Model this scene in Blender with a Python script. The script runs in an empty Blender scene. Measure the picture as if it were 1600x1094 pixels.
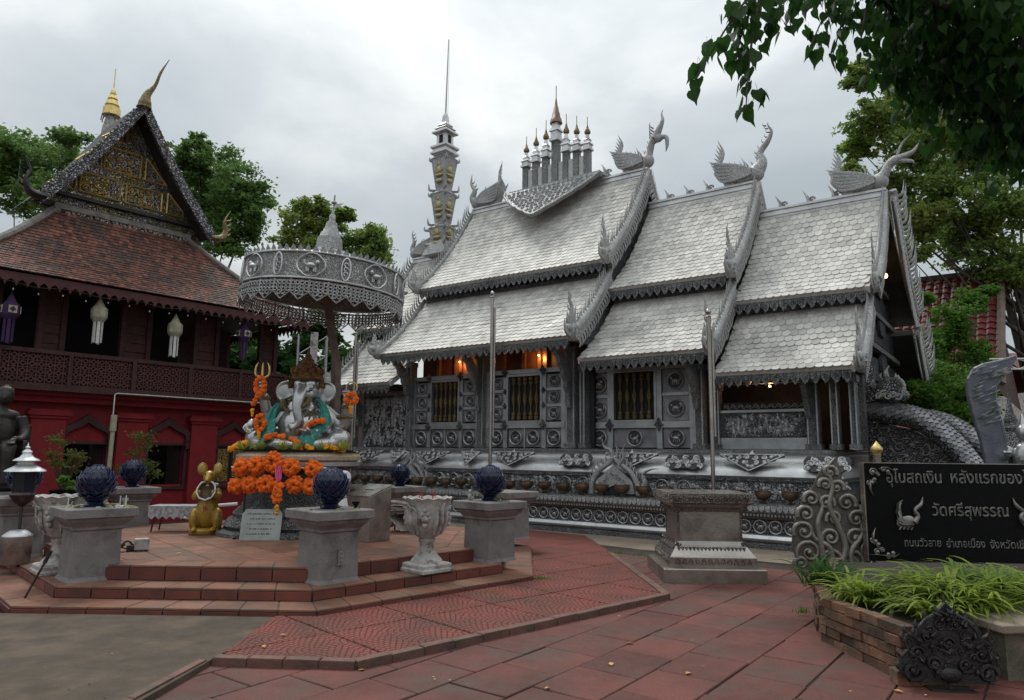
import bpy, bmesh, math, random
from mathutils import Vector, Matrix, Euler, noise
random.seed(7)
sc = bpy.context.scene
COL = sc.collection
R = math.radians
PI = math.pi
V3 = Vector

# ------------------------------------------------------------------ camera
CH = 1.6
FPX = 1111.0
_p, _r = R(8.2), R(0.6)
_r0 = V3((1, 0, 0)); _u0 = V3((0, -math.sin(_p), math.cos(_p))); FW = V3((0, math.cos(_p), math.sin(_p)))
CX = _r0 * math.cos(_r) + _u0 * math.sin(_r)
CY = -_r0 * math.sin(_r) + _u0 * math.cos(_r)
CAMP = V3((0, 0, CH))
cd = bpy.data.cameras.new('camera'); cam = bpy.data.objects.new('camera', cd); COL.objects.link(cam)
cd.sensor_width = 36; cd.lens = 36 * FPX / 1600; cd.clip_start = 0.05; cd.clip_end = 2000
M = Matrix((CX, CY, -FW)).transposed().to_4x4(); M.translation = CAMP
cam.matrix_world = M
sc.camera = cam

# ------------------------------------------------------------------ sky and sun
SUN_EL, SUN_AZ = R(58), R(-25)          # azimuth from +Y, negative to the left
w = bpy.data.worlds.new('World'); sc.world = w; w.use_nodes = True
nt = w.node_tree; nd = nt.nodes; lk = nt.links
for n in list(nd): nd.remove(n)
out = nd.new('ShaderNodeOutputWorld'); bg = nd.new('ShaderNodeBackground')
sky = nd.new('ShaderNodeTexSky'); sky.sky_type = 'NISHITA'; sky.sun_disc = False
sky.sun_elevation = SUN_EL; sky.sun_rotation = SUN_AZ
tc = nd.new('ShaderNodeTexCoord'); sep = nd.new('ShaderNodeSeparateXYZ'); lk.new(tc.outputs['Generated'], sep.inputs[0])
zz = nd.new('ShaderNodeMath'); zz.operation = 'MAXIMUM'; zz.inputs[1].default_value = 0.0; lk.new(sep.outputs[2], zz.inputs[0])
za = nd.new('ShaderNodeMath'); za.operation = 'ADD'; za.inputs[1].default_value = 0.35; lk.new(zz.outputs[0], za.inputs[0])
cmb = nd.new('ShaderNodeCombineXYZ')
for i in (0, 1):
    dv = nd.new('ShaderNodeMath'); dv.operation = 'DIVIDE'; lk.new(sep.outputs[i], dv.inputs[0]); lk.new(za.outputs[0], dv.inputs[1]); lk.new(dv.outputs[0], cmb.inputs[i])
cmb.inputs[2].default_value = 3.7
n1 = nd.new('ShaderNodeTexNoise'); n1.inputs['Scale'].default_value = 1.5; n1.inputs['Detail'].default_value = 7; n1.inputs['Roughness'].default_value = 0.52
n1.inputs['Distortion'].default_value = 0.25
lk.new(cmb.outputs[0], n1.inputs['Vector'])
cr = nd.new('ShaderNodeValToRGB'); lk.new(n1.outputs[0], cr.inputs[0])
e = cr.color_ramp.elements
e[0].position = 0.33; e[0].color = (3.3, 3.7, 3.9, 1)
e[1].position = 0.66; e[1].color = (6.9, 7.05, 6.9, 1)
m_ = e.new(0.5); m_.color = (4.4, 4.75, 4.92, 1)
mx = nd.new('ShaderNodeMix'); mx.data_type = 'RGBA'; mx.inputs[0].default_value = 0.93
# an overcast sky brightens smoothly towards the zenith
pw = nd.new('ShaderNodeMath'); pw.operation = 'POWER'; pw.inputs[1].default_value = 1.5; lk.new(zz.outputs[0], pw.inputs[0])
gr = nd.new('ShaderNodeMath'); gr.operation = 'MULTIPLY_ADD'; gr.inputs[1].default_value = 1.7; gr.inputs[2].default_value = 0.90; lk.new(pw.outputs[0], gr.inputs[0])
vs_ = nd.new('ShaderNodeVectorMath'); vs_.operation = 'SCALE'; lk.new(cr.outputs[0], vs_.inputs[0]); lk.new(gr.outputs[0], vs_.inputs['Scale'])
lk.new(sky.outputs[0], mx.inputs[6]); lk.new(vs_.outputs[0], mx.inputs[7])
lk.new(mx.outputs[2], bg.inputs[0]); bg.inputs[1].default_value = 0.1
lk.new(bg.outputs[0], out.inputs[0])
sd = bpy.data.lights.new('sun', 'SUN'); sd.energy = 1.5; sd.angle = R(20); sd.color = (1, .97, .92)
so = bpy.data.objects.new('sun', sd); COL.objects.link(so)
sdir = V3((math.sin(SUN_AZ) * math.cos(SUN_EL), math.cos(SUN_AZ) * math.cos(SUN_EL), math.sin(SUN_EL)))
so.rotation_euler = sdir.to_track_quat('Z', 'Y').to_euler(); so.location = (0, 0, 30)
sc.view_settings.view_transform = 'Standard'; sc.view_settings.look = 'None'
sc.view_settings.exposure = 0.16; sc.view_settings.gamma = 1.0; sc.view_settings.use_curve_mapping = False
sc.cycles.max_bounces = 6

# ------------------------------------------------------------------ helpers
def ray(px, py): return CX * ((px - 800) / FPX) - CY * ((py - 547) / FPX) + FW
def G(px, py, z=0.0):
    "point of the horizontal plane at height z"
    d = ray(px, py); return CAMP + d * ((z - CH) / d.z)
def D(px, py, y):
    "point at depth y"
    d = ray(px, py); return CAMP + d * (y / d.y)

class MB:
    def __init__(s): s.v = []; s.f = []; s.m = Matrix.Identity(4); s.mi = []
    def add(s, vs, fs, mi=0):
        o = len(s.v); m = s.m
        s.v += [tuple(m @ V3(p)) for p in vs]
        s.f += [tuple(i + o for i in f) for f in fs]; s.mi += [mi] * len(fs); return s
    def box(s, c, d, rz=0, mi=0, taper=1.0):
        x, y, z = d[0] / 2, d[1] / 2, d[2] / 2; vs = []
        for sz, t in ((-1, 1), (1, taper)):
            for sx, sy in ((-1, -1), (1, -1), (1, 1), (-1, 1)):
                a, b = sx * x * t, sy * y * t
                vs.append((c[0] + a * math.cos(rz) - b * math.sin(rz), c[1] + a * math.sin(rz) + b * math.cos(rz), c[2] + sz * z))
        return s.add(vs, [(3, 2, 1, 0), (4, 5, 6, 7), (0, 1, 5, 4), (1, 2, 6, 5), (2, 3, 7, 6), (3, 0, 4, 7)], mi)
    def bb(s, a, b, mi=0):
        return s.box([(a[i] + b[i]) / 2 for i in range(3)], [abs(b[i] - a[i]) for i in range(3)], 0, mi)
    def lathe(s, prof, n=16, c=(0, 0, 0), mi=0, sq=False, rz=0, cap=True, mod=None):
        "profile [(r, z)], sq = square plan"
        vs = []; fs = []
        if sq: n = 4
        for (r, z) in prof:
            for k in range(n):
                a = 2 * PI * k / n + rz + (PI / 4 if sq else 0)
                rr = r * (math.sqrt(2) if sq else 1)
                if mod: rr, z2 = mod(rr, z, a)
                else: z2 = z
                vs.append((c[0] + rr * math.cos(a), c[1] + rr * math.sin(a), c[2] + z2))
        for i in range(len(prof) - 1):
            for k in range(n):
                a, b = i * n + k, i * n + (k + 1) % n
                fs.append((a, b, b + n, a + n))
        if cap:
            fs.append(tuple(reversed(range(n)))); fs.append(tuple(range((len(prof) - 1) * n, len(prof) * n)))
        return s.add(vs, fs, mi)
    def tube(s, pts, rad, n=8, mi=0, flat=1.0, up=None, cap=True):
        pts = [V3(p) for p in pts]; m = len(pts)
        if not hasattr(rad, '__len__'): rad = [rad] * m
        vs = []; fs = []; pn = None
        for i, p in enumerate(pts):
            t = (pts[min(i + 1, m - 1)] - pts[max(i - 1, 0)])
            if t.length < 1e-9: t = V3((0, 0, 1))
            t.normalize()
            if pn is None:
                u = V3(up) if up else (V3((0, 0, 1)) if abs(t.z) < .9 else V3((1, 0, 0)))
            else: u = pn
            u = (u - t * u.dot(t))
            if u.length < 1e-6: u = t.orthogonal()
            u.normalize(); pn = u; b = t.cross(u)
            for k in range(n):
                a = 2 * PI * k / n
                vs.append(p + (u * math.cos(a) * flat + b * math.sin(a)) * rad[i])
        for i in range(m - 1):
            for k in range(n):
                a, b2 = i * n + k, i * n + (k + 1) % n
                fs.append((a, b2, b2 + n, a + n))
        if cap:
            fs.append(tuple(reversed(range(n)))); fs.append(tuple(range((m - 1) * n, m * n)))
        return s.add(vs, fs, mi)
    def prism(s, poly, t, frame=None, mi=0):
        "extrude 2d polygon (x,z) by thickness t along y; frame maps"
        n = len(poly); m0 = s.m
        if frame is not None: s.m = m0 @ frame
        vs = [(p[0], -t / 2, p[1]) for p in poly] + [(p[0], t / 2, p[1]) for p in poly]
        fs = [tuple(range(n)), tuple(reversed(range(n, 2 * n)))] + [((i + 1) % n, i, i + n, (i + 1) % n + n) for i in range(n)]
        s.add(vs, fs, mi); s.m = m0; return s
    def ball(s, c, r, nu=12, nv=8, mi=0, rot=None, jit=0):
        if not hasattr(r, '__len__'): r = (r, r, r)
        vs = []; fs = []
        rm = Euler(rot).to_matrix() if rot else None
        def P(x, y, z):
            j = 1 + (random.uniform(-jit, jit) if jit else 0)
            q = V3((x * r[0] * j, y * r[1] * j, z * r[2] * j))
            if rm: q = rm @ q
            return q + V3(c)
        vs.append(P(0, 0, -1))
        for i in range(1, nv):
            ph = -PI / 2 + PI * i / nv
            for k in range(nu):
                a = 2 * PI * k / nu; vs.append(P(math.cos(ph) * math.cos(a), math.cos(ph) * math.sin(a), math.sin(ph)))
        vs.append(P(0, 0, 1))
        for k in range(nu): fs.append((0, 1 + (k + 1) % nu, 1 + k))
        for i in range(nv - 2):
            for k in range(nu):
                a = 1 + i * nu + k; b = 1 + i * nu + (k + 1) % nu; fs.append((a, b, b + nu, a + nu))
        l = len(vs) - 1; o = 1 + (nv - 2) * nu
        for k in range(nu): fs.append((o + k, o + (k + 1) % nu, l))
        return s.add(vs, fs, mi)
    def mesh(s, name='m', smooth=0):
        me = bpy.data.meshes.new(name); me.from_pydata(s.v, [], s.f)
        if any(s.mi): me.polygons.foreach_set('material_index', s.mi)
        me.update()
        if smooth:
            me.polygons.foreach_set('use_smooth', [True] * len(me.polygons)); me.set_sharp_from_angle(angle=R(smooth))
        return me

def link(name, me, mats, parent=None, loc=(0, 0, 0), rot=(0, 0, 0), scale=None):
    o = bpy.data.objects.new(name, me); COL.objects.link(o)
    if me is not None and mats is not None:
        if not isinstance(mats, (list, tuple)): mats = [mats]
        if len(me.materials) == 0:
            for m in mats: me.materials.append(m)
    if parent: o.parent = parent
    o.location = loc; o.rotation_euler = rot
    if scale: o.scale = scale if hasattr(scale, '__len__') else (scale,) * 3
    return o
def obj(name, mb, mats, parent=None, smooth=0, loc=(0, 0, 0), rot=(0, 0, 0), bev=0, label=None, kind=None):
    o = link(name, mb.mesh(name, smooth), mats, parent, loc, rot)
    if bev:
        m = o.modifiers.new('b', 'BEVEL'); m.width = bev; m.segments = 2; m.limit_method = 'ANGLE'; m.angle_limit = R(40)
    if label: o['label'] = label
    if kind: o['kind'] = kind
    return o
def tag(o, label, cat, group=None):
    o['label'] = label; o['category'] = cat
    if group: o['group'] = group
    return o
def thing(name, label, cat, loc=(0, 0, 0), rz=0, group=None, scale=1):
    o = bpy.data.objects.new(name, None); COL.objects.link(o); o.location = loc; o.rotation_euler = (0, 0, rz)
    o.scale = (scale,) * 3; o.empty_display_size = 0.1
    return tag(o, label, cat, group)
def struct(name, mb, mats, parent=None, smooth=0):
    o = obj(name, mb, mats, parent, smooth)
    if not parent: o['kind'] = 'structure'
    return o
def bbs(name, boxes, m, parent, **k):
    for a, b in boxes: q = MB(); q.bb(a, b); obj(name, q, m, parent, **k)
def copy_tree(o, parent=None):
    c = o.copy(); COL.objects.link(c); c.parent = parent
    for ch in list(o.children): copy_tree(ch, c)
    return c
def fuse(mb, voxel=0.02, it=4, ratio=1.0):
    "one continuous smooth skin over the overlapping lumps of mb"
    o = link('tmp_body', mb.mesh('tmp'), None)
    m = o.modifiers.new('r', 'REMESH'); m.mode = 'VOXEL'; m.voxel_size = voxel
    s = o.modifiers.new('s', 'SMOOTH'); s.iterations = it; s.factor = 0.6
    if ratio < 1: d_ = o.modifiers.new('d', 'DECIMATE'); d_.ratio = ratio
    dg = bpy.context.evaluated_depsgraph_get(); dg.update()
    me = bpy.data.meshes.new_from_object(o.evaluated_get(dg))
    bpy.data.objects.remove(o)
    me.polygons.foreach_set('use_smooth', [True] * len(me.polygons)); me.materials.clear()
    return me
def spline(pts, n=6):
    "Catmull-Rom through points"
    P = [V3(p) for p in pts]; P = [P[0] * 2 - P[1]] + P + [P[-1] * 2 - P[-2]]; o = []
    for i in range(1, len(P) - 2):
        for k in range(n):
            t = k / n; a, b, c, d = P[i - 1:i + 3]
            o.append(0.5 * ((2 * b) + (c - a) * t + (2 * a - 5 * b + 4 * c - d) * t * t + (3 * b - a - 3 * c + d) * t ** 3))
    o.append(P[-2]); return o
def lerps(a, n):
    o = []
    for i in range(n):
        t = i / (n - 1) * (len(a) - 1); k = min(int(t), len(a) - 2); f = t - k; o.append(a[k] * (1 - f) + a[k + 1] * f)
    return o
def horn(mb, pts, rads, n=6, seg=6, flat=1.0, mi=0, up=None):
    p = spline(pts, n); mb.tube(p, lerps(rads, len(p)), seg, mi, flat, up)
def scroll(mb, c, r, turns=1.3, th=0.03, hand=1, a0=0.0, frame=None, tail=None, seg=5):
    "spiral scroll lying in the x-z plane"
    m0 = mb.m
    if frame is not None: mb.m = m0 @ frame
    pts = []; rr = []
    N_ = int(10 * turns) + 4
    for i in range(N_ + 1):
        t = i / N_; a = a0 + hand * t * turns * 2 * PI; q = r * (1 - t * 0.86)
        pts.append((c[0] + q * math.cos(a), 0, c[1] + q * math.sin(a))); rr.append(th * (1 - 0.45 * t))
    if tail: pts = [(tail[0], 0, tail[1])] + pts; rr = [th * .6] + rr
    mb.tube(pts, rr, seg)
    mb.ball((c[0], 0, c[1]), th * 1.2, 6, 4)
    mb.m = m0
def FR(o, x, z=(0, 0, 1)):
    "frame with origin o, x axis x, z axis z (y = z cross x)"
    x = V3(x).normalized(); z = V3(z); z = (z - x * z.dot(x)).normalized(); y = z.cross(x)
    m = Matrix((x, y, z)).transposed().to_4x4(); m.translation = V3(o); return m

# ------------------------------------------------------------------ materials
def mat(name, c1, c2=None, sc1=4.0, rough=0.6, metal=0.0, bump=0.0, bs=60.0, bt='noise', isl=None, c3=None, sc3=1.2, k3=(0.5, 0.65), bd=0.02, patina=None, spec=0.5, obrand=0.0, contrast=(0.35, 0.65), rvar=0.1, detail=5, emit=None, trans=None):
    m = bpy.data.materials.new(name); m.use_nodes = True; t = m.node_tree; N = t.nodes; K = t.links
    b = N['Principled BSDF']; b.inputs['Metallic'].default_value = metal; b.inputs['Roughness'].default_value = rough
    b.inputs['Specular IOR Level'].default_value = spec
    geo = N.new('ShaderNodeNewGeometry')
    pos = geo.outputs['Position']
    def nz(s, det=detail, ro=0.6):
        n = N.new('ShaderNodeTexNoise'); n.inputs['Scale'].default_value = s; n.inputs['Detail'].default_value = det; n.inputs['Roughness'].default_value = ro
        K.new(pos, n.inputs['Vector']); return n.outputs[0]
    def mr(v, a, c, lo=0.0, hi=1.0):
        n = N.new('ShaderNodeMapRange'); n.inputs[1].default_value = a; n.inputs[2].default_value = c; n.inputs[3].default_value = lo; n.inputs[4].default_value = hi; K.new(v, n.inputs[0]); return n.outputs[0]
    def mix(f, a, c2_):
        n = N.new('ShaderNodeMix'); n.data_type = 'RGBA'; n.clamp_factor = True
        if isinstance(f, float): n.inputs[0].default_value = f
        else: K.new(f, n.inputs[0])
        for v, i in ((a, 6), (c2_, 7)):
            if isinstance(v, tuple): n.inputs[i].default_value = (*v, 1)
            else: K.new(v, n.inputs[i])
        return n.outputs[2]
    col = c1
    if c2 is not None: col = mix(mr(nz(sc1), *contrast), c1, c2)
    if isl is not None:      # tone of the single piece
        if obrand: r_ = N.new('ShaderNodeObjectInfo').outputs['Random']
        else: r_ = geo.outputs['Random Per Island']
        rp = N.new('ShaderNodeValToRGB'); K.new(r_, rp.inputs[0]); rp.color_ramp.interpolation = 'LINEAR'
        el = rp.color_ramp.elements
        el[0].position = 0; el[0].color = (*isl[0], 1); el[1].position = 1; el[1].color = (*isl[-1], 1)
        for i in range(1, len(isl) - 1): q = el.new(i / (len(isl) - 1)); q.color = (*isl[i], 1)
        mm = N.new('ShaderNodeMix'); mm.data_type = 'RGBA'; mm.blend_type = 'MULTIPLY'; mm.inputs[0].default_value = 1
        if isinstance(col, tuple): mm.inputs[6].default_value = (*col, 1)
        else: K.new(col, mm.inputs[6])
        K.new(rp.outputs[0], mm.inputs[7]); col = mm.outputs[2]
    if c3 is not None: col = mix(mr(nz(sc3, 6, .7), *k3), col, c3)
    h = None
    if bump:
        if bt == 'noise': h = nz(bs, 6)
        elif bt == 'relief':     # hammered / chased ornament: curling ridges
            ds = N.new('ShaderNodeTexNoise'); ds.inputs['Scale'].default_value = bs * .5; ds.inputs['Detail'].default_value = 2; K.new(pos, ds.inputs['Vector'])
            vm = N.new('ShaderNodeVectorMath'); vm.operation = 'MULTIPLY_ADD'; vm.inputs[1].default_value = (2.2 / bs,) * 3; K.new(ds.outputs['Color'], vm.inputs[0]); K.new(pos, vm.inputs[2])
            vo = N.new('ShaderNodeTexVoronoi'); vo.feature = 'SMOOTH_F1'; vo.inputs['Scale'].default_value = bs; vo.inputs['Smoothness'].default_value = .25; K.new(vm.outputs[0], vo.inputs['Vector'])
            sn = N.new('ShaderNodeMath'); sn.operation = 'SINE'; ml = N.new('ShaderNodeMath'); ml.operation = 'MULTIPLY'; ml.inputs[1].default_value = 15; K.new(vo.outputs['Distance'], ml.inputs[0]); K.new(ml.outputs[0], sn.inputs[0])
            h = mr(sn.outputs[0], -1, 1)
        elif bt == 'voronoi':
            vo = N.new('ShaderNodeTexVoronoi'); vo.inputs['Scale'].default_value = bs; K.new(pos, vo.inputs['Vector']); h = vo.outputs['Distance']
        elif bt == 'scales':
            vo = N.new('ShaderNodeTexVoronoi'); vo.feature = 'DISTANCE_TO_EDGE'; vo.inputs['Scale'].default_value = bs; K.new(pos, vo.inputs['Vector']); h = mr(vo.outputs['Distance'], 0, .25)
        bp = N.new('ShaderNodeBump'); bp.inputs['Strength'].default_value = bump; bp.inputs['Distance'].default_value = bd
        K.new(h, bp.inputs['Height']); K.new(bp.outputs[0], b.inputs['Normal'])
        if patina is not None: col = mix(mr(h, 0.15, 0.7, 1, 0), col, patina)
    if isinstance(col, tuple): b.inputs['Base Color'].default_value = (*col, 1)
    else: K.new(col, b.inputs['Base Color'])
    if rvar: K.new(mr(nz(sc1 * 2.5, 4), .3, .7, max(0.02, rough - rvar), min(1, rough + rvar)), b.inputs['Roughness'])
    if emit: b.inputs['Emission Color'].default_value = (*emit[0], 1); b.inputs['Emission Strength'].default_value = emit[1]
    if trans: b.inputs['Transmission Weight'].default_value = trans
    return m

M_tile_si = mat('silver_tile', (.63, .61, .57), (.51, .495, .465), 1.3, .64, .1, .3, 60, isl=((.74, .74, .74), (.95, .95, .95), (1.08, 1.08, 1.08)), c3=(.27, .26, .25), sc3=.9, k3=(.52, .74))
M_tile_si_o = mat('silver_tile_piece', (.63, .61, .57), (.51, .495, .465), 1.3, .64, .1, .3, 60, isl=((.74, .74, .74), (.95, .95, .95), (1.08, 1.08, 1.08)), obrand=1, c3=(.27, .26, .25), sc3=.9, k3=(.52, .74))
M_silver = mat('silver_plain', (.64, .64, .64), (.50, .50, .51), 2.5, .38, .7, .2, 25, c3=(.2, .2, .21), sc3=2.2, k3=(.58, .75))
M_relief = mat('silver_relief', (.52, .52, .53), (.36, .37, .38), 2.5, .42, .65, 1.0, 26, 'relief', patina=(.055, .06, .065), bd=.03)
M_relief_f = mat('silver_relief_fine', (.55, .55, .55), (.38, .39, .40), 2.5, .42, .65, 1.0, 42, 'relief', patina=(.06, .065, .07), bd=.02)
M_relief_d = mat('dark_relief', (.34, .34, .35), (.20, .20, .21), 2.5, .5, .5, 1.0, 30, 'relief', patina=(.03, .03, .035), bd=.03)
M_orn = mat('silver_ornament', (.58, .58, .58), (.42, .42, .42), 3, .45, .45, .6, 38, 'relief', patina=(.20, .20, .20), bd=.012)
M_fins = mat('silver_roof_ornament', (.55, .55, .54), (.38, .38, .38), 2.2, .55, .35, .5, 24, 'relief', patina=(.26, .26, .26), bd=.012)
M_med = mat('medallion_silver', (.50, .50, .50), (.33, .33, .34), 8, .4, .6, .25, 90)
M_recess = mat('oxidised_recess', (.075, .075, .08), (.04, .04, .044), 9, .5, .5, .6, 60)
M_pewd = mat('pewter_cavity_shade', (.17, .155, .14), (.09, .085, .075), 6, .5, .6, .5, 50)  # darker plate gives the scrolls depth, cavity shade put into the colour
M_frame = mat('silver_frame', (.42, .43, .44), (.28, .29, .30), 3, .42, .6, .3, 50)
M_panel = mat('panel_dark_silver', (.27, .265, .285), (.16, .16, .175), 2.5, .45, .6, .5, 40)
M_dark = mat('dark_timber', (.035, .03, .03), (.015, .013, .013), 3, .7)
M_black = mat('black_void', (.008, .008, .009), None, rough=.8, rvar=0)  # black sheets stand in for the shade inside windows, doorways and rooms
M_gold = mat('gold', (.78, .60, .24), (.55, .40, .15), 9, .35, .8, .4, 60)
M_goldd = mat('gold_old', (.42, .32, .14), (.22, .17, .09), 9, .45, .6, .6, 60, 'relief', patina=(.07, .05, .03), bd=.01)
M_bronze = mat('bronze_bowl', (.12, .075, .05), (.24, .18, .125), 3, .38, .7, .1, 40)
M_redpaint = mat('red_plaster', (.24, .007, .013), (.17, .005, .009), 1.6, .75, 0, .15, 30, c3=(.12, .009, .012), sc3=1.3, k3=(.55, .8))
M_maroon = mat('maroon_wood', (.060, .015, .014), (.035, .009, .009), 4, .7, 0, .3, 30)
M_maroonl = mat('maroon_wood_planks', (.070, .017, .015), (.04, .010, .010), 4, .7, 0, .3, 30)
M_lattice = mat('maroon_fretwork', (.085, .021, .022), (.055, .014, .015), 4, .7, 0, .3, 30)
M_stone = mat('grey_cast_stone', (.225, .205, .205), (.155, .14, .14), 3, .8, 0, .5, 60, c3=(.085, .075, .07), sc3=3.2, k3=(.50, .72))
M_stonel = mat('weathered_white_stone', (.46, .44, .42), (.28, .27, .26), 9, .85, 0, .6, 45, c3=(.10, .075, .06), sc3=7, k3=(.52, .66))
M_terra_top = mat('terracotta_tread', (.235, .108, .070), (.165, .075, .050), 2.5, .6, 0, .3, 60, spec=.3, isl=((.8, .8, .8), (1.15, 1.12, 1.1)), obrand=1, c3=(.10, .075, .055), sc3=1.6, k3=(.48, .68))
M_terra_ris = mat('terracotta_riser', (.145, .038, .025), (.095, .026, .019), 3, .6, 0, .15, 50, isl=((.75, .75, .75), (1.2, 1.15, 1.1)), obrand=1, c3=(.05, .03, .025), sc3=3, k3=(.55, .75))
M_mortar = mat('mortar', (.10, .085, .07), (.06, .05, .045), 6, .9, 0, .3, 60)
M_slab = mat('red_paving_slab', (.150, .050, .040), (.092, .035, .028), 1.5, .6, 0, .6, 80, spec=.3,  isl=((.78, .78, .8), (1.15, 1.1, 1.1)), obrand=1, c3=(.085, .055, .044), sc3=1.3, k3=(.48, .66), rvar=.22)
M_kerb = mat('kerb_tile', (.15, .07, .05), (.09, .045, .035), 5, .7, 0, .3, 50, c3=(.05, .05, .03), sc3=3, k3=(.5, .7))
M_conc = mat('ramp_concrete', (.108, .076, .050), (.068, .050, .034), 2.6, .85, 0, .9, 70, contrast=(.4, .6), c3=(.045, .036, .024), sc3=1.0, k3=(.48, .70))
M_concl = mat('pale_concrete', (.25, .20, .15), (.17, .14, .11), 2.2, .85, 0, .4, 45, c3=(.10, .085, .07), sc3=1.7, k3=(.55, .75))
M_joint = mat('paving_joint', (.028, .018, .016), (.05, .035, .03), 8, .95)
M_roofred = mat('old_roof_tile', (.24, .095, .062), (.13, .062, .048), 5, .75, 0, .3, 70, isl=((.28, .27, .27), (.42, .40, .39), (.6, .57, .55), (.85, .78, .74), (1.15, 1.0, .92)), c3=(.05, .038, .033), sc3=1.4, k3=(.46, .70))
M_ridge = mat('mossy_ridge_mortar', (.22, .20, .18), (.11, .10, .09), 6, .9, 0, .5, 40)
M_brick = mat('old_brick', (.20, .10, .058), (.11, .058, .038), 11, .85, 0, .8, 60, isl=((.35, .33, .33), (.8, .75, .7), (1.15, 1.15, 1.1), (1.5, 1.55, 1.5)), obrand=1, c3=(.045, .045, .03), sc3=5, k3=(.48, .66))
M_navy = mat('navy_glaze', (.004, .008, .036), (.002, .004, .014), 8, .14, 0, 0, rvar=.1)
M_navy2 = mat('blue_petal_rim', (.018, .034, .12), (.008, .015, .06), 14, .25, 0, 0)  # lighter blue; on the petals a glaze highlight put into the colour
M_orange = mat('marigold', (.92, .19, .008), (.75, .11, .004), 30, .8, 0, .6, 200, isl=((.8, .8, .8), (1.15, 1.15, 1.0)))
M_yellowo = mat('yellow_orange_flower', (.9, .42, .02), (.8, .28, .01), 30, .8, 0, .6, 200)
M_banana = mat('pale_green_yellow_leaf', (.42, .40, .07), (.22, .28, .05), 20, .6)
M_gan = mat('ganesha_silver', (.46, .46, .46), (.38, .38, .38), 4, .3, .75, .05, 30, c3=(.24, .23, .22), sc3=6, k3=(.58, .82))
M_teal = mat('teal_cloth', (.02, .26, .22), (.015, .17, .15), 14, .5, 0, .6, 90, c3=(.35, .45, .30), sc3=22, k3=(.60, .64))
M_mouse = mat('mustard_gold_paint', (.36, .22, .03), (.24, .14, .018), 7, .38, .15, .1, 30, c3=(.10, .055, .012), sc3=6, k3=(.58, .72))
M_mouseb = mat('brown_bowl_inside', (.09, .055, .02), (.05, .03, .012), 9, .5)
M_white = mat('white_paint', (.62, .62, .6), (.5, .5, .48), 8, .6)
M_red = mat('red_mark', (.40, .03, .02), None, rough=.6, rvar=0)
M_pink = mat('pink_flower', (.80, .12, .32), (.6, .08, .2), 30, .7)
M_steel = mat('stainless_steel', (.42, .39, .36), (.33, .30, .28), 3, .25, .9, 0, 30)
M_steeld = mat('steel_dull', (.38, .34, .30), (.27, .24, .22), 2.5, .34, .8, .15, 30, c3=(.16, .13, .11), sc3=2.5, k3=(.52, .75))
M_steelp = mat('chased_steel', (.36, .32, .29), (.26, .23, .21), 2.5, .38, .75, .9, 40, 'relief', patina=(.06, .05, .045), bd=.012)
M_pewter = mat('pewter_ornament', (.30, .28, .25), (.20, .185, .165), 4, .4, .7, .4, 50, c3=(.09, .085, .075), sc3=5, k3=(.55, .75))
M_blackgran = mat('black_granite', (.004, .004, .0045), (.007, .007, .008), 30, .45, 0, spec=.12)
M_letter = mat('silver_lettering', (.30, .29, .27), (.18, .17, .16), 12, .35, .7)
M_iron = mat('dark_cast_iron', (.055, .052, .052), (.03, .028, .028), 8, .42, .6, .5, 50)
M_bronzed = mat('dark_bronze', (.045, .038, .036), (.025, .021, .02), 6, .45, .5, .4, 50)
M_wood = mat('old_brown_timber', (.17, .125, .105), (.11, .08, .065), 5, .7, 0, .4, 50)
M_para = mat('parasol_silver', (.58, .58, .57), (.40, .40, .40), 3, .42, .55, .9, 36, 'relief', patina=(.16, .16, .16), bd=.012)
M_parain = mat('parasol_inside', (.15, .10, .08), (.09, .06, .05), 5, .7, .1, .3, 40)
M_purple = mat('purple_cloth', (.045, .014, .075), (.028, .009, .048), 9, .8)
M_lantern = mat('old_cream_paper', (.40, .38, .27), (.28, .26, .18), 9, .7)
M_ltgold = mat('gold_paper', (.45, .34, .12), (.3, .22, .08), 9, .5, .3)
M_bark = mat('bark', (.10, .082, .068), (.055, .045, .038), 6, .9, 0, .8, 30)
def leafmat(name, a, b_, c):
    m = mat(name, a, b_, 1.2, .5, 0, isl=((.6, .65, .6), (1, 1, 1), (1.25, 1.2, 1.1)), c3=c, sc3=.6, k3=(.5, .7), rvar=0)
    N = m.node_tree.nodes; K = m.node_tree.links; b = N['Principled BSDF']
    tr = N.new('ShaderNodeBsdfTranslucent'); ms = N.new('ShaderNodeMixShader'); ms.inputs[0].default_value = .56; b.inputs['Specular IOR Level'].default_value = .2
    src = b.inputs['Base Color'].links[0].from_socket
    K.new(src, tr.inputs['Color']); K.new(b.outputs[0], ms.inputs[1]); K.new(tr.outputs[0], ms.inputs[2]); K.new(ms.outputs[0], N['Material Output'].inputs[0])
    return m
M_leaf_a = leafmat('leaf_bright', (.16, .27, .08), (.09, .18, .05), (.22, .33, .09))
M_leaf_b = leafmat('leaf_olive', (.24, .34, .09), (.13, .21, .055), (.34, .36, .10))
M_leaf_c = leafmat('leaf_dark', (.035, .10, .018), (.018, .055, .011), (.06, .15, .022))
M_leaf_d = leafmat('leaf_creeper', (.12, .25, .04), (.075, .165, .028), (.16, .30, .06))
M_leaf_y = leafmat('leaf_sprig', (.13, .16, .04), (.08, .11, .03), (.25, .13, .05))
M_spider = leafmat('variegated_blade', (.26, .34, .055), (.15, .24, .035), (.38, .40, .12))
M_soil = mat('soil', (.03, .022, .016), (.018, .014, .01), 20, .95, 0, .8, 60)
M_yleaf = mat('fallen_leaf_yellow', (.55, .36, .10), (.4, .22, .06), 20, .7)
M_mirror = mat('mirror_mosaic', (.42, .42, .46), (.05, .045, .045), 16, .3, .5, .9, 18, 'scales', patina=(.03, .025, .02), bd=.02, contrast=(.42, .56))
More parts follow.
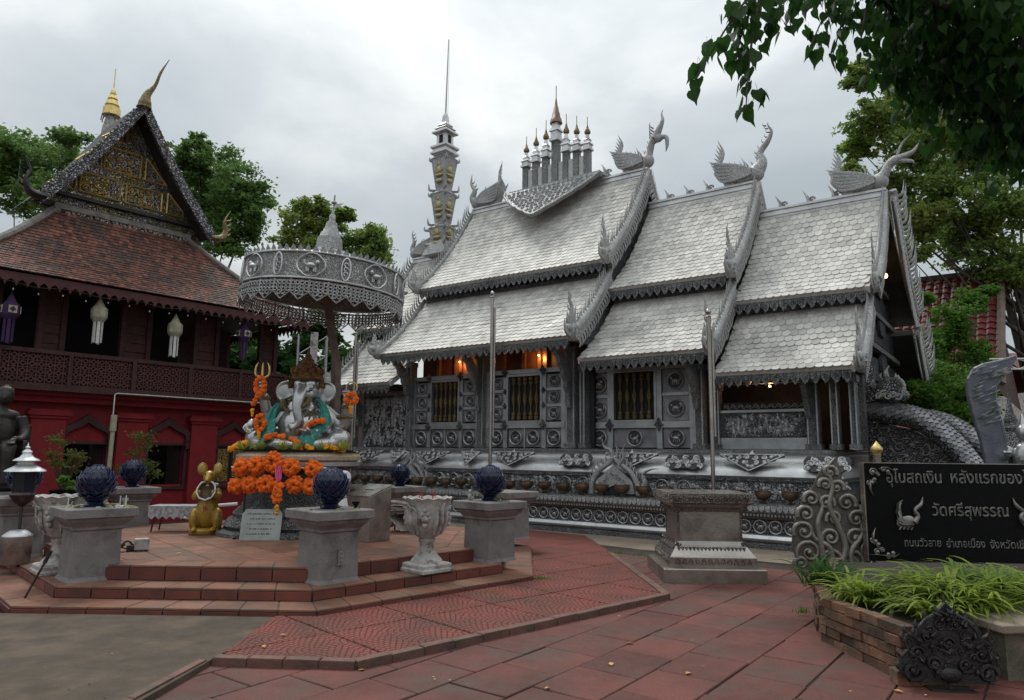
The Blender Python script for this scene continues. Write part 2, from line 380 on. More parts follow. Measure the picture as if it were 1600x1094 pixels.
M_gable = mat('gilded_filigree', (.75, .62, .30), (.46, .40, .26), 5, .45, .6, 1, 16, 'relief', patina=(.03, .027, .022), bd=.03, c3=(.62, .62, .62), sc3=1.6, k3=(.46, .56))
M_tilered = mat('red_glazed_tile', (.13, .017, .014), (.075, .012, .010), 5, .5, 0, .2, 50, isl=((.55, .5, .5), (1, 1, 1), (1.25, 1.1, 1.1)))
M_lamp = mat('warm_lamp', (1, .6, .25), None, rough=.5, rvar=0, emit=((1, .55, .2), 9))
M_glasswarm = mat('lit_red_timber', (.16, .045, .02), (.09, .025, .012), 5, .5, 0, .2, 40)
M_sign_w = mat('plaque_marble', (.30, .32, .31), (.22, .24, .23), 6, .6)
M_cloth = mat('lace_cloth', (.36, .36, .37), (.2, .2, .22), 22, .8, 0, .5, 50, contrast=(.45, .55))

# ================================================================== GROUND
mb = MB(); mb.add([(-400, -60, -0.05), (400, -60, -0.05), (400, 600, -0.05), (-400, 600, -0.05)], [(0, 1, 2, 3)])
struct('ground', mb, M_conc)

def clip_poly(poly, clip):
    "Sutherland-Hodgman against convex CCW clip"
    for i in range(len(clip)):
        a, b = clip[i], clip[(i + 1) % len(clip)]; o = []
        def side(p): return (b[0] - a[0]) * (p[1] - a[1]) - (b[1] - a[1]) * (p[0] - a[0])
        for j in range(len(poly)):
            p, q = poly[j], poly[(j + 1) % len(poly)]; sp, sq = side(p), side(q)
            if sp >= 0: o.append(p)
            if (sp >= 0) != (sq >= 0):
                t = sp / (sp - sq); o.append((p[0] + (q[0] - p[0]) * t, p[1] + (q[1] - p[1]) * t))
        poly = o
        if len(poly) < 3: return []
    return poly
def parea(p): return abs(sum(p[i][0] * p[(i + 1) % len(p)][1] - p[(i + 1) % len(p)][0] * p[i][1] for i in range(len(p)))) / 2
def ccw(p):
    s = sum(p[i][0] * p[(i + 1) % len(p)][1] - p[(i + 1) % len(p)][0] * p[i][1] for i in range(len(p)))
    return p if s > 0 else list(reversed(p))
def plate(poly, z0, z1, ch=0.006):
    "flat piece with a small arris"
    n = len(poly); cx = sum(p[0] for p in poly) / n; cy = sum(p[1] for p in poly) / n; mb = MB()
    def ins(p, d):
        l = math.hypot(p[0] - cx, p[1] - cy) or 1; return (p[0] - (p[0] - cx) / l * d - cx, p[1] - (p[1] - cy) / l * d - cy)
    vs = [(*ins(p, 0), z0) for p in poly] + [(*ins(p, 0), z1 - ch) for p in poly] + [(*ins(p, ch * 1.4), z1) for p in poly]
    fs = [tuple(range(2 * n, 3 * n))]
    for r_ in (0, 1):
        for i in range(n): fs.append((r_ * n + i, r_ * n + (i + 1) % n, (r_ + 1) * n + (i + 1) % n, (r_ + 1) * n + i))
    mb.add(vs, fs); return mb, (cx, cy)
def pave(parent, regions, ang, size, z, mtl, name, maxn=300, gap=0.010, org=(0, 0), jit=0.004, aspect=1.0, tilt=0.0, stag=0, skip=None):
    "cut single slabs out of a rotated grid; far ones joined"
    ca, sa = math.cos(ang), math.sin(ang); cand = []
    for i in range(-40, 41):
        for j in range(-40, 41):
            o = []
            for (a, b) in ((0, 0), (1, 0), (1, 1), (0, 1)):
                u = (i + a + (0.5 * (j % 2) if stag else 0)) * size * aspect + (gap if a == 0 else -gap) + random.uniform(-jit, jit); v = (j + b) * size + (gap if b == 0 else -gap) + random.uniform(-jit, jit)
                o.append((org[0] + u * ca - v * sa, org[1] + u * sa + v * ca))
            cx = sum(p[0] for p in o) / 4; cy = sum(p[1] for p in o) / 4
            if cy < 1.5 or cy > 26 or abs(cx) > 14: continue
            if skip and skip(cx, cy): continue
            for reg in regions:
                q = clip_poly(o, reg)
                if len(q) >= 3 and parea(q) > 0.004: cand.append((math.hypot(cx, cy), q))
    cand.sort(key=lambda t: t[0]); rest = MB()
    for k, (d_, q) in enumerate(cand):
        zz = z + random.uniform(0, tilt)
        m_, c = plate(q, z - 0.03, zz)
        if k < maxn: obj(name, m_, mtl, parent, loc=(c[0], c[1], 0))
        else:
            for f in m_.f: pass
            o_ = len(rest.v); rest.v += [(v[0] + c[0], v[1] + c[1], v[2]) for v in m_.v]; rest.f += [tuple(x + o_ for x in f) for f in m_.f]; rest.mi += [0] * len(m_.f)
    if rest.v: obj(name + '_field', rest, mtl, parent, kind='stuff')

def g2(px, py, z=0): p = G(px, py, z); return (p.x, p.y)
# key outlines
W_A, W_B, W_C, W_D = (-2.22, 5.58), (-1.11, 5.50), (1.79, 8.21), (1.63, 11.4)     # walkway edge
ramp_far_l, ramp_far_r = g2(85, 972), g2(430, 970)
# joint bed under the paving
mb = MB(); mb.add([(-14, 1, -0.012), (14, 1, -0.012), (14, 17, -0.012), (-14, 17, -0.012)], [(0, 1, 2, 3)])
struct('paving_bed', mb, M_joint)
pav = bpy.data.objects.new('pavement', None); COL.objects.link(pav); pav['kind'] = 'structure'
# foreground pavement, right of the ramp, in front of the walkway
regs = [ccw([(-2.5, 1.6), (9, 1.6), (9, 7.0), (4.6, 9.9), (3.6, 10.75), (2.3, 12.1), (1.2, 12.6), (-2.3, 6.2)])]
pave(pav, regs, R(53), 0.50, 0.0, M_slab, 'paving_slab', 300, org=(2.37, 7.29), jit=.008, gap=.005, tilt=.007, aspect=1.2, stag=1)
# walkway of scale-pattern slabs, raised a little
walk = bpy.data.objects.new('path', None); COL.objects.link(walk); walk['kind'] = 'structure'
M_scale = bpy.data.materials.new('scale_pattern_slab'); M_scale.use_nodes = True
def scale_mat(m):
    N = m.node_tree.nodes; K = m.node_tree.links; b = N['Principled BSDF']; b.inputs['Roughness'].default_value = .75; b.inputs['Specular IOR Level'].default_value = .25
    geo = N.new('ShaderNodeNewGeometry')
    def math_(op, a, b_=None, c=None):
        n = N.new('ShaderNodeMath'); n.operation = op
        for i, v in enumerate((a, b_, c)):
            if v is None: continue
            if isinstance(v, (int, float)): n.inputs[i].default_value = v
            else: K.new(v, n.inputs[i])
        return n.outputs[0]
    rot = N.new('ShaderNodeMapping'); rot.inputs['Rotation'].default_value = (0, 0, R(-43)); rot.inputs['Location'].default_value = (.1, .2, 0); K.new(geo.outputs['Position'], rot.inputs[0])
    sp = N.new('ShaderNodeSeparateXYZ'); K.new(rot.outputs[0], sp.inputs[0])
    S = 0.46
    # concentric arcs of small setts about the middle of each slab edge
    fx = math_('SUBTRACT', math_('FRACT', math_('DIVIDE', sp.outputs[0], S)), 0.5)
    fy = math_('FRACT', math_('DIVIDE', sp.outputs[1], S))
    rr = math_('SQRT', math_('ADD', math_('MULTIPLY', fx, fx), math_('MULTIPLY', fy, fy)))
    an = math_('ARCTAN2', fx, fy)
    ring = math_('MULTIPLY', rr, 8.5); rf = math_('FRACT', ring); rid = math_('FLOOR', ring)
    seg = math_('FRACT', math_('ADD', math_('MULTIPLY', an, math_('MULTIPLY', math_('ADD', rid, 1), 0.95)), math_('MULTIPLY', rid, .37)))
    e1 = math_('MINIMUM', rf, math_('SUBTRACT', 1, rf)); e2 = math_('MINIMUM', seg, math_('SUBTRACT', 1, seg))
    ed = math_('MINIMUM', e1, e2)
    mr = N.new('ShaderNodeMapRange'); mr.inputs[1].default_value = .04; mr.inputs[2].default_value = .16; K.new(ed, mr.inputs[0])
    nz = N.new('ShaderNodeTexNoise'); nz.inputs['Scale'].default_value = 2.0; nz.inputs['Detail'].default_value = 6; K.new(geo.outputs['Position'], nz.inputs['Vector'])
    r1 = N.new('ShaderNodeValToRGB'); K.new(nz.outputs[0], r1.inputs[0]); el = r1.color_ramp.elements
    el[0].position = .35; el[0].color = (.23, .058, .048, 1); el[1].position = .68; el[1].color = (.115, .050, .038, 1)
    mx = N.new('ShaderNodeMix'); mx.data_type = 'RGBA'; K.new(mr.outputs[0], mx.inputs[0]); mx.inputs[6].default_value = (.055, .02, .016, 1); K.new(r1.outputs[0], mx.inputs[7])
    K.new(mx.outputs[2], b.inputs['Base Color'])
    bp = N.new('ShaderNodeBump'); bp.inputs['Strength'].default_value = .8; bp.inputs['Distance'].default_value = .006; K.new(mr.outputs[0], bp.inputs['Height']); K.new(bp.outputs[0], b.inputs['Normal'])
scale_mat(M_scale)
ZW = 0.055
regs = [ccw([(-2.2, 5.60), (-1.11, 5.53), (1.76, 8.22), (1.6, 11.6), (1.42, 13.9), (.2, 14.9), (-2.2, 14.9)])]
pave(walk, regs, R(43), 0.92, ZW, M_scale, 'scale_pattern_slab', 200, skip=lambda x, y: math.hypot(x + 3.22, y - 10.56) < 2.9 or y > 12.8 and x < -1.5, org=(1.79, 8.21), jit=.006, gap=.011)
mb = MB(); mb.m = Matrix.Identity(4)
def poly_slab(mb, poly, z0, z1):
    n = len(poly); mb.add([(*p, z0) for p in poly] + [(*p, z1) for p in poly], [tuple(range(n, 2 * n))] + [(i, (i + 1) % n, (i + 1) % n + n, i + n) for i in range(n)])
poly_slab(mb, ccw([(-2.2, 5.58), (-1.11, 5.50), (1.78, 8.21), (1.6, 11.6), (1.5, 13.3), (0, 14.4), (-.5, 9), (-2.1, 7.2)]), -.02, ZW - .012)
struct('walkway_base', mb, M_joint, walk)
def run_tiles(parent, a, b, wdt, z0, z1, n, mtl, name, side=1, gap=.006):
    "a row of border tiles from a to b, width to the left"
    a = V3((*a, 0)); b = V3((*b, 0)); d = (b - a); L = d.length; d.normalize(); nn = V3((-d.y, d.x, 0)) * side
    for i in range(n):
        p = a + d * (L * i / n + gap); q = a + d * (L * (i + 1) / n - gap)
        j = random.uniform(-.003, .003)
        m_, c = plate([(v.x, v.y) for v in ((p, q, q + nn * wdt, p + nn * wdt) if side > 0 else (q, p, p + nn * wdt, q + nn * wdt))], z0, z1 + j, .006)
        obj(name, m_, mtl, parent, loc=(c[0], c[1], 0))
run_tiles(walk, (-2.22, 5.58), (-1.13, 5.50), .09, -.02, ZW + .012, 4, M_kerb, 'kerb_tile')
run_tiles(walk, (-1.11, 5.50), (1.79, 8.21), .09, -.02, ZW + .012, 13, M_kerb, 'kerb_tile')
run_tiles(walk, (1.79, 8.23), (1.62, 11.5), .09, -.02, ZW + .012, 10, M_kerb, 'kerb_tile')
# concrete ramp on the left
mb = MB()
rp = [(-5.4, 7.02), (-2.12, 7.03), (-2.22, 5.62), (-2.36, 3.9), (-2.55, 1.4), (-6.2, 1.4), (-6.2, 4.6)]
poly_slab(mb, ccw(rp), -.02, .045)
struct('concrete_ramp', mb, M_conc)
run_tiles(walk, (-2.24, 5.56), (-2.56, 2.6), .06, -.01, .058, 7, M_kerb, 'kerb_tile', side=-1)
regs = [ccw([(-9, 4.8), (-6.22, 4.65), (-4.75, 6.9), (-6.0, 8.4), (-9, 8.4)])]
lp = bpy.data.objects.new('side_path', None); COL.objects.link(lp); lp['kind'] = 'structure'
pave(lp, regs, R(20), 0.6, .048, M_scale, 'scale_pattern_slab', 60, org=(-5, 6), jit=.006, gap=.006)

# ================================================================== OCTAGONAL STEPS
OC = V3((-3.22, 10.56, 0)); OROT = R(-1.0)
def octo(ap, z=0):
    r_ = ap / math.cos(PI / 8)
    return [(OC.x + r_ * math.cos(OROT - PI / 2 - PI / 8 + k * PI / 4), OC.y + r_ * math.sin(OROT - PI / 2 - PI / 8 + k * PI / 4)) for k in range(8)]
steps = thing('octagonal_platform', 'three-stepped octagonal platform of terracotta tiles carrying the elephant-headed statue', 'platform')
lv = [(3.53, 0.0, .105), (3.14, .105, .22), (2.76, .22, .375)]
core = MB()
for ap, z0, z1 in lv: poly_slab(core, octo(ap - .012), z0 - .02 if z0 else -.02, z1 - .006)
obj('core', core, M_mortar, steps)
for li, (ap, z0, z1) in enumerate(lv):
    P = octo(ap); Q = octo(lv[li + 1][0] if li < 2 else ap - .34)
    for k in range(8):
        a, b = V3((*P[k], 0)), V3((*P[(k + 1) % 8], 0)); c, d = V3((*Q[k], 0)), V3((*Q[(k + 1) % 8], 0))
        mid = (a + b) / 2
        if mid.y > 12.6: continue
        n = max(3, round((b - a).length / .36)); nrm = V3(((b - a).y, -(b - a).x, 0)).normalized()
        for i in range(n):
            g = .007
            t0, t1 = i / n, (i + 1) / n; dl = g / (b - a).length
            p, q = a.lerp(b, t0 + dl), a.lerp(b, t1 - dl); p2, q2 = c.lerp(d, t0 + dl), c.lerp(d, t1 - dl)
            m_, cc = plate([(v.x, v.y) for v in (p, q, q2, p2)], z1 - .02, z1 + random.uniform(-.001, .0015), .004)
            obj('tread_tile', m_, M_terra_top, steps, loc=(cc[0], cc[1], 0))
            m2 = MB(); m2.m = FR((0, 0, 0), (b - a)); L_ = (q - p).length
            m2.box((0, 0, 0), (L_, .02, z1 - z0 - .034)); cc = (p + q) / 2 + nrm * random.uniform(.002, .007)
            obj('riser_tile', m2, M_terra_ris, steps, loc=(cc.x, cc.y, (z0 + z1 - .02) / 2))
# platform floor tiles
fl = [ccw([(p[0], p[1]) for p in octo(2.76 - .35)])]
pave(steps, fl, R(40), .40, .375, M_terra_top, 'floor_tile', 230, org=(-3.22, 10.56), jit=.002, gap=.006)

# ================================================================== SILVER TEMPLE
TO = G(950, 838); TR = R(-35.59)
TX = V3((math.cos(TR), math.sin(TR), 0)); TV = V3((-math.sin(TR), math.cos(TR), 0))
def TW(x, v, z): return TO + TX * x + TV * v + V3((0, 0, z))
temple = thing('silver_temple', 'silver temple with stepped fish-scale tiled roofs, roof birds and relief walls', 'temple', TO, TR)
def part(name, mb, m, smooth=0, parent=None, **k): return obj(name, mb, m, parent or temple, smooth, **k)
RC = 3.6   # ridge line (v)
def TP(px, py, v):
    "local (x, z) where the view line of a pixel meets the plane v"
    d = ray(px, py); n = TV; t = (TW(0, v, 0) - CAMP).dot(n) / d.dot(n); p = CAMP + d * t - TO; return (p.dot(TX), p.z)
# concrete apron along the temple
mb = MB(); poly_slab(mb, ccw([(TW(x, v, 0).x, TW(x, v, 0).y) for x, v in ((-11, -1.6), (-1.0, -1.15), (1.3, -1.45), (3.2, -1.5), (9, -1.5), (9, .3), (-11, .3))]), -.03, .014)
struct('concrete_apron', mb, M_concl)

# --- terrace and base mouldings, extruded profiles
def extr(mb, prof, x0, x1, ret=0, vback=7.2):
    "profile [(v,z)] front face, extruded in x; returned round the right end if ret"
    n = len(prof)
    a = [(x0, v, z) for v, z in prof]; b = [(x1 - (v if ret else 0), v, z) for v, z in prof]
    fs = [(i, i + n, i + n + 1, i + 1) for i in range(n - 1)]
    mb.add(a + b, fs)
    if ret:
        c = [(x1 - v, vback - v, z) for v, z in prof]
        mb.add(b + c, [(i, i + n, i + n + 1, i + 1) for i in range(n - 1)])
XL, XR = -9.5, 9.5
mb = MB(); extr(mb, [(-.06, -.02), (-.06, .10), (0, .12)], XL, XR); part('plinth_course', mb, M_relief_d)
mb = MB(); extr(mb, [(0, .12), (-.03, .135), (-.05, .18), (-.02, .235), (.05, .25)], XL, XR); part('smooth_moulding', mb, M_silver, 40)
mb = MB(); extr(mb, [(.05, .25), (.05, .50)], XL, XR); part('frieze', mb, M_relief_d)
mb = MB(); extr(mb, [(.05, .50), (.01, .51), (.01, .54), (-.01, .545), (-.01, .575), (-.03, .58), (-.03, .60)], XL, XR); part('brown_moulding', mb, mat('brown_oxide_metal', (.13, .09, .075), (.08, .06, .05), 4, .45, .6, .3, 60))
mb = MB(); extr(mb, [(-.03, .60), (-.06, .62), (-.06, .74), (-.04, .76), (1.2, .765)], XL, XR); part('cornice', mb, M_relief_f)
# dentils
mb = MB(); x = XL
while x < XR: mb.box((x, -.025, .575), (.03, .03, .04)); x += .06
part('dentil_row', mb, M_frame, kind='stuff')
# frieze medallions
def medal(r, seed, d=.03, octa=False):
    rnd = random.Random(seed); m = MB(); m.m = Matrix.Rotation(PI / 2, 4, 'X')
    def md(rr, z, a):
        if octa: rr *= 1 + .07 * abs(math.cos(a * 4)) - .03
        return rr, z
    m.lathe([(r, 0), (r, d * .8), (r * .93, d), (r * .84, d * .8), (r * .82, d * .35)], 24, mod=md, cap=False)
    m.lathe([(r * .82, d * .35), (r * .3, d * .30), (0.001, d * .32)], 24, mod=md, cap=False, mi=1)
    # little animal in relief
    m.m = Matrix.Identity(4)
    bx, bz = rnd.uniform(-.05, .05) * r, rnd.uniform(-.1, .05) * r
    m.ball((bx, -d * .5, bz), (r * .42, d * .9, r * .22), 8, 6, rot=(0, rnd.uniform(-.3, .3), 0))
    sgn = rnd.choice((-1, 1))
    m.ball((bx + sgn * r * .42, -d * .6, bz + r * .28), (r * .18, d * .9, r * .17), 6, 5)
    for k in (-1, -.4, .4, 1): m.tube([(bx + k * r * .3, -d * .5, bz), (bx + k * r * .36 + rnd.uniform(-.05, .05) * r, -d * .5, bz - r * .45)], [r * .09, r * .05], 5)
    m.tube(spline([(bx - sgn * r * .4, -d * .5, bz), (bx - sgn * r * .6, -d * .5, bz + r * .2), (bx - sgn * r * .45, -d * .5, bz + r * .5)], 3), r * .05, 5)
    return m.mesh('medallion', 40)
FM = [medal(.115, s, .03, True) for s in range(6)]
for k in range(60):
    x = -8.6 + k * .262
    if x > 7.2: break
    link('frieze_medallion', FM[k % 6], [M_med, M_recess], temple, (x, .05, .375))
mb = MB()
for k in range(60):
    x = -8.6 + (k + .5) * .262
    if x > 7.2: break
    for zz in (.30, .375, .45): mb.ball((x, .045, zz), (.025, .02, .03), 5, 4)
part('frieze_buds', mb, M_relief_f, 60, kind='stuff')
# petal row on the cornice
mb = MB(); x = -8.8
while x < 7.5:
    mb.prism([(-.045, .05), (-.045, 0), (-.03, -.035), (0, -.055), (.03, -.035), (.045, 0), (.045, .05)], .02, Matrix.Translation((x, -.066, .685))); x += .10
part('cornice_petals', mb, M_orn, kind='stuff')
# relief band behind the bowls, upper base
UXR = 4.62
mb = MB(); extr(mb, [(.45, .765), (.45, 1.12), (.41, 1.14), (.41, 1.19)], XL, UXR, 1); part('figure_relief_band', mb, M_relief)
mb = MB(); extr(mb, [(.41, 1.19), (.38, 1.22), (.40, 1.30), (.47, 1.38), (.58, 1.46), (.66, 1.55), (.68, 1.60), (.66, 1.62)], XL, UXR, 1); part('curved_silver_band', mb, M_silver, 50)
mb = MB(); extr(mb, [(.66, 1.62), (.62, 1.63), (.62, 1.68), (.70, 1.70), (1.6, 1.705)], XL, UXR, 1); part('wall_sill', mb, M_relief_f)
# round relief bosses in the band
rb = [medal(.15, 50 + s, .045) for s in range(3)]
for k in range(16):
    x = -5.2 + k * .44
    if 1.0 < x or random.random() < .75: link('band_boss', rb[k % 3], [M_med, M_recess], temple, (x, .45, .97))
# hanging scroll triangles on the curved band
def hang(wd, h, seed):
    rnd = random.Random(seed); m = MB()
    n = 9; top = [(-wd / 2, 0), (wd / 2, 0)]
    rgt = []
    for i in range(1, n):
        t = i / n; rgt.append((wd / 2 * (1 - t) * (1 + .13 * (i % 2)), -h * t * (1 + .04 * (i % 2))))
    poly = top + rgt + [(0, -h * 1.06)] + [(-x_, z_) for x_, z_ in reversed(rgt)]
    m.prism(poly, .03, mi=1)
    for sx in (-1, 1):
        for (u, v_, q) in ((.07, .20, .15), (.20, .22, .14), (.32, .18, .11), (.43, .08, .06), (.09, .50, .14), (.21, .46, .09), (.03, .76, .09), (.27, .38, .05), (.37, .06, .05)):
            scroll(m, (sx * u * wd, -v_ * h), q * h * 1.05, 1.3, h * .058, sx * rnd.choice((1, 1, -1)), rnd.uniform(0, 6), Matrix.Translation((0, -.022, 0)))
    for (a, b) in ((( -wd / 2, -.01), (0, -h * 1.04)), ((wd / 2, -.01), (0, -h * 1.04)), ((-wd / 2, 0), (wd / 2, 0))):
        m.tube([(a[0], -.02, a[1]), (b[0], -.02, b[1])], h * .04, 5)
    m.prism([(-.05, 0), (0, .1), (.05, 0)], .03)
    return m.mesh('hang', 40)
H_tri = hang(1.15, .34, 1); H_sm = hang(.56, .36, 2)
def corner_scrolls(seed):
    m = MB(); rnd = random.Random(seed)
    poly = [(-.34, .0), (-.40, -.1), (-.36, -.24), (-.22, -.33), (0, -.30), (.22, -.33), (.36, -.22), (.38, -.08), (.32, 0)]
    m.prism(poly, .03, mi=1)
    for i in range(13):
        scroll(m, (-.31 + .052 * i, -.16 + .085 * (-1, 0, 1, 0)[i % 4]), .062, 1.4, .021, (-1) ** i, rnd.uniform(0, 6), Matrix.Translation((0, -.025, 0)))
    return m.mesh('cs', 40)
H_c = corner_scrolls(3)
def onband(me, x, z, s=1):
    f = Matrix.Translation((x, .48, z)) @ Matrix.Rotation(R(-35), 4, 'X')
    o = link('scroll_ornament', me, [M_med, M_recess], temple); o.matrix_basis = f @ Matrix.Scale(s, 4); return o
for x in (-7.3, -5.05, -2.62, .3, 2.7): onband(H_tri, x, 1.60)
for x in (-6.2, -3.84): onband(H_sm, x, 1.60)
for x in (-.95, 1.45, 4.0): onband(H_c, x, 1.58, 1.0)

# --- walls
WV = {'m': .9, 'd': 1.15, 'r': 1.4, 'b': 1.05}
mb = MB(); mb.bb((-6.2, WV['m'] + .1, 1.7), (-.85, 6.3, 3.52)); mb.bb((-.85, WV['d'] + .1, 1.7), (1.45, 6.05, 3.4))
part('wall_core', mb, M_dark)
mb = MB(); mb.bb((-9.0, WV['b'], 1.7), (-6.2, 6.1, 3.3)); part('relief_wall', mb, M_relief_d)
mb = MB()
for x in (-8.9, -8.2, -6.3): mb.bb((x - .08, WV['b'] - .06, 1.7), (x + .08, WV['b'], 3.3))
mb.bb((-9, WV['b'] - .03, 3.1), (-6.2, WV['b'], 3.2)); part('wall_frame', mb, M_frame)
MD_s = [medal(.135, 10 + s, .05) for s in range(4)]; MD_b = [medal(.19, 20 + s, .06) for s in range(4)]
ros = MB(); ros.prism([(0, -.12), (.035, -.04), (.09, 0), (.035, .04), (0, .12), (-.035, .04), (-.09, 0), (-.035, -.04)], .05); ros.ball((0, -.03, 0), (.035, .02, .035), 8, 5); ros = ros.mesh('rosette')
bal = MB(); bal.lathe([(.03, 0), (.055, .02), (.055, .09), (.035, .10), (.05, .12), (.05, .16), (.022, .19), (.016, .32), (.045, .44), (.05, .5), (.045, .56), (.016, .68), (.022, .81), (.05, .84), (.05, .88), (.035, .90), (.055, .91), (.055, .98), (.03, 1.0)], 8)
bal = bal.mesh('baluster', 50)
def window(cx, v, w_, z0, z1, n=5):
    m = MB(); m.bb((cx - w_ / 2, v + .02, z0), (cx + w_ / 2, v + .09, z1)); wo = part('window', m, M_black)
    m = MB(); t = .05
    m.bb((cx - w_ / 2 - t, v - .07, z0 - t), (cx - w_ / 2, v + .06, z1 + t)); m.bb((cx + w_ / 2, v - .07, z0 - t), (cx + w_ / 2 + t, v + .06, z1 + t))
    m.bb((cx - w_ / 2, v - .07, z0 - t), (cx + w_ / 2, v + .06, z0)); m.bb((cx - w_ / 2, v - .07, z1), (cx + w_ / 2, v + .06, z1 + t))
    obj('window_frame', m, M_frame, wo)
    for i in range(n):
        x = cx - w_ / 2 + w_ * (i + .8) / (n + .6)
        link('baluster', bal, [M_goldd], wo, (x, v - .01, z0 + .01), scale=(1, 1, (z1 - z0 - .02)))
cnt = [0]
def cell(x0, x1, z0, z1, v, meshes, sc_=1):
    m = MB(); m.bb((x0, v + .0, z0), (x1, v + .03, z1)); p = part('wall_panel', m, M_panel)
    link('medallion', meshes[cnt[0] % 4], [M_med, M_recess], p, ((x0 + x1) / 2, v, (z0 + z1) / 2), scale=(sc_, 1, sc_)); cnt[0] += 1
def bay(cx, v, hw, ww, wz0, wz1, ztop, sidecells=True):
    x0, x1 = cx - hw, cx + hw; m = MB(); f = v - .05
    # posts, beams
    px = [x0 + .04, cx - ww / 2 - .09, cx + ww / 2 + .09, x1 - .04]
    bbs('post', [((p - .055, f, 1.71), (p + .055, v + .05, ztop)) for p in px], M_frame, temple)
    bbs('beam', [((x0, f - .02, wz0 - .17), (x1, v + .03, wz0 - .04)), ((x0, f - .02, wz1 + .06), (x1, v + .03, wz1 + .16))], M_frame, temple)
    for p in px[1:3]:
        for z in (wz0 - .105, wz1 + .11): link('rosette', ros, M_relief_d, temple, (p, f - .045, z))
        for z in (wz0 + (wz1 - wz0) / 3, wz0 + 2 * (wz1 - wz0) / 3): link('rosette', ros, M_relief_d, temple, (p, f - .02, z), scale=(.7, .7, .6))
    window(cx, v, ww, wz0, wz1)
    # side cells
    rl = []; k = 3; hh = (wz1 + .05 - wz0 + .02) / k
    for (a, b) in ((x0 + .095, px[1] - .055), (px[2] + .055, x1 - .095)):
        for i in range(k):
            cell(a, b, wz0 - .03 + i * hh + .03, wz0 - .03 + (i + 1) * hh - .03, v, MD_s, min(1, (b - a) / .30))
            if i: rl.append(((a, f + .01, wz0 - .03 + i * hh - .03), (b, v + .03, wz0 - .03 + i * hh + .03)))
        cell(a, b, 1.73, wz0 - .18, v, MD_b, min(.95, (b - a) / .42))
    a, b = px[1] + .055, px[2] - .055
    for i in range(2): cell(a + (b - a) * i / 2 + .02, a + (b - a) * (i + 1) / 2 - .02, 1.73, wz0 - .18, v, MD_b, .9)
    rl.append((((a + b) / 2 - .02, f + .02, 1.71), ((a + b) / 2 + .02, v + .03, wz0 - .17)))
    bbs('panel_rail', rl, M_frame, temple)
bay(-5.02, WV['m'], 1.10, .86, 2.33, 3.34, 3.5)
bay(-2.60, WV['m'], 1.10, .90, 2.33, 3.36, 3.52)
# middle bay, larger panels
v = WV['d']; cx = .06
bbs('post', [((p - .06, v - .05, 1.71), (p + .06, v + .05, 3.42)) for p in (-.42 - .09, .54 + .09, 1.35)], M_frame, temple)
bbs('beam', [((-1.0, v - .07, 2.14), (1.4, v + .03, 2.27)), ((-1.0, v - .07, 3.36), (1.4, v + .03, 3.44))], M_frame, temple)
window(.06, v, .94, 2.31, 3.33)
for (a, b) in ((-.98, -.58), (.70, 1.28)):
    cell(a, b, 2.28, 2.80, v, MD_b, .98); cell(a, b, 2.86, 3.35, v, MD_b, .98); cell(a, b, 1.73, 2.13, v, MD_b, .95)
    m = MB(); m.bb((a, v - .04, 2.80), (b, v + .03, 2.86)); part('rail', m, M_frame)
cell(-.44, .56, 1.73, 2.13, v, MD_b, .95)
for p in (-.51, .63): link('rosette', ros, M_relief_d, temple, (p, v - .08, 2.205), scale=(1.2, 1, 1.2))
# carved pilasters
def pil(x, v, w_, z0, z1, d=.16, m_=None):
    m = MB(); m.bb((x - w_ / 2, v - d, z0), (x + w_ / 2, v + .05, z1)); m.bb((x - w_ / 2 - .03, v - d - .03, z0), (x + w_ / 2 + .03, v + .05, z0 + .10)); m.bb((x - w_ / 2 - .03, v - d - .03, z1 - .12), (x + w_ / 2 + .03, v + .05, z1))
    p = part('pilaster', m, m_ or M_relief_f)
    m = MB()
    for sx in (-1, 1): m.bb((x + sx * w_ * .38 - .012, v - d - .015, z0 + .1), (x + sx * w_ * .38 + .012, v - d, z1 - .12))
    obj('edge_strip', m, M_frame, p)
def bracket(x, v, z0, ztop, reach):
    "carved brace under the eave, a flame-edged board"
    m = MB(); pts = []; n = 10
    for i in range(n + 1):
        t = i / n; pts.append((-(t ** 1.5) * reach, z0 + (ztop - z0) * t ** .85))
    poly = [(p[0] - .05 - .05 * (i % 2), p[1] - .02) for i, p in enumerate(pts)] + [(p[0] + .14 + .10 * math.sin(i / n * PI), p[1]) for i, p in reversed(list(enumerate(pts)))]
    f = Matrix.Translation((x, v, 0)) @ Matrix(((0, -1, 0, 0), (1, 0, 0, 0), (0, 0, 1, 0), (0, 0, 0, 1)))
    m.prism(poly, .10, f)
    m.m = f
    for i in range(2, n, 2): scroll(m, (pts[i][0] + .03, pts[i][1]), .055, 1.2, .016, 1, i, Matrix.Translation((0, -.06, 0)))
    for i in range(2, n, 2): scroll(m, (pts[i][0] + .03, pts[i][1]), .055, 1.2, .016, 1, i, Matrix.Translation((0, .06, 0)))
    part('eave_bracket', m, M_relief_f)
for x, vv, zt, w_ in ((-6.16, .9, 3.9, .16), (-3.82, .9, 3.95, .22), (-1.30, .9, 3.95, .24), (-1.02, .95, 3.5, .12), (1.52, 1.15, 3.4, .20), (1.78, 1.4, 3.0, .14), (3.60, 1.4, 3.05, .22), (3.98, 1.4, 3.05, .14), (4.3, 1.4, 3.05, .12)):
    pil(x, vv, w_, 1.71, zt)
bracket(-6.12, .74, 2.7, 3.9, .6); bracket(-3.82, .72, 2.6, 3.9, .6); bracket(-1.3, .72, 2.6, 3.85, .6); bracket(1.5, .95, 2.5, 3.45, .5); bracket(3.55, 1.2, 2.3, 3.1, .5); bracket(-8.2, .95, 2.3, 3.2, .5)
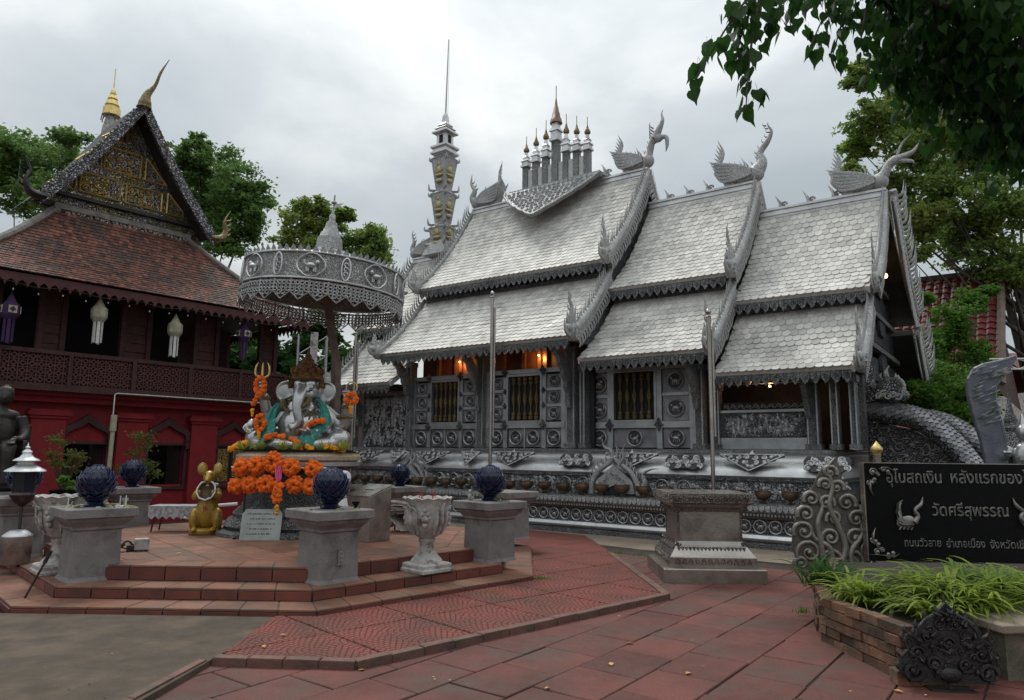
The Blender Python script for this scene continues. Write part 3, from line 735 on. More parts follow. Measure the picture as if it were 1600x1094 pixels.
# upper wall in shade with lit timber behind the eave
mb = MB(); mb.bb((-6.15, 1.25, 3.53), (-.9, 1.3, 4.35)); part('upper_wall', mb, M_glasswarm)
bbs('upper_post', [((x, 1.17, 3.53), (x + .09, 1.25, 4.3)) for x in (-5.6, -5.0, -4.86, -4.3, -3.5, -2.9, -2.45, -2.28, -1.7)], mat('copper_toned_post', (.35, .16, .07), (.2, .09, .04), 5, .4, .6), temple)
# porch
mb = MB(); mb.bb((1.85, 1.36, 1.95), (3.48, 1.46, 2.42)); part('relief_parapet', mb, M_relief)
bbs('parapet_rail', [((1.85, 1.28, 1.71), (3.48, 1.46, 1.93)), ((1.85, 1.30, 2.42), (3.48, 1.46, 2.47))], M_frame, temple)
mb = MB(); mb.bb((1.85, 1.38, 2.47), (3.48, 1.42, 2.62)); part('parapet_crest', mb, M_dark)
mb = MB()
for i in range(11):
    for s_ in (0, 1): scroll(mb, (1.94 + i * .146 + s_ * .06, 2.54), .045, 1, .011, 1 - 2 * s_, 0, Matrix.Translation((0, 1.365, 0)))
part('crest_scrolls', mb, M_orn)
mb = MB(); mb.bb((1.5, 3.0, 1.7), (4.2, 3.05, 3.5)); part('porch_back_wall', mb, M_dark)
mb = MB(); mb.bb((1.7, 1.3, 2.98), (4.35, 1.46, 3.06)); part('porch_beam', mb, M_relief_d)
bbs('end_column', [((4.22, vv - .12, 1.7), (4.42, vv + .12, 3.1)) for vv in (1.75, 2.6, 4.6, 5.5)] + [((4.25, 1.4, 2.25), (4.33, 2.6, 2.35))], M_relief_d, temple)
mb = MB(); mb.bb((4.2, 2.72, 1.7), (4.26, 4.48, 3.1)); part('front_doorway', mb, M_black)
mb = MB(); mb.bb((4.24, 1.87, 1.72), (4.3, 2.48, 2.2)); part('end_parapet', mb, M_relief)

# --- roofs
def prof_pts(v0, z0, v1, z1, sag, n=10):
    return [(v0 + (v1 - v0) * i / n, z0 + (z1 - z0) * i / n - sag * math.sin(PI * i / n)) for i in range(n + 1)]
tw, te = .150, .165
tile = MB(); pl_ = []
for i in range(7):
    a = PI + PI * i / 6; pl_.append((tw / 2 * .97 * math.cos(a), tw * .42 * math.sin(a)))
tile.prism(pl_ + [(tw / 2 * .97, te * .9), (-tw / 2 * .97, te * .9)], .014); tile_me = tile.mesh('tile')
cam_l = V3((6.75, -12.7, 1.6))
alltiles = []
MF = {'front': (1.25, .42)}
def roof(secname, x0, x1, xr0, xr1, pts, low=False):
    "one tier on the near slope: deck, fascia, lace valance, tiles; and the plain far slope"
    n = len(pts)
    m = MB(); top = []; 
    for i, (v, z) in enumerate(pts):
        t = i / (n - 1); a = x0 + (xr0 - x0) * t; b = x1 + (xr1 - x1) * t
        top += [(a, v, z), (b, v, z), (a, v + .03, z - .12), (b, v + .03, z - .12)]
    fs = []
    for i in range(n - 1):
        o = i * 4; fs += [(o, o + 1, o + 5, o + 4), (o + 1, o + 3, o + 7, o + 5), (o + 2, o, o + 4, o + 6)]
    fs.append((0, 2, 3, 1)); m.add(top, fs)
    mf, mx_ = MF.get(secname, (1, 0)); far = [(x_ + (mx_ * (RC - v_) / 3 if k_ % 2 else 0), RC + (RC - v_) * mf, z_) for k_, (x_, v_, z_) in enumerate(top)]
    m.add(far, [tuple(reversed(f)) for f in fs])
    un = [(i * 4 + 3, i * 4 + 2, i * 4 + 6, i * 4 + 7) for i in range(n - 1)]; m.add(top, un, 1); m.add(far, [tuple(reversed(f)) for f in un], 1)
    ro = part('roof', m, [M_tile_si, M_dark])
    # eave fascia and lace
    v0, z0 = pts[0]
    bbs('eave_board', [((x0 + .05, v0 + .03, z0 - .20), (x1 - .05, v0 + .08, z0 - .02)), ((x0 + .05, 2 * RC - v0 - .08, z0 - .20), (x1 - .05, 2 * RC - v0 - .03, z0 - .02))], M_dark, ro)
    m = MB(); k = int((x1 - x0 - .1) / .17); st = (x1 - x0 - .1) / k; hgt = .20
    for i in range(k):
        xa = x0 + .05 + i * st
        m.prism([(xa, 0), (xa, -hgt * .6), (xa + st * .25, -hgt * .85), (xa + st * .42, -hgt * 1.12), (xa + st * .7, -hgt * .95), (xa + st * .9, -hgt * .6), (xa + st, 0)], .03, Matrix.Translation((0, v0 + .012 + random.uniform(-.004, .004), z0 - .075)))
        scroll(m, (xa + st * .5, -hgt * .48), .055, 1.1, .014, 1, i, Matrix.Translation((0, v0 - .01, z0 - .075)), seg=4)
    obj('lace_valance', m, M_relief_f, ro, kind='stuff')
    # tiles: rows by arc length
    L = [0]
    for i in range(1, n): L.append(L[-1] + math.hypot(pts[i][0] - pts[i - 1][0], pts[i][1] - pts[i - 1][1]))
    rows = int(L[-1] / te)
    for r_ in range(rows + 1):
        s = r_ * te; i = 1
        while i < n - 1 and L[i] < s: i += 1
        f = (s - L[i - 1]) / (L[i] - L[i - 1]); v = pts[i - 1][0] + f * (pts[i][0] - pts[i - 1][0]); z = pts[i - 1][1] + f * (pts[i][1] - pts[i - 1][1])
        th = math.atan2(pts[i][1] - pts[i - 1][1], pts[i][0] - pts[i - 1][0])
        if s > L[-1] + .02: break
        t = min(1, s / L[-1]); a = x0 + (xr0 - x0) * t + .02; b = x1 + (xr1 - x1) * t - .02
        c = int((b - a) / tw); off = (b - a - c * tw) / 2
        for j in range(c + (1 if r_ % 2 else 0)):
            x = a + off + tw * (j + (.5 if r_ % 2 == 0 else 0))
            x = min(max(x, a + tw * .4), b - tw * .4)
            th2 = th + .09 + random.uniform(-.03, .03)
            fr = FR((x, v - math.sin(th) * .018, z + math.cos(th) * .018), (1, random.uniform(-.012, .012), random.uniform(-.012, .012)), (0, math.cos(th2 - .15), math.sin(th2 - .15)))
            alltiles.append(((V3((x, v, z)) - cam_l).length, fr, ro))
    return ro
SEC = [ # lower eave, lower top, upper eave, ridge ; x at eave / x at ridge
    ('main', (-6.52, -.85), (-6.40, -.62), (0, 4.06), (1.62, 5.68), (1.30, 6.0), (RC, 8.78)),
    ('mid', (-.85, 1.98), (-.62, 2.12), (.3, 3.60), (1.78, 5.05), (1.48, 5.33), (RC, 7.82)),
    ('front', (1.98, 4.48), (2.12, 4.78), (.6, 3.16), (1.92, 4.48), (1.66, 4.74), (RC, 7.06)),
    ('rear', (-8.75, -6.4), (-8.85, -6.3), (.3, 3.38), (1.75, 4.85), (1.48, 5.13), (RC, 7.60))]
PROF = {}
for nm, xe, xr, a, b, c, d in SEC:
    lo = prof_pts(*a, *b, .13); up = prof_pts(*c, *d, .24, 14); PROF[nm] = (lo, up)
    mid_l = (xe[0] + xr[0]) / 2, (xe[1] + xr[1]) / 2
    roof(nm, xe[0], xe[1], mid_l[0], mid_l[1], lo, True); roof(nm, mid_l[0], mid_l[1], xr[0], xr[1], up)
    # strip where lower tier meets the upper wall
    m = MB(); m.bb((mid_l[0] + .05, b[0] - .04, b[1] - .02), (mid_l[1] - .05, b[0] + .05, c[1] + .08)); m.bb((mid_l[0] + .05, b[0] - .10, b[1] - .02), (mid_l[1] - .05, b[0] - .04, b[1] + .07)); part('roof_step_wall', m, M_relief_d)
    # ridge beam
    m = MB(); m.bb((xr[0], RC - .07, d[1] - .08), (xr[1], RC + .07, d[1] + .13)); m.bb((xr[0], RC - .10, d[1] - .02), (xr[1], RC + .10, d[1] + .03)); m.bb((xr[0], RC - .11, d[1] + .10), (xr[1], RC + .11, d[1] + .15)); part('ridge_beam', m, M_silver)
alltiles.sort(key=lambda t: t[0])
rest = {}
for k, (d_, fr, ro) in enumerate(alltiles):
    if k < 300:
        o = link('tile', tile_me, M_tile_si_o, ro); o.matrix_basis = fr
    else:
        m = rest.setdefault(ro, MB()); m.m = fr; m.prism(pl_ + [(tw / 2 * .97, te * .9), (-tw / 2 * .97, te * .9)], .014)
for ro, m in rest.items(): m.m = Matrix.Identity(4); obj('tile_field', m, M_tile_si, ro, kind='stuff')
# soffits, inner ceilings
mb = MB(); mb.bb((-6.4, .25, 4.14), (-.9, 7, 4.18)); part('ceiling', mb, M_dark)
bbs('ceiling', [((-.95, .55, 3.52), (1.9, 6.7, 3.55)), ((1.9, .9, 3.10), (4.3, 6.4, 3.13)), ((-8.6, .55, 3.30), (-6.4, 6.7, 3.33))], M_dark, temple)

# --- bargeboards with fins
def board(x, pts, mirror=False, fin=.17, droop=True, body=.085, thick=.1, sgn=1, mf=1):
    P = [(v if not mirror else RC + (RC - v) * mf, z) for v, z in pts]
    m = MB(); Q = spline([(x, v, z + .10) for v, z in P], 2)
    m.tube(Q, [body * (1.15 - .35 * i / (len(Q) - 1)) for i in range(len(Q))], 8)
    # flat board below the body
    n = len(P)
    vs = [(x - thick / 2, v, z + .1) for v, z in P] + [(x - thick / 2, v, z - .14) for v, z in P] + [(x + thick / 2, v, z + .1) for v, z in P] + [(x + thick / 2, v, z - .14) for v, z in P]
    fs = []
    for i in range(n - 1):
        fs += [(i, i + 1, n + i + 1, n + i), (2 * n + i + 1, 2 * n + i, 3 * n + i, 3 * n + i + 1), (n + i, n + i + 1, 3 * n + i + 1, 3 * n + i), (i + 1, i, 2 * n + i, 2 * n + i + 1)]
    fs += [(0, n, 3 * n, 2 * n), (n - 1, 2 * n - 1, 4 * n - 1, 3 * n - 1)]
    m.add(vs, fs)
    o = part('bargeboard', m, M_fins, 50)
    # flame fins
    m = MB(); L = 0; nx = .06; sd = -1 if mirror else 1
    for i in range(1, n):
        a, b = P[i - 1], P[i]; l = math.hypot(b[0] - a[0], b[1] - a[1]); t = V3((0, (b[0] - a[0]) / l, (b[1] - a[1]) / l)); nn = V3((0, -t.z, t.y)) * sd
        while nx < L + l:
            s = nx - L; o_ = V3((x, a[0], a[1])) + t * s + nn * .08
            h = fin * random.uniform(.85, 1.25) * (1.5 if mf > 1 else 1); xo = V3((.5 * h, 0, 0)) if mf > 1 else V3((0, 0, 0))
            horn(m, [o_ - t * .02, o_ + nn * h * .5 - t * .02 + xo, o_ + nn * h + t * h * .45 + V3((0, 0, h * .3)) + xo * 1.3], [.042, .034, .004], 3, 5, .6, up=(1, 0, 0))
            if droop:
                o2 = V3((x + .04 * sgn, a[0], a[1])) + t * s - nn * .16
                horn(m, [o2 + nn * .1, o2 - nn * h * .35, o2 - nn * h * .7 - t * h * .5], [.05, .04, .004], 3, 5, .7, up=(1, 0, 0))
            nx += .125
        L += l
    obj('fin', m, M_fins, o, 60, kind='stuff')
    return o
def hook(x, v, z, h=.95, mirror=False, sgn=1, slim=False):
    "naga head flaring up at the lower end of a board"
    s = -1 if not mirror else 1; m = MB()
    b = .6 if slim else 1
    m.ball((x, v + s * .06, z + .10), (.12 * b, .19, .20), 10, 7)
    m.ball((x, v + s * .22, z + .16), (.09 * b, .14, .10), 8, 6)
    horn(m, [(x, v, z + .05), (x, v + s * .22, z + .32), (x, v + s * .10, z + h * .62), (x, v + s * .20, z + h * .85), (x, v + s * .16, z + h * 1.12)], [.11 * b, .10 * b, .06 * b, .04 * b, .005], 5, 6, .55, up=(1, 0, 0))
    horn(m, [(x, v + s * -.05, z + .1), (x, v + s * .02, z + .35), (x, v - s * .08, z + h * .75)], [.09 * b, .07 * b, .005], 5, 6, .55, up=(1, 0, 0))
    horn(m, [(x, v - s * .14, z + .15), (x, v - s * .12, z + .35), (x, v - s * .22, z + h * .55)], [.08 * b, .06 * b, .005], 4, 6, .55, up=(1, 0, 0))
    horn(m, [(x, v + s * .12, z + .02), (x, v + s * .34, z + .10), (x, v + s * .40, z + .34)], [.08 * b, .06 * b, .005], 4, 6, .6, up=(1, 0, 0))
    for k in range(5):
        zz = z + h * (.25 + .16 * k); vv = v + s * (.20 - .02 * k)
        horn(m, [(x, vv, zz), (x, vv + s * .09, zz + .04), (x, vv + s * .12, zz + .12)], [.03, .025, .003], 3, 5, .6, up=(1, 0, 0))
    for k in range(8):
        a = k / 8 * 2 * PI; scroll(m, (v + s * .04 + .10 * math.cos(a), z + .08 + .12 * math.sin(a)), .035, 1, .012, 1, a, Matrix.Translation((x + .11 * sgn * b, 0, 0)) @ Matrix.Rotation(PI / 2, 4, 'Z'), seg=4)
    return part('naga_head', m, M_fins, 60)
for nm, sgn, x_lo, x_mid, x_hi, mir in (('main', 1, -.80, -.70, -.60, 0), ('mid', 1, 2.02, 2.08, 2.16, 0), ('front', 1, 4.50, 4.66, 4.82, 0), ('front', 1, 4.50, 4.66, 4.82, 1), ('mid', 1, 2.02, 2.08, 2.16, 1), ('main', 1, -.80, -.70, -.60, 1), ('main', -1, -6.56, -6.5, -6.44, 0), ('rear', -1, -8.8, -8.82, -8.88, 0)):
    lo, up = PROF[nm]; mf = 1.25 if (nm == 'front' and mir) else 1
    if mf > 1: x_lo, x_mid, x_hi = 5.0, 4.93, 4.86
    board((x_lo + x_mid) / 2, lo, mir, .20, sgn > 0, .095 if sgn > 0 else .05, sgn=sgn, mf=mf); board((x_mid + x_hi) / 2, up, mir, .20, sgn > 0, .095 if sgn > 0 else .05, sgn=sgn, mf=mf)
    f = (lambda q: RC + (RC - q) * mf) if mir else (lambda q: q)
    hook((x_lo + x_mid) / 2, f(lo[0][0]), lo[0][1] - .05, .95 if sgn > 0 else .5, mir, sgn); hook((x_mid + x_hi) / 2, f(up[0][0]), up[0][1] - .05, .95 if sgn > 0 else .55, mir, sgn, slim=nm == 'front')
# gable infill of the front, dark carved boards
lo, up = PROF['front']
def gable(x, lo, up, m_, mf=1):
    m = MB(); P = [(v, z - .12) for v, z in lo] + [(v, z - .12) for v, z in up[1:]]; P = P + [(RC + (RC - v) * mf, z) for v, z in reversed(P[:-1])]
    n = len(P); m.add([(x, v, z) for v, z in P] + [(x - .08, v, z) for v, z in P], [tuple(range(n)), tuple(reversed(range(n, 2 * n)))]); part('gable', m, m_)
gable(4.35, lo, up, M_dark, 1.25)
M_gbl = mat('gable_dark_silver', (.06, .062, .07), (.035, .036, .042), 3, .45, .6, 1, 18, 'relief', patina=(.012, .012, .014), bd=.03)
for z, hw, h, dx in ((3.1, 2.3, .45, .10), (3.7, 1.95, .10, .18), (3.9, 1.75, .4, .10), (4.4, 1.55, .10, .18), (4.62, 1.5, .36, .10), (5.1, 1.15, .1, .16), (5.3, .95, .3, .08), (5.9, .55, .2, .05)):
    mb = MB(); mb.bb((4.35, RC - hw, z), (4.35 + dx, RC + hw * 1.22, z + h)); part('gable_board', mb, M_gbl if h > .2 else M_relief_d)
for z, hw in ((3.45, .5), (4.32, .45), (5.15, .4)):
    mb = MB(); mb.m = Matrix.Translation((4.46, RC + .2, z)) @ Matrix.Rotation(PI / 2, 4, 'Y'); mb.lathe([(.22, 0), (.2, .05), (.14, .03), (.001, .06)], 20, cap=False, mod=lambda r, zz, a: (r * (1 + .8 * abs(math.sin(a))), zz)); part('gable_oval', mb, M_gbl, 40)
gl = MB(); gl.ball((4.58, RC + .5, 5.45), .055, 8, 6); part('gable_lamp', gl, M_lamp)
for nm, x in (('main', -.75), ('mid', 2.0)):
    lo, up = PROF[nm]; gable(x - .06, lo, up, M_relief_d)

# --- ridge birds
def bird(x, z, s, neck, sc_=1.0, tailh=.75):
    m = MB(); c = (x, RC, z)
    m.m = Matrix.Translation(c) @ Matrix.Diagonal((s * sc_ * .88, sc_ * .9, sc_, 1))
    for k in range(5): horn(m, [(.30 - .14 * k, 0, .38), (.26 - .14 * k, 0, .50), (.18 - .14 * k, 0, .60 + .03 * k)], [.05, .045, .004], 3, 5, .5)
    m.ball((.02, 0, .22), (.36, .17, .18), 14, 9, rot=(0, -.15, 0)); m.ball((.34, 0, .26), (.22, .19, .20), 12, 8)
    for sy in (-1, 1):
        for k in range(6):      # long wing feathers
            zz = .12 + k * .06
            horn(m, [(.25, sy * .17, .26 + .01 * k), (-.1, sy * .25, zz + .04), (-.50 - .035 * k, sy * (.20 + .01 * k), zz + .05 + .03 * k), (-.62 - .05 * k, sy * .19, zz + .14 + .035 * k)], [.06, .055, .045, .01], 4, 6, .5, up=(0, 1, 0))
    for k in range(6):   # raised tail
        horn(m, [(-.35, 0, .2), (-.62 - .03 * k, (k - 2.5) * .03, .30 + tailh * .05 * k), (-.66 + .02 * k, (k - 2.5) * .035, .40 + tailh * (.30 + .08 * k)), (-.80 + .02 * k, (k - 2.5) * .03, .34 + tailh * (.50 + .15 * k))], [.07, .075, .05, .005], 4, 6, .5, up=(0, 1, 0))
    horn(m, [(.05, 0, .42), (.03, 0, .58), (-.05, 0, .75)], [.07, .04, .005], 4, 6, .5)
    p, r_ = neck; horn(m, [(a, 0, b) for a, b in p], r_, 6, 9)
    q = spline([(a, 0, b) for a, b in p], 6)
    for i in range(6, len(q) - 6, 3): horn(m, [q[i] + V3((-.05, 0, 0)), q[i] + V3((-.13, 0, .02)), q[i] + V3((-.15, 0, .10))], [.035, .025, .003], 3, 5, .5)
    o = part('ridge_bird', m, M_fins, 60); return o, m
nk_tall = ([(.36, .30), (.52, .55), (.46, .85), (.66, 1.10), (.80, 1.35), (.78, 1.62)], [.19, .13, .085, .07, .03, .006])
o, m = bird(2.14 - .35, 7.90, 1, ([(.36, .30), (.50, .50), (.46, .75), (.66, .98), (.78, 1.20), (.70, 1.38), (.70, 1.46)], [.2, .14, .09, .075, .04, .02, .006]), 1.0, .8)
o, m = bird(-.60 - .35, 8.88, 1, ([(.34, .30), (.42, .50), (.50, .75), (.58, .82)], [.17, .11, .10, .12]), .95)
mb = MB(); mb.m = Matrix.Translation((-.95, RC, 8.88)) @ Matrix.Scale(.95, 4)
horn(mb, [(.52, 0, .85), (.66, 0, 1.1), (.76, 0, 1.32), (.74, 0, 1.5), (.78, 0, 1.62)], [.12, .09, .05, .02, .006], 5, 7)
mb.ball((.62, 0, .84), (.15, .11, .12), 10, 7); horn(mb, [(.68, 0, .86), (.86, 0, .80), (.88, 0, .58), (.84, 0, .40)], [.07, .06, .05, .01], 4, 7)
for k in range(5): horn(mb, [(.48, 0, .8 + .09 * k), (.38, 0, .9 + .09 * k), (.40, 0, 1.0 + .09 * k)], [.05, .035, .004], 3, 5, .5)
part('bird_head', mb, M_fins, 60)
o, m = bird(4.72 - .35, 7.14, 1, ([(.34, .30), (.46, .42), (.58, .62), (.74, .70), (.86, .68)], [.17, .12, .10, .11, .06]), .95, .75)
mb = MB(); mb.m = Matrix.Translation((4.37, RC, 7.14)) @ Matrix.Scale(.95, 4)
horn(mb, [(.70, 0, .72), (.98, 0, .80), (1.12, 0, .98)], [.09, .05, .005], 4, 6); horn(mb, [(.74, 0, .66), (.95, 0, .60), (1.0, 0, .54)], [.06, .04, .01], 4, 6)
horn(mb, [(.68, 0, .78), (.80, 0, 1.05), (1.02, 0, 1.25)], [.05, .04, .004], 4, 6, .6)
part('bird_head', mb, M_fins, 60)
o, m = bird(-6.42 + .42, 8.86, -1, ([(.36, .25), (.56, .45), (.46, .7), (.62, .95), (.60, 1.25)], [.15, .11, .085, .05, .006]), .98, .9)
o, m = bird(-8.85 + .30, 7.70, -1, ([(.36, .25), (.50, .45), (.42, .7), (.52, .95), (.50, 1.15)], [.14, .10, .07, .03, .006]), .9, .5)
cro = MB()
horn(cro, [(.10, 0, 0), (.0, 0, .05), (-.02, 0, .16), (-.12, 0, .34)], [.09, .10, .07, .006], 4, 6, .5); scroll(cro, (.06, .10), .075, 1.2, .028); cro = cro.mesh('crocket', 60)
for x, z in ((-.10, 7.93), (.42, 7.93), (.92, 7.95), (2.62, 7.18), (3.22, 7.18), (3.75, 7.2)): link('ridge_crocket', cro, M_fins, temple, (x, RC, z))
for x in (-5.15, -1.85): link('ridge_crocket', cro, M_fins, temple, (x, RC - .05, 8.95), scale=1.15)

# --- triangular relief panel and the seven pinnacles
xc = -3.46; hw = 1.55
mb = MB(); n = 10; rt = [(hw * (1 - (i / n) ** 1.25) * (1 + .02 * (i % 2)), -1.5 * (i / n) ** .9 * (1 + .025 * (i % 2))) for i in range(n + 1)]
poly = rt + [(-a, b) for a, b in reversed(rt[:-1])]
f = FR((xc, 3.33, 9.02), (1, 0, 0), (0, .62, .79))
mb.prism(list(reversed(poly)), .07, f)
mb.m = f
for sx in (-1, 1):
    for i in range(n): mb.tube([(sx * rt[i][0], -.05, rt[i][1]), (sx * rt[i + 1][0], -.05, rt[i + 1][1])], .035, 6)
rnd = random.Random(4)
for r_ in range(9):
    zz = -.12 - r_ * .145; tt = min(.98, (-zz / 1.5) ** 1.11); lim = hw * (1 - tt ** 1.25) - .13; k_ = int(lim / .075)
    for j in range(-k_, k_ + 1, 2):
        scroll(mb, (j * .075, zz + rnd.uniform(-.02, .02)), rnd.uniform(.06, .075), 1.3, .014, 1 if (r_ + j // 2) % 2 else -1, rnd.uniform(0, 6), Matrix.Translation((0, -.045, 0)), seg=4)
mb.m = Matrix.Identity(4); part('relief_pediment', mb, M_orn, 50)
mb = MB(); mb.bb((xc - 1.5, 3.40, 9.0), (xc + 1.5, 3.75, 9.12)); mb.bb((xc - 1.55, 3.36, 8.93), (xc + 1.55, 3.78, 9.0)); part('pinnacle_ledge', mb, M_orn)
mb = MB(); mb.bb((xc - .95, 3.56, 9.12), (xc + .95, 3.60, 9.72)); part('pale_screen', mb, M_white)
def pinn(x, h, big=False):
    z0 = 9.12; w_ = .17 if not big else .2; s = h
    m = MB(); m.lathe([(w_ / 2, 0), (w_ / 2, s * .42)], sq=True, c=(x, RC, z0)); p = part('pinnacle', m, M_relief_f)
    m = MB(); q = w_ / 2
    m.lathe([(q * 1.0, .42 * s), (q * 1.5, .425 * s), (q * 1.5, .455 * s), (q * 1.15, .46 * s), (q * 1.15, .52 * s), (q * 1.55, .525 * s), (q * 1.2, .56 * s), (q * .9, .565 * s), (q * .9, .60 * s), (q * 1.1, .605 * s), (q * .6, .635 * s), (q * .4, .68 * s), (q * .25, .74 * s)], sq=True, c=(x, RC, z0)); obj('stepped_cap', m, M_silver, p)
    m = MB(); g = .09 if not big else .16
    if big: prof = [(g * .4, .60 * s), (g * 1.15, .61 * s), (g * .95, .66 * s), (g * .8, .665 * s), (g * .65, .72 * s), (g * .55, .725 * s), (g * .4, .78 * s), (g * .3, .785 * s), (g * .15, .85 * s), (.012, .88 * s), (.012, s)]
    else: prof = [(g * .25, .70 * s), (g * .9, .715 * s), (g, .745 * s), (g * .6, .79 * s), (g * .5, .80 * s), (g * .15, .86 * s), (.010, .88 * s), (.010, s)]
    m.lathe(prof, 10, c=(x, RC, z0)); obj('gilt_parasol', m, M_goldd if not big else mat('copper_parasol', (.22, .14, .11), (.14, .09, .07), 12, .5, .6), p, 50)
for i, h in enumerate((1.68, 1.85, 2.0, 2.95, 2.0, 1.85, 1.72)): pinn(xc - 1.02 + i * .34, h, i == 3)

# --- tall carved spire on the rear ridge
xs = -7.66; mb = MB()
mb.lathe([(.45, 7.65), (.36, 7.9), (.29, 8.1)], sq=True, c=(xs, RC, 0)); sp = part('spire', mb, M_fins)
for (z0, z1, wb, wt) in ((7.95, 8.62, .27, .31), (8.62, 9.75, .20, .29), (9.75, 10.92, .20, .30)):
    m = MB(); m.lathe([(wb, z0), (wb, z0 + .06), (wb * .92, z0 + .1), (wt, z1 - .12), (wt * 1.08, z1 - .08), (wt * .8, z1)], sq=True, c=(xs, RC, 0)); obj('spire_stage', m, M_orn, sp)
    m = MB(); zc = (z0 + z1) / 2
    for (dx, dy) in ((0, -1), (1, 0)):
        k = (wb + wt) / 2 - .0
        def P(a, b, c_): return (xs + dx * k + (a if dy else 0), RC + dy * k + (a if dx else 0), b)
        m.ball(P(0, zc + .30, 0), (.06 if dy else .05, .05 if dy else .06, .08), 8, 6); m.ball(P(0, zc + .10, 0), (.10 if dy else .05, .05 if dy else .10, .14), 8, 6); m.ball(P(0, zc - .08, 0), (.17 if dy else .06, .06 if dy else .17, .06), 8, 6); m.ball(P(0, zc - .26, 0), (.13 if dy else .05, .05 if dy else .13, .07), 8, 6)
        for s_ in (-1, 1): m.tube([P(s_ * .07, zc + .18, 0), P(s_ * .15, zc + .08, 0), P(s_ * .05, zc + .02, 0)], .03, 5)
    obj('gilt_figure', m, mat('spire_gilt', (.45, .40, .20), (.34, .30, .16), 12, .45, .5) if z0 < 8 else bpy.data.materials['spire_gilt'], sp, 50)
    m = MB()
    for sx in (-1, 1):
        for sy in (-1, 1):
            for zz, s_ in ((z0 + .05, .22), (z1 - .15, .13)):
                horn(m, [(xs + sx * wb, RC + sy * wb, zz), (xs + sx * (wb + .14), RC + sy * (wb + .1), zz + .02), (xs + sx * (wb + .16), RC + sy * (wb + .12), zz + s_)], [.05, .05, .005], 4, 5)
    obj('corner_flame', m, M_fins, sp, 60, kind='stuff')
m = MB(); m.lathe([(.22, 10.92), (.33, 11.0), (.33, 11.06), (.27, 11.08), (.27, 11.14), (.33, 11.2), (.33, 11.26), (.19, 11.28), (.19, 11.68), (.31, 11.7), (.30, 11.76), (.22, 11.82), (.25, 11.86), (.16, 11.94), (.18, 11.98), (.09, 12.10), (.07, 12.3), (.03, 12.42)], sq=True, c=(xs, RC, 0)); obj('spire_pavilion', m, M_silver, sp)
m = MB(); m.bb((xs - .07, RC - .205, 11.3), (xs + .07, RC - .192, 11.62)); m.bb((xs + .192, RC - .07, 11.3), (xs + .205, RC + .07, 11.62)); obj('niche', m, M_black, sp)
m = MB(); m.tube([(xs, RC, 12.4), (xs + .05, RC, 14.97)], [.03, .018], 6); m.tube([(xs + .09, RC, 12.3), (xs + .10, RC, 14.95)], .006, 4); obj('lightning_rod', m, M_steel, sp)

# lamps that are lit under the eaves
for lx_, lv_, lz_ in ((-2.35, 1.08, 3.86), (-4.75, 1.08, 3.86), (2.75, 1.62, 2.95)):
    m = MB(); m.ball((lx_, lv_, lz_), (.025, .025, .02), 8, 6); part('eave_lamp', m, M_lamp)
    ld = bpy.data.lights.new('eave_lamp_light', 'POINT'); ld.energy = 7; ld.color = (1, .55, .22); ld.shadow_soft_size = .05
    lo_ = bpy.data.objects.new('eave_lamp_light', ld); COL.objects.link(lo_); lo_.location = TW(lx_, lv_ - .02, lz_ - .06)

def relief_crowd(x0, x1, z0, z1, v, n, seed, name='relief_figure', sc_=1.0):
    "little beaten-metal figures, foliage and curls standing proud of a panel"
    rnd = random.Random(seed); m = MB()
    for i in range(n):
        x, z = rnd.uniform(x0, x1), rnd.uniform(z0, z1); k = rnd.random()
        if k < .35:   # small person
            s_ = sc_ * rnd.uniform(.8, 1.2); m.ball((x, v, z + .065 * s_), (.018 * s_, .02, .02 * s_), 6, 5); m.ball((x, v, z), (.028 * s_, .022, .048 * s_), 7, 5)
            for q in (-1, 1): m.tube([(x + q * .02 * s_, v - .01, z + .03 * s_), (x + q * .055 * s_, v - .015, z + rnd.uniform(-.02, .05) * s_)], .009 * s_, 4); m.tube([(x + q * .012 * s_, v - .01, z - .04 * s_), (x + q * .03 * s_, v - .01, z - .09 * s_)], .011 * s_, 4)
        elif k < .75: scroll(m, (x, z), rnd.uniform(.03, .055) * sc_, 1.3, .010 * sc_, rnd.choice((-1, 1)), rnd.uniform(0, 6), Matrix.Translation((0, v - .008, 0)), seg=4)
        else:
            for q in range(4): m.ball((x + rnd.gauss(0, .03) * sc_, v, z + rnd.gauss(0, .03) * sc_), (.02 * sc_, .016, .02 * sc_), 5, 4)
    part(name, m, M_med, 50, kind='stuff')
relief_crowd(-8.1, -6.42, 1.80, 3.02, WV['b'], 330, 1, sc_=1.15)
relief_crowd(1.92, 3.42, 2.02, 2.36, 1.36, 110, 2)
relief_crowd(-8.4, 4.3, .84, 1.08, .45, 420, 3)

# ================================================================== RED HALL
HO = V3((-7.78, 16.2, 0)); HR = R(50.4)
hall = thing('red_hall', 'red two-storey hall with old terracotta tile roof, gilded gable and fretwork balcony', 'hall', HO, HR)
def hp(name, mb, m, smooth=0, parent=None, **k): return obj(name, mb, m, parent or hall, smooth, **k)
def HW(s, y, z): return HO + V3((math.cos(HR), math.sin(HR), 0)) * s + V3((-math.sin(HR), math.cos(HR), 0)) * y + V3((0, 0, z))
S0, S1 = -4.7, 2.62
wins = (-3.28, -1.67, 0.0, 1.58)
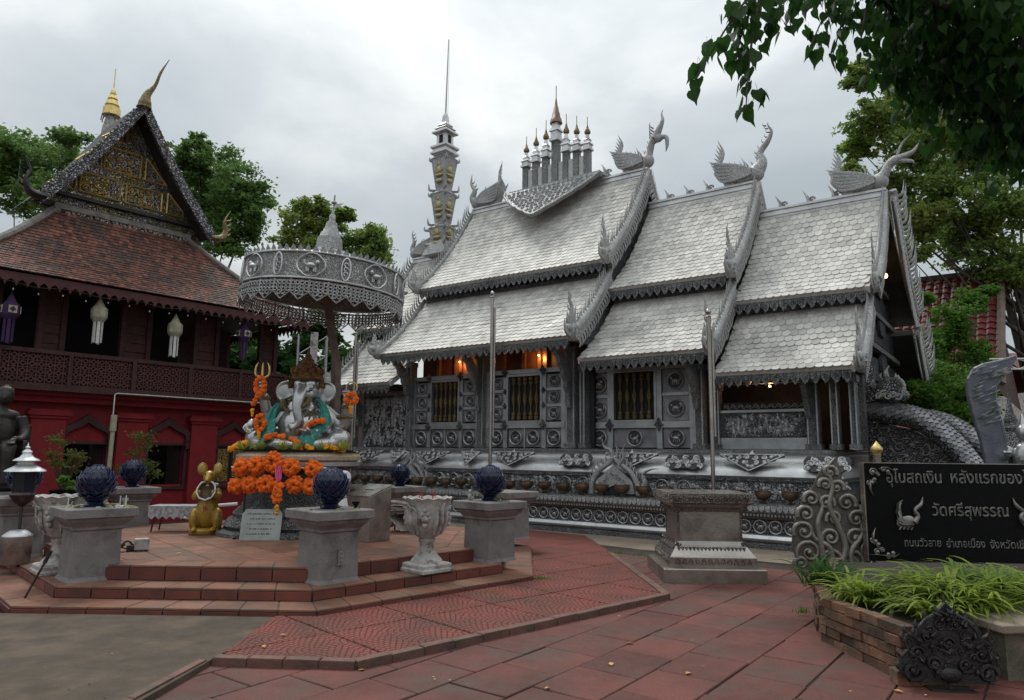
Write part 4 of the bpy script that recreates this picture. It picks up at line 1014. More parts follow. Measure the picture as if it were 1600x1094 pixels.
# lower storey with real openings
mb = MB()
edges = [S0] + [e for c in wins for e in (c - .40, c + .40)] + [S1]
for i in range(0, len(edges), 2): mb.bb((edges[i], 0, -.05), (edges[i + 1], .3, 2.75))
for c in wins: mb.bb((c - .4, 0, -.05), (c + .4, .3, .80)); mb.bb((c - .4, 0, 1.70), (c + .4, .3, 2.75))
mb.bb((S0, .3, -.05), (S0 + .3, 8, 2.75)); mb.bb((S1 - .3, .3, -.05), (S1, 8, 2.75))
hp('wall', mb, M_redpaint)
mb = MB(); mb.bb((S0 + .3, 2.2, 0), (S1 - .3, 2.25, 2.75)); hp('interior_dark_plane', mb, M_black)  # black plane, the darkness of the room painted behind the openings
mb = MB(); mb.bb((S0 - .05, -.10, -.05), (S1 + .05, 0, .28)); hp('plinth', mb, M_redpaint)
for c in (-4.1, -2.42, -.80, .80, 2.36):
    w_ = .62 if c < 2 else .5
    mb = MB(); mb.bb((c - w_ / 2, -.14, .28), (c + w_ / 2, 0, 2.18)); mb.bb((c - w_ / 2 - .04, -.18, 2.18), (c + w_ / 2 + .04, 0, 2.24)); mb.bb((c - w_ / 2 - .08, -.22, 2.24), (c + w_ / 2 + .08, 0, 2.32)); mb.bb((c - w_ / 2 - .04, -.18, 2.32), (c + w_ / 2 + .04, 0, 2.36)); hp('pilaster', mb, M_redpaint)
mb = MB(); mb.bb((S0, -.24, 2.50), (S1, 0, 2.62)); mb.bb((S0, -.36, 2.62), (S1, 0, 2.70)); hp('cornice', mb, M_redpaint)
mb = MB(); mb.bb((S0, -.56, 2.70), (S1 - .1, .3, 2.79)); hp('balcony_floor', mb, M_maroon)
M_shut = mat('dark_shutter', (.03, .016, .014), (.018, .010, .009), 6, .6)
M_shutgold = mat('gold_painted_shutter', (.36, .24, .045), (.02, .012, .008), 34, .5, .2, contrast=(.47, .52))
for k, c in enumerate(wins):
    # lobed surround
    n = 28; out_ = []; inn = []
    for i in range(n + 1):
        t = i / n; a = PI * t; lob = 1 + .05 * abs(math.sin(a * 4))
        hx = -.50 * math.cos(a) * lob; hz = .40 * math.sin(a) ** .62 * (1 + .05 * abs(math.sin(a * 4))) + .16 * max(0, 1 - abs(t - .5) * 7) ** 1.2
        out_.append((hx, hz)); inn.append((hx * .78, hz * .66 + .01))
    m = MB(); f = Matrix.Translation((c, -.05, 1.74))
    for i in range(n): m.prism([inn[i], out_[i], out_[i + 1], inn[i + 1]], .10, f)
    m.bb((c - .52, -.10, 1.60), (c - .40, 0, 1.78)); m.bb((c + .40, -.10, 1.60), (c + .52, 0, 1.78))
    hp('arch_surround', m, M_maroon)
    m = MB(); m.bb((c - .46, -.05, .76), (c - .40, .05, 1.70)); m.bb((c + .40, -.05, .76), (c + .46, .05, 1.70)); m.bb((c - .46, -.06, .70), (c + .46, .05, .77)); m.bb((c - .46, -.05, 1.68), (c + .46, .05, 1.735)); wf = hp('window_frame', m, M_maroon)
    for s_ in (-1, 1):
        m = MB()
        if k == 3:
            m.bb((0, -.02, 0), (s_ * .38, .02, .90)); sh = obj('shutter', m, M_shut, wf, loc=(c - s_ * .39, .05, .78))
            m = MB(); m.bb((s_ * .05, -.03, .07), (s_ * .33, -.021, .83)); m2 = obj('gilt_panel', m, M_shutgold, wf, loc=(c - s_ * .39, .05, .78))
        else:
            m.bb((0, -.02, 0), (s_ * .38, .02, .90)); sh = obj('shutter', m, M_shut, wf, loc=(c - s_ * .39, .10, .78), rot=(0, 0, s_ * R(70)))
# balcony fretwork
mb = MB(); z0, z1 = 2.84, 3.42; y = -.5
st = .155; k = int((S1 + .0 - S0) / st)
for i in range(k + 1):
    x = S0 + i * st; mb.bb((x - .012, y, z0), (x + .012, y + .02, z1))
    if i < k:
        for r_ in range(4):
            zc = z0 + (r_ + .5) * (z1 - z0) / 4; q = .058
            for (a, b, c_, d_) in ((0, 1, 1, 0), (1, 0, 0, -1), (0, -1, -1, 0), (-1, 0, 0, 1)):
                mb.prism([(x + st / 2 + a * q * 1.25, zc + b * q * 1.15), (x + st / 2 + a * q * .6, zc + b * q * .5), (x + st / 2 + c_ * q * .6, zc + d_ * q * .5), (x + st / 2 + c_ * q * 1.25, zc + d_ * q * 1.15)][::-1], .018, Matrix.Translation((0, y + .01, 0)))
            mb.bb((x, y + .002, z0 + (r_ + 1) * (z1 - z0) / 4 - .009), (x + st, y + .018, z0 + (r_ + 1) * (z1 - z0) / 4 + .009))
hp('fretwork', mb, M_lattice, kind='stuff')
mb = MB(); mb.bb((S0, y - .03, 3.42), (S1, y + .06, 3.50)); hp('balcony_rail', mb, M_maroon)
mb = MB(); mb.bb((S0, y - .02, 2.79), (S1, y + .04, 2.84)); hp('balcony_sill', mb, M_maroon)
mb = MB(); mb.bb((S0, y + .05, 2.80), (S1, y + .055, 3.42)); hp('backing_board', mb, mat('deep_maroon', (.02, .006, .007), None, rvar=0))
for x in [S0 + i * 1.22 for i in range(7)]:
    mb = MB(); mb.bb((x - .04, y - .035, 2.72), (x + .04, y - .03, 3.48)); hp('balcony_post', mb, M_maroon)
# upper storey: planked wall pieces between openings
ops = [(-3.41, -2.75), (-2.26, -1.18), (-.55, .45), (1.05, 2.14)]
prev = S0
for (a, b) in ops + [(S1, S1)]:
    for j in range(8):
        z = 3.3 + j * .2; mb = MB(); mb.m = Matrix.Translation(((prev + a) / 2, 0, z)) @ Matrix.Rotation(R(-7), 4, 'X'); mb.box((0, 0, .1), (a - prev - .1, .025, .205)); hp('plank', mb, M_maroonl)
    for x in (prev + .04, a - .04): mb = MB(); mb.bb((x - .05, -.06, 3.3), (x + .05, .06, 5.0)); hp('post', mb, M_maroon)
    prev = b
mb = MB(); mb.bb((S0, -.05, 4.78), (S1, .05, 5.0)); hp('head_beam', mb, M_maroon)
mb = MB(); mb.bb((S0, 1.4, 2.8), (.75, 1.45, 5.0)); hp('upper_dark_plane', mb, M_black)  # black plane added as painted darkness behind the upper openings
mb = MB(); mb.bb((S1 - .06, 2.3, 2.8), (S1, 8, 5.0)); mb.bb((S1 - .06, .05, 2.8), (S1, 2.3, 3.35)); hp('end_wall', mb, M_maroon)
mb = MB(); mb.bb((S0, 7.9, 2.8), (.8, 8, 5.0)); hp('back_wall', mb, M_maroon)
# skirt roof
E0 = (-4.62, 2.95, -1.0, 9.6, 4.86); T0 = (-2.26, .60, 1.2, 7.4, 6.87)
def rr(t):
    z = E0[4] + (T0[4] - E0[4]) * t - .16 * math.sin(PI * t); return [E0[i] + (T0[i] - E0[i]) * t for i in range(4)] + [z]
NR = 22; mb = MB()
for i in range(NR):
    a, b = rr(i / NR), rr((i + 1) / NR)
    q = [(a[0], a[2], a[4]), (a[1], a[2], a[4]), (a[1], a[3], a[4]), (a[0], a[3], a[4]), (b[0], b[2], b[4]), (b[1], b[2], b[4]), (b[1], b[3], b[4]), (b[0], b[3], b[4])]
    mb.add(q, [(0, 1, 5, 4), (1, 2, 6, 5), (2, 3, 7, 6), (3, 0, 4, 7)])
mb.add([(T0[0], T0[2], T0[4]), (T0[1], T0[2], T0[4]), (T0[1], T0[3], T0[4]), (T0[0], T0[3], T0[4])], [(0, 1, 2, 3)])
sk = hp('skirt_roof', mb, M_roofred)
mb = MB()
for i in range(-3, 27):
    t = i / 26; 
    if t < 0: continue
    a = rr(t); L_ = a[1] - a[0]; n = int(L_ / .105); w_ = L_ / n
    dz = rr(min(1, t + .04))[4] - rr(max(0, t - .04))[4]; dy = rr(min(1, t + .04))[2] - rr(max(0, t - .04))[2]; th = math.atan2(dz, dy) - .12
    for j in range(n):
        x = a[0] + (j + .5) * w_ + (.5 * w_ if i % 2 else 0)
        if x > a[1] - w_ * .3: continue
        th_ = th + random.uniform(-.04, .04)
        f = FR((x, a[2] - .01, a[4] + .022 + random.uniform(0, .006)), (1, 0, random.uniform(-.02, .02)), (0, math.cos(th_), math.sin(th_)))
        mb.m = f; mb.box((0, 0, .05), (w_ * .93, .014, .15))
mb.m = Matrix.Identity(4); hp('roof_tile_field', mb, M_roofred, parent=sk, kind='stuff')
def rp(c0, c1, n=9): return [(lambda a: V3((a[c0], a[c1], a[4] + .04)))(rr(i / (n - 1))) for i in range(n)]
for c0, c1 in ((0, 2), (1, 2)): mb = MB(); mb.tube(rp(c0, c1), .10, 8, flat=.7); hp('hip_ridge', mb, M_ridge, 40, sk)
mb = MB(); mb.bb((T0[0] - .1, T0[2] - .14, T0[4] - .02), (T0[1] + .1, T0[2] + .02, T0[4] + .10)); hp('flashing', mb, M_ridge, parent=sk)
# lower valance with pointed fretwork
mb = MB(); k = 42; st = (E0[1] - E0[0]) / k
for i in range(k):
    x = E0[0] + i * st; mb.prism([(x, 0), (x, -.13), (x + st * .3, -.17), (x + st / 2, -.26), (x + st * .7, -.17), (x + st, -.13), (x + st, 0)], .02, Matrix.Translation((0, E0[2] + .03, E0[4] - .03)))
hp('pointed_valance', mb, M_lattice, parent=sk, kind='stuff')
mb = MB(); k = 60; st = (E0[3] - E0[2]) / k
for i in range(k):
    y_ = E0[2] + i * st; mb.prism([(y_, 0), (y_, -.13), (y_ + st / 2, -.26), (y_ + st, -.13), (y_ + st, 0)], .02, Matrix.Translation((E0[1] - .03, 0, E0[4] - .03)) @ Matrix.Rotation(PI / 2, 4, 'Z'))
hp('pointed_valance', mb, M_lattice, parent=sk, kind='stuff')
mb = MB(); mb.bb((E0[0] + .1, E0[2] + .1, E0[4] - .03), (E0[1] - .1, E0[3] - .1, E0[4] - .01)); hp('eave_soffit', mb, M_dark)
# gable
gc = -.86; ya = .62; apz = 9.78
def gp(s_, t, dz=0):  # verge curve t 0 foot .. 1 apex
    return (gc + s_ * (1 - t) * 1.92, 6.98 + (apz - 6.98) * t - .16 * math.sin(PI * t) + dz)
for s_ in (-1, 1):
    n = 12; P = [gp(s_, i / n) for i in range(n + 1)]
    mb = MB(); vs = []
    for (x, z) in P: vs += [(x, ya, z), (x, 2.9, z), (x, ya, z - .07), (x, 2.9, z - .07)]
    fs = []
    for i in range(n):
        o = i * 4; fs += [(o, o + 1, o + 5, o + 4), (o + 3, o + 2, o + 6, o + 7), (o + 2, o, o + 4, o + 6)]
    mb.add(vs, fs if s_ > 0 else [tuple(reversed(f)) for f in fs]); hp('upper_roof', mb, M_dark)
    mb = MB(); y_ = ya - .05
    for i in range(n):
        a, b = P[i], P[i + 1]; w_ = .30
        mb.add([(a[0], y_, a[1] + .08), (b[0], y_, b[1] + .08), (b[0], y_, b[1] - w_), (a[0], y_, a[1] - w_), (a[0], y_ + .10, a[1] + .08), (b[0], y_ + .10, b[1] + .08), (b[0], y_ + .10, b[1] - w_), (a[0], y_ + .10, a[1] - w_)], [(0, 1, 2, 3), (7, 6, 5, 4), (0, 4, 5, 1), (3, 2, 6, 7)])
    bo = hp('bargeboard', mb, M_mirror)
    mb = MB()
    for i in range(30):
        x, z = gp(s_, (i + .5) / 30); mb.prism([(-.045, 0), (0, .09), (.045, 0)], .06, Matrix.Translation((x, y_ + .05, z + .07)) @ Matrix.Rotation(-s_ * .95, 4, 'Y'))
    hp('leaf_fin', mb, M_mirror, parent=bo, kind='stuff')
    # foot finial
    x, z = gp(s_, 0)
    mb = MB(); horn(mb, [(x - s_ * .1, y_ + .05, z - .1), (x + s_ * .18, y_ + .05, z - .06), (x + s_ * .30, y_ + .03, z + .16), (x + s_ * .24, y_, z + .40), (x + s_ * .38, y_, z + .72)], [.13, .15, .10, .055, .006], 6, 7, .6)
    for q in range(4): horn(mb, [(x + s_ * (.28 - .01 * q), y_ + .03, z + .02 + .13 * q), (x + s_ * (.40), y_ + .03, z + .08 + .13 * q), (x + s_ * .42, y_ + .03, z + .18 + .13 * q)], [.05, .04, .004], 3, 5, .5)
    hp('foot_finial', mb, M_iron if s_ < 0 else M_goldd, 60)
mb = MB(); horn(mb, [(gc, ya, 9.62), (gc + .03, ya - .02, 9.95), (gc + .18, ya - .06, 10.25), (gc + .26, ya - .12, 10.6), (gc + .42, ya - .16, 11.0)], [.17, .09, .04, .03, .005], 6, 8); mb.ball((gc, ya, 9.72), (.15, .18, .16), 8, 6); hp('apex_finial', mb, M_goldd, 60)
# gable wall with framed filigree
yg = 1.28; mb = MB(); P = [gp(1, i / 10, -.1) for i in range(11)]
poly = [(2 * gc - x, z) for x, z in P] + [(x, z) for x, z in reversed(P[:-1])]
mb.prism(list(reversed(poly)), .05, Matrix.Translation((0, yg + .03, 0))); hp('gable_panel', mb, M_gable)
def gframe(x0, x1, z0, z1, slopeL=False):
    m = MB(); t = .03
    for a, b in (((x0, z0), (x1, z0)), ((x1, z0), (x1, z1)), ((x1, z1), (x0, z1)), ((x0, z1), (x0, z0))): m.tube([(a[0], yg - .02, a[1]), (b[0], yg - .02, b[1])], .022, 4)
    for k_ in range(max(2, int((x1 - x0) / .22))):
        for q in range(max(1, int((z1 - z0) / .2))):
            scroll(m, (x0 + .12 + k_ * .22, z0 + .11 + q * .2), .085, 1.3, .017, (-1) ** (k_ + q), k_ * 1.3, Matrix.Translation((0, yg - .015, 0)), seg=4)
    hp('gilt_frame', m, M_gold)
gframe(gc - .98, gc - .12, 7.42, 7.90); gframe(gc + .02, gc + .86, 7.42, 7.90); gframe(gc - .52, gc + .30, 8.12, 8.68)
for tri in (((gc - 1.62, 7.42), (gc - 1.08, 7.42), (gc - 1.08, 7.95)), ((gc - 1.12, 8.12), (gc - .60, 8.12), (gc - .60, 8.68)), ((gc - .62, 8.86), (gc - .08, 8.86), (gc - .08, 9.36)), ((gc + 1.55, 7.42), (gc + 1.0, 7.42), (gc + 1.0, 7.95)), ((gc + .95, 8.12), (gc + .42, 8.12), (gc + .42, 8.68))):
    mb = MB()
    for i in range(3): mb.tube([(tri[i][0], yg - .02, tri[i][1]), (tri[(i + 1) % 3][0], yg - .02, tri[(i + 1) % 3][1])], .022, 4)
    hp('gilt_triangle', mb, M_gold)
for z0, z1, d_, m_ in ((6.90, 7.02, .10, M_dark), (7.02, 7.16, .02, M_gable), (7.20, 7.28, .14, M_dark)):
    mb = MB(); mb.bb((gc - 1.75, yg - d_, z0), (gc + 1.75, yg, z1)); hp('gable_beam', mb, m_)
mb = MB(); mb.bb((gc - 1.5, 1.12, 6.62), (gc + 1.55, 1.2, 6.95)); so_ = hp('scroll_frieze', mb, M_mirror)
mb = MB()
for i in range(15): scroll(mb, (gc - 1.40 + i * .2, 6.80 + .03 * (-1) ** i), .11, 1.3, .025, (-1) ** i, i, Matrix.Translation((0, 1.10, 0)), seg=4)
hp('frieze_scroll', mb, M_stonel, 40, so_)
# hall roof ridge behind with small gilt horn (second ridge seen over the left verge)
# drain pipe and conduit
pc = thing('conduit', 'thin white conduit running along the red wall and down a thick grey-white pipe', 'pipe', HW(-1.42, -.62, 0), HR)
mb = MB(); mb.tube([(0, 0, 2.25), (0, 0, 2.70), (.04, 0, 2.73), (3.55, 0, 2.73)], .012, 6); obj('thin_pipe', mb, M_white, pc, 50)
mb = MB(); mb.tube([(0, 0, .1), (.02, 0, 1.9), (.02, 0, 2.28)], .045, 8); mb.tube([(.02, 0, 1.95), (.02, 0, 2.28)], .065, 8); obj('thick_pipe', mb, M_lantern, pc, 50)
# lanterns
def lantern(s_, z, cream, label):
    o = thing('hanging_lantern', label, 'lantern', HW(s_, -.72, z), HR, 'lanterns hanging under the hall eave')
    m = MB(); m.lathe([(.005, .36), (.10, .17), (.15, .12), (.15, -.07), (.10, -.15)], 8, rz=PI / 8, cap=True)
    obj('lantern_body', m, M_lantern if cream else M_purple, o)
    if cream:
        for k_ in range(8):
            a = k_ * PI / 4; m = MB(); m.m = Matrix.Rotation(a, 4, 'Z'); m.box((.142, 0, .025), (.012, .085, .15)); obj('lantern_panel', m, M_lantern, o)
    else:
        for k_ in range(4):
            m = MB(); m.m = Matrix.Rotation(k_ * PI / 2 - PI / 2, 4, 'Z'); m.box((.15, 0, .03), (.012, .14, .14)); obj('lantern_panel', m, M_lantern, o)
            m = MB(); m.m = Matrix.Rotation(k_ * PI / 2 - PI / 2, 4, 'Z'); m.prism([(-.055, 0), (0, .055), (.055, 0), (0, -.055)], .01, Matrix.Translation((.158, 0, .03)) @ Matrix.Rotation(PI / 2, 4, 'Z')); obj('diamond', m, M_purple, o)
    m = MB(); n = 7
    for k_ in range(n):
        a = k_ * 2 * PI / n; m.m = Matrix.Rotation(a, 4, 'Z'); m.box((.085, 0, -.36), (.005, .055, .44 + .05 * (k_ % 2)))
    obj('lantern_tail', m, M_white if cream else M_purple, o)
    m = MB(); m.tube([(0, 0, .35), (0, 0, .62)], .006, 4); obj('cord', m, M_dark, o)
lantern(-1.90, 4.30, 1, 'left one of the two cream paper lanterns under the hall eave')
lantern(-.34, 4.20, 1, 'right one of the two cream paper lanterns under the hall eave')
lantern(-3.43, 4.12, 0, 'purple cloth lantern with square cream face at the far left of the balcony')
lantern(1.30, 4.30, 0, 'purple cloth lantern with square face in the rightmost hall opening near the parasol')
sl = thing('string_lights', 'string of small white bulbs hanging along the hall eave', 'string lights', HW(0, -1.02, 0), HR)
mb = MB(); pts = []
for i in range(64): t = i / 63; pts.append((E0[0] + (E0[1] - E0[0]) * t, 0, 4.62 - .03 * math.sin(t * 40)))
mb.tube(pts, .006, 4); obj('wire', mb, M_dark, sl)
bm_ = MB(); bm_.ball((0, 0, -.05), (.014, .014, .022), 6, 5); bm_ = bm_.mesh('bulb', 60)
for i in range(18): link('bulb', bm_, M_stonel, sl, (E0[0] + .3 + i * .41, 0, 4.58 + random.uniform(-.08, .01)))

# gilt chedi behind the hall
c_ = D(172, 200, 34); s_ = thing('stupa', 'white stupa with gilded tiered parasol rising behind the red hall roof', 'stupa', (c_.x, c_.y, 0))
zt = D(183, 108, 34).z; zb = D(172, 183, 34).z
mb = MB(); mb.lathe([(3, 0), (3, 4), (2, 6), (1.8, 8), (1.2, 10), (.55, zb - 2.5), (.35, zb - .6), (.22, zb)], 16); obj('stupa_body', mb, M_stonel, s_, 40)
mb = MB(); prof = [(.02, 0), (.42, .05), (.40, .45), (.30, .5), (.30, .55), (.34, .6), (.26, .85), (.20, .88), (.24, .95), (.17, 1.15), (.12, 1.18), (.15, 1.25), (.09, 1.45), (.05, 1.5), (.03, 1.6), (.025, zt - zb)]
mb.lathe(prof, 14, c=(0, 0, zb)); obj('gilt_parasol', mb, M_gold, s_, 40)
mb = MB()
for k_ in range(10): a = k_ * PI / 5; mb.tube([(.40 * math.cos(a), .40 * math.sin(a), zb + .08), (.44 * math.cos(a), .44 * math.sin(a), zb - .28)], [.02, .035], 4)
obj('pendant', mb, M_navy2, s_)

# ================================================================== PLATFORM OBJECTS
Z2, Z3 = .22, .375
ped_me = MB(); ped_me.lathe([(.255, 0), (.235, .04), (.225, .50), (.245, .515), (.245, .54), (.30, .60), (.31, .63), (.345, .64), (.345, .72), (.335, .73)], sq=True); ped_me = ped_me.mesh('pedestal')
lot = MB(); rnd = random.Random(2)
lot.lathe([(.10, 0), (.11, .02), (.085, .05), (.12, .09)], 16)
lot.ball((0, 0, .24), (.165, .165, .175), 16, 10)
pet = []
for row in range(8):
    ph = R(-58 + row * 18.5); n = max(5, int(17 * math.cos(ph)))
    for k_ in range(n):
        a = (k_ + .5 * (row % 2)) * 2 * PI / n
        er = V3((math.cos(ph) * math.cos(a), math.cos(ph) * math.sin(a), math.sin(ph))); up = V3((-math.sin(ph) * math.cos(a), -math.sin(ph) * math.sin(a), math.cos(ph)))
        c = V3((0, 0, .24)) + er * .172 if row else V3((0, 0, .24)) + er * .172; sd_ = up.cross(er)
        w_ = .043 * (.75 + .35 * math.cos(ph)); h = .095
        q = [c - up * .03 - sd_ * w_ * .8, c - up * .03 + sd_ * w_ * .8, c + up * h * .3 + sd_ * w_ + er * .010, c + up * h * .95 + er * .016, c + up * h * .3 - sd_ * w_ + er * .010, c + up * h * .15 + er * .018]
        lot.add(q, [(0, 1, 5), (1, 2, 5), (2, 3, 5), (3, 4, 5), (4, 0, 5)], 0)
        lot.tube([q[4], q[3], q[2]], [.003, .006, .003], 4, 1, cap=False)
lot_me = lot.mesh('lotus', 0); lot_me.polygons.foreach_set('use_smooth', [False] * len(lot_me.polygons))
def pedestal(x, y, z, label, lotlabel, rz=PI / 4, s=1.0, lh=1.0):
    o = link('stone_pedestal', ped_me, M_stone, None, (x, y, z), (0, 0, rz), (s, s, 1.03)); tag(o, label, 'pedestal', 'grey pedestals round the platform')
    if lotlabel:
        l = link('lotus_bud', lot_me, [M_navy, M_navy2], None, (x, y, z + .752), (0, 0, random.uniform(0, 6)), (lh, lh, lh)); tag(l, lotlabel, 'ornament', 'blue ceramic lotus buds on pedestals')
    return o
pedestal(-4.52, 7.90, Z2, 'grey cast-stone pedestal at the front left corner of the steps', 'dark blue ceramic lotus bud on the front left pedestal, among offerings', lh=1.0)
pedestal(-1.97, 7.94, Z2, 'grey pedestal with a small carved mark, in front of the steel box', 'blue-black ceramic lotus bud on the pedestal in front of the orange garlands', lh=1.0)
pedestal(-.27, 9.52, Z2, 'grey pedestal to the right of the leafy stone urn', 'deep blue ceramic lotus bud with a green sprig beside it, right of the urn', lh=1.03)
pedestal(-2.02, 13.2, Z2, 'grey pedestal behind the urn, close to the temple bowls', 'small blue lotus bud on the rear pedestal behind the urn', lh=.9)
pedestal(-6.25, 11.95, Z2, 'grey pedestal near the red wall behind the front left one', 'blue lotus bud on the rear left pedestal in front of the red wall')
pedestal(-6.32, 9.40, Z2, 'grey pedestal cut by the left edge of the photo below the bronze figure', 'blue lotus bud behind the silver-roofed lamp at the left edge')
pedestal(-.02, 11.9, Z2, 'grey pedestal half hidden behind the right front pedestal', None)
# small carved mark on the middle pedestal
mb = MB(); f = Matrix.Translation((0, 0, 0))
mb.bb((-.035, -.008, -.07), (.035, 0, .07)); mb.bb((-.05, -.012, .07), (.05, 0, .085)); mb.bb((-.05, -.012, -.085), (.05, 0, -.07))
for k_ in range(3): mb.ball((0, -.008, -.045 + .045 * k_), (.022, .008, .018), 6, 5)
o = obj('carved_mark', mb, M_stone, None); o.location = (-1.97 + .162 + .02, 7.94 - .162 - .012, Z2 + .27); o.rotation_euler = (0, 0, PI / 4); tag(o, 'small carved mark on the face of the middle front pedestal', 'carving')
# offerings on the pedestals
def candle(x, y, z, h, lab):
    m = MB(); m.tube([(0, 0, 0), (0, 0, h)], .007, 6); o = obj('candle', m, M_white, None, loc=(x, y, z)); tag(o, lab, 'candle')
zt = Z2 + .752
candle(-4.70, 7.72, zt, .12, 'white candle at the front edge of the left pedestal left of the lotus bud'); candle(-4.30, 8.0, zt, .11, 'left candle of the pair right of the big left lotus bud'); candle(-4.20, 7.93, zt, .12, 'right candle of the pair right of the big left lotus bud')
rnd = random.Random(5)
cols = [M_white, M_gold, M_banana, M_dark, M_mouseb, M_stonel, M_banana]
mb = MB()
for k_ in range(46):
    a, b = rnd.uniform(-.30, .30), rnd.uniform(-.30, .30)
    if math.hypot(a, b) < .13: continue
    mb.box((a, b, .006), (rnd.uniform(.02, .06), rnd.uniform(.015, .04), rnd.uniform(.008, .02)), rnd.uniform(0, 3), rnd.randrange(7))
o = obj('offering_scraps', mb, cols, None, loc=(-4.52, 7.90, zt), rot=(0, 0, PI / 4), kind='stuff'); tag(o, 'scattered petals, wax and paper scraps on the left pedestal top', 'offerings')
mb = MB()
for k_ in range(16):
    a, b = rnd.uniform(-.30, .30), rnd.uniform(-.30, .30)
    if math.hypot(a, b) < .13: continue
    mb.box((a, b, .005), (rnd.uniform(.02, .05), rnd.uniform(.01, .03), .01), rnd.uniform(0, 3), rnd.randrange(7))
o = obj('offering_scraps', mb, cols, None, loc=(-1.97, 7.94, zt), rot=(0, 0, PI / 4), kind='stuff'); tag(o, 'few yellow petals and scraps on the middle front pedestal', 'offerings')
def cup(x, y, z, r_, h, m_, lab, name='cup', cat='cup'):
    m = MB(); m.lathe([(r_ * .55, 0), (r_ * .6, h * .1), (r_ * .35, h * .35), (r_, h * .8), (r_, h), (r_ * .85, h), (r_ * .8, h * .8), (.001, h * .6)], 12, cap=False); o = obj(name, m, m_, None, 40, loc=(x, y, z)); tag(o, lab, cat); return o
cup(-1.70, 7.98, zt, .042, .075, M_blackgran, 'small black cup right of the blue-black lotus bud')
cup(-4.62, 8.08, zt, .05, .07, M_white, 'white box-like cup behind the left lotus bud'); cup(-4.28, 8.06, zt, .035, .08, M_stonel, 'grey incense cup on the left pedestal')
mb = MB(); rnd = random.Random(3)
for k_ in range(26):
    a = rnd.uniform(0, 2 * PI); p = V3((rnd.uniform(-.06, .09), rnd.uniform(-.05, .03), .015)); d_ = V3((math.cos(a), math.sin(a), rnd.uniform(.1, .8))) * .06; s__ = V3((-math.sin(a), math.cos(a), 0)) * .018
    mb.add([p, p + d_ * .5 + s__, p + d_, p + d_ * .5 - s__], [(0, 1, 2, 3)])
o = obj('green_sprig', mb, M_leaf_y, None, loc=(-.12, 9.30, zt)); tag(o, 'small pale green sprig lying on the pedestal right of the urn', 'sprig')
mb = MB(); mb.ball((0, 0, .05), (.03, .025, .05), 8, 6); mb.ball((.0, 0, .115), .028, 8, 6); mb.ball((.03, 0, .03), (.03, .02, .02), 6, 5)
o = obj('figurine', mb, M_stonel, None, 60, loc=(-.53, 9.52, zt)); tag(o, 'tiny seated figurine at the left edge of the pedestal right of the urn', 'figurine')

# stone urns
def urn(loc, rz, label):
    o = thing('stone_urn', label, 'urn', loc, rz, 'leafy stone urns on the steps')
    m = MB(); m.lathe([(.235, 0), (.235, .035), (.215, .045), (.215, .085), (.19, .10)], sq=True); obj('urn_base', m, M_stonel, o, bev=.006)
    m = MB()
    def fl(r_, z, a): return r_ * (1 + .05 * math.cos(a * 12) * (1 - min(1, abs(z - .18) / .14))), z
    m.lathe([(.19, .10), (.18, .125), (.13, .18), (.09, .25), (.082, .32), (.10, .345), (.10, .365), (.085, .375)], 32, mod=fl); obj('urn_foot', m, M_stonel, o, 50)
    m = MB()
    def lob(r_, z, a):
        k_ = max(0, min(1, (z - .40) / .35)); 
        return r_ * (1 + .045 * k_ * abs(math.cos(a * 4)) + .012 * math.cos(a * 16)), z + (.009 * math.cos(a * 14) if z > .80 else 0)
    m.lathe([(.085, .375), (.16, .42), (.215, .50), (.238, .60), (.24, .70), (.245, .78), (.275, .825), (.285, .84), (.265, .845), (.225, .80), (.21, .72), (.15, .68), (.001, .67)], 56, mod=lob, cap=False)
    for k_ in range(4):    # acanthus leaves and mask
        a = k_ * PI / 2
        for j in range(3):
            b_ = a + (j - 1) * .28; rr_ = .235
            horn(m, [(.19 * math.cos(b_), .19 * math.sin(b_), .43), (.245 * math.cos(b_), .245 * math.sin(b_), .56), (.262 * math.cos(b_), .262 * math.sin(b_), .70), (.31 * math.cos(b_), .31 * math.sin(b_), .79 - .05 * abs(j - 1))], [.02, .045, .04, .012], 4, 6, .5)
        b_ = a + PI / 4; 
        for (dz, da, rr_) in ((.0, 0, .045), (.06, -.13, .028), (.06, .13, .028), (-.06, 0, .035), (.11, 0, .03), (.02, -.2, .022), (.02, .2, .022)): m.ball((.245 * math.cos(b_ + da), .245 * math.sin(b_ + da), .60 + dz), rr_, 7, 5)
    obj('urn_bowl', m, M_stonel, o, 60)
    return o
u1 = G(667, 893, Z2); urn((-.98, 8.62, Z2), PI / 4, 'weathered white stone urn with leaves and scalloped rim, between two front pedestals')
m = MB(); rnd = random.Random(1)
for k_ in range(16): a, b = rnd.uniform(-.1, .1), rnd.uniform(-.1, .1); m.tube([(a, b, .66), (a * 1.3, b * 1.3, .66 + rnd.uniform(.18, .26))], .003, 4)
o = obj('incense_sticks', m, M_red, None, loc=(-.98, 8.62, Z2), kind='stuff'); tag(o, 'burnt red incense sticks standing in the stone urn', 'incense')
urn((-5.08, 8.28, Z2), PI / 4, 'weathered white stone urn squeezed left of the front left pedestal')
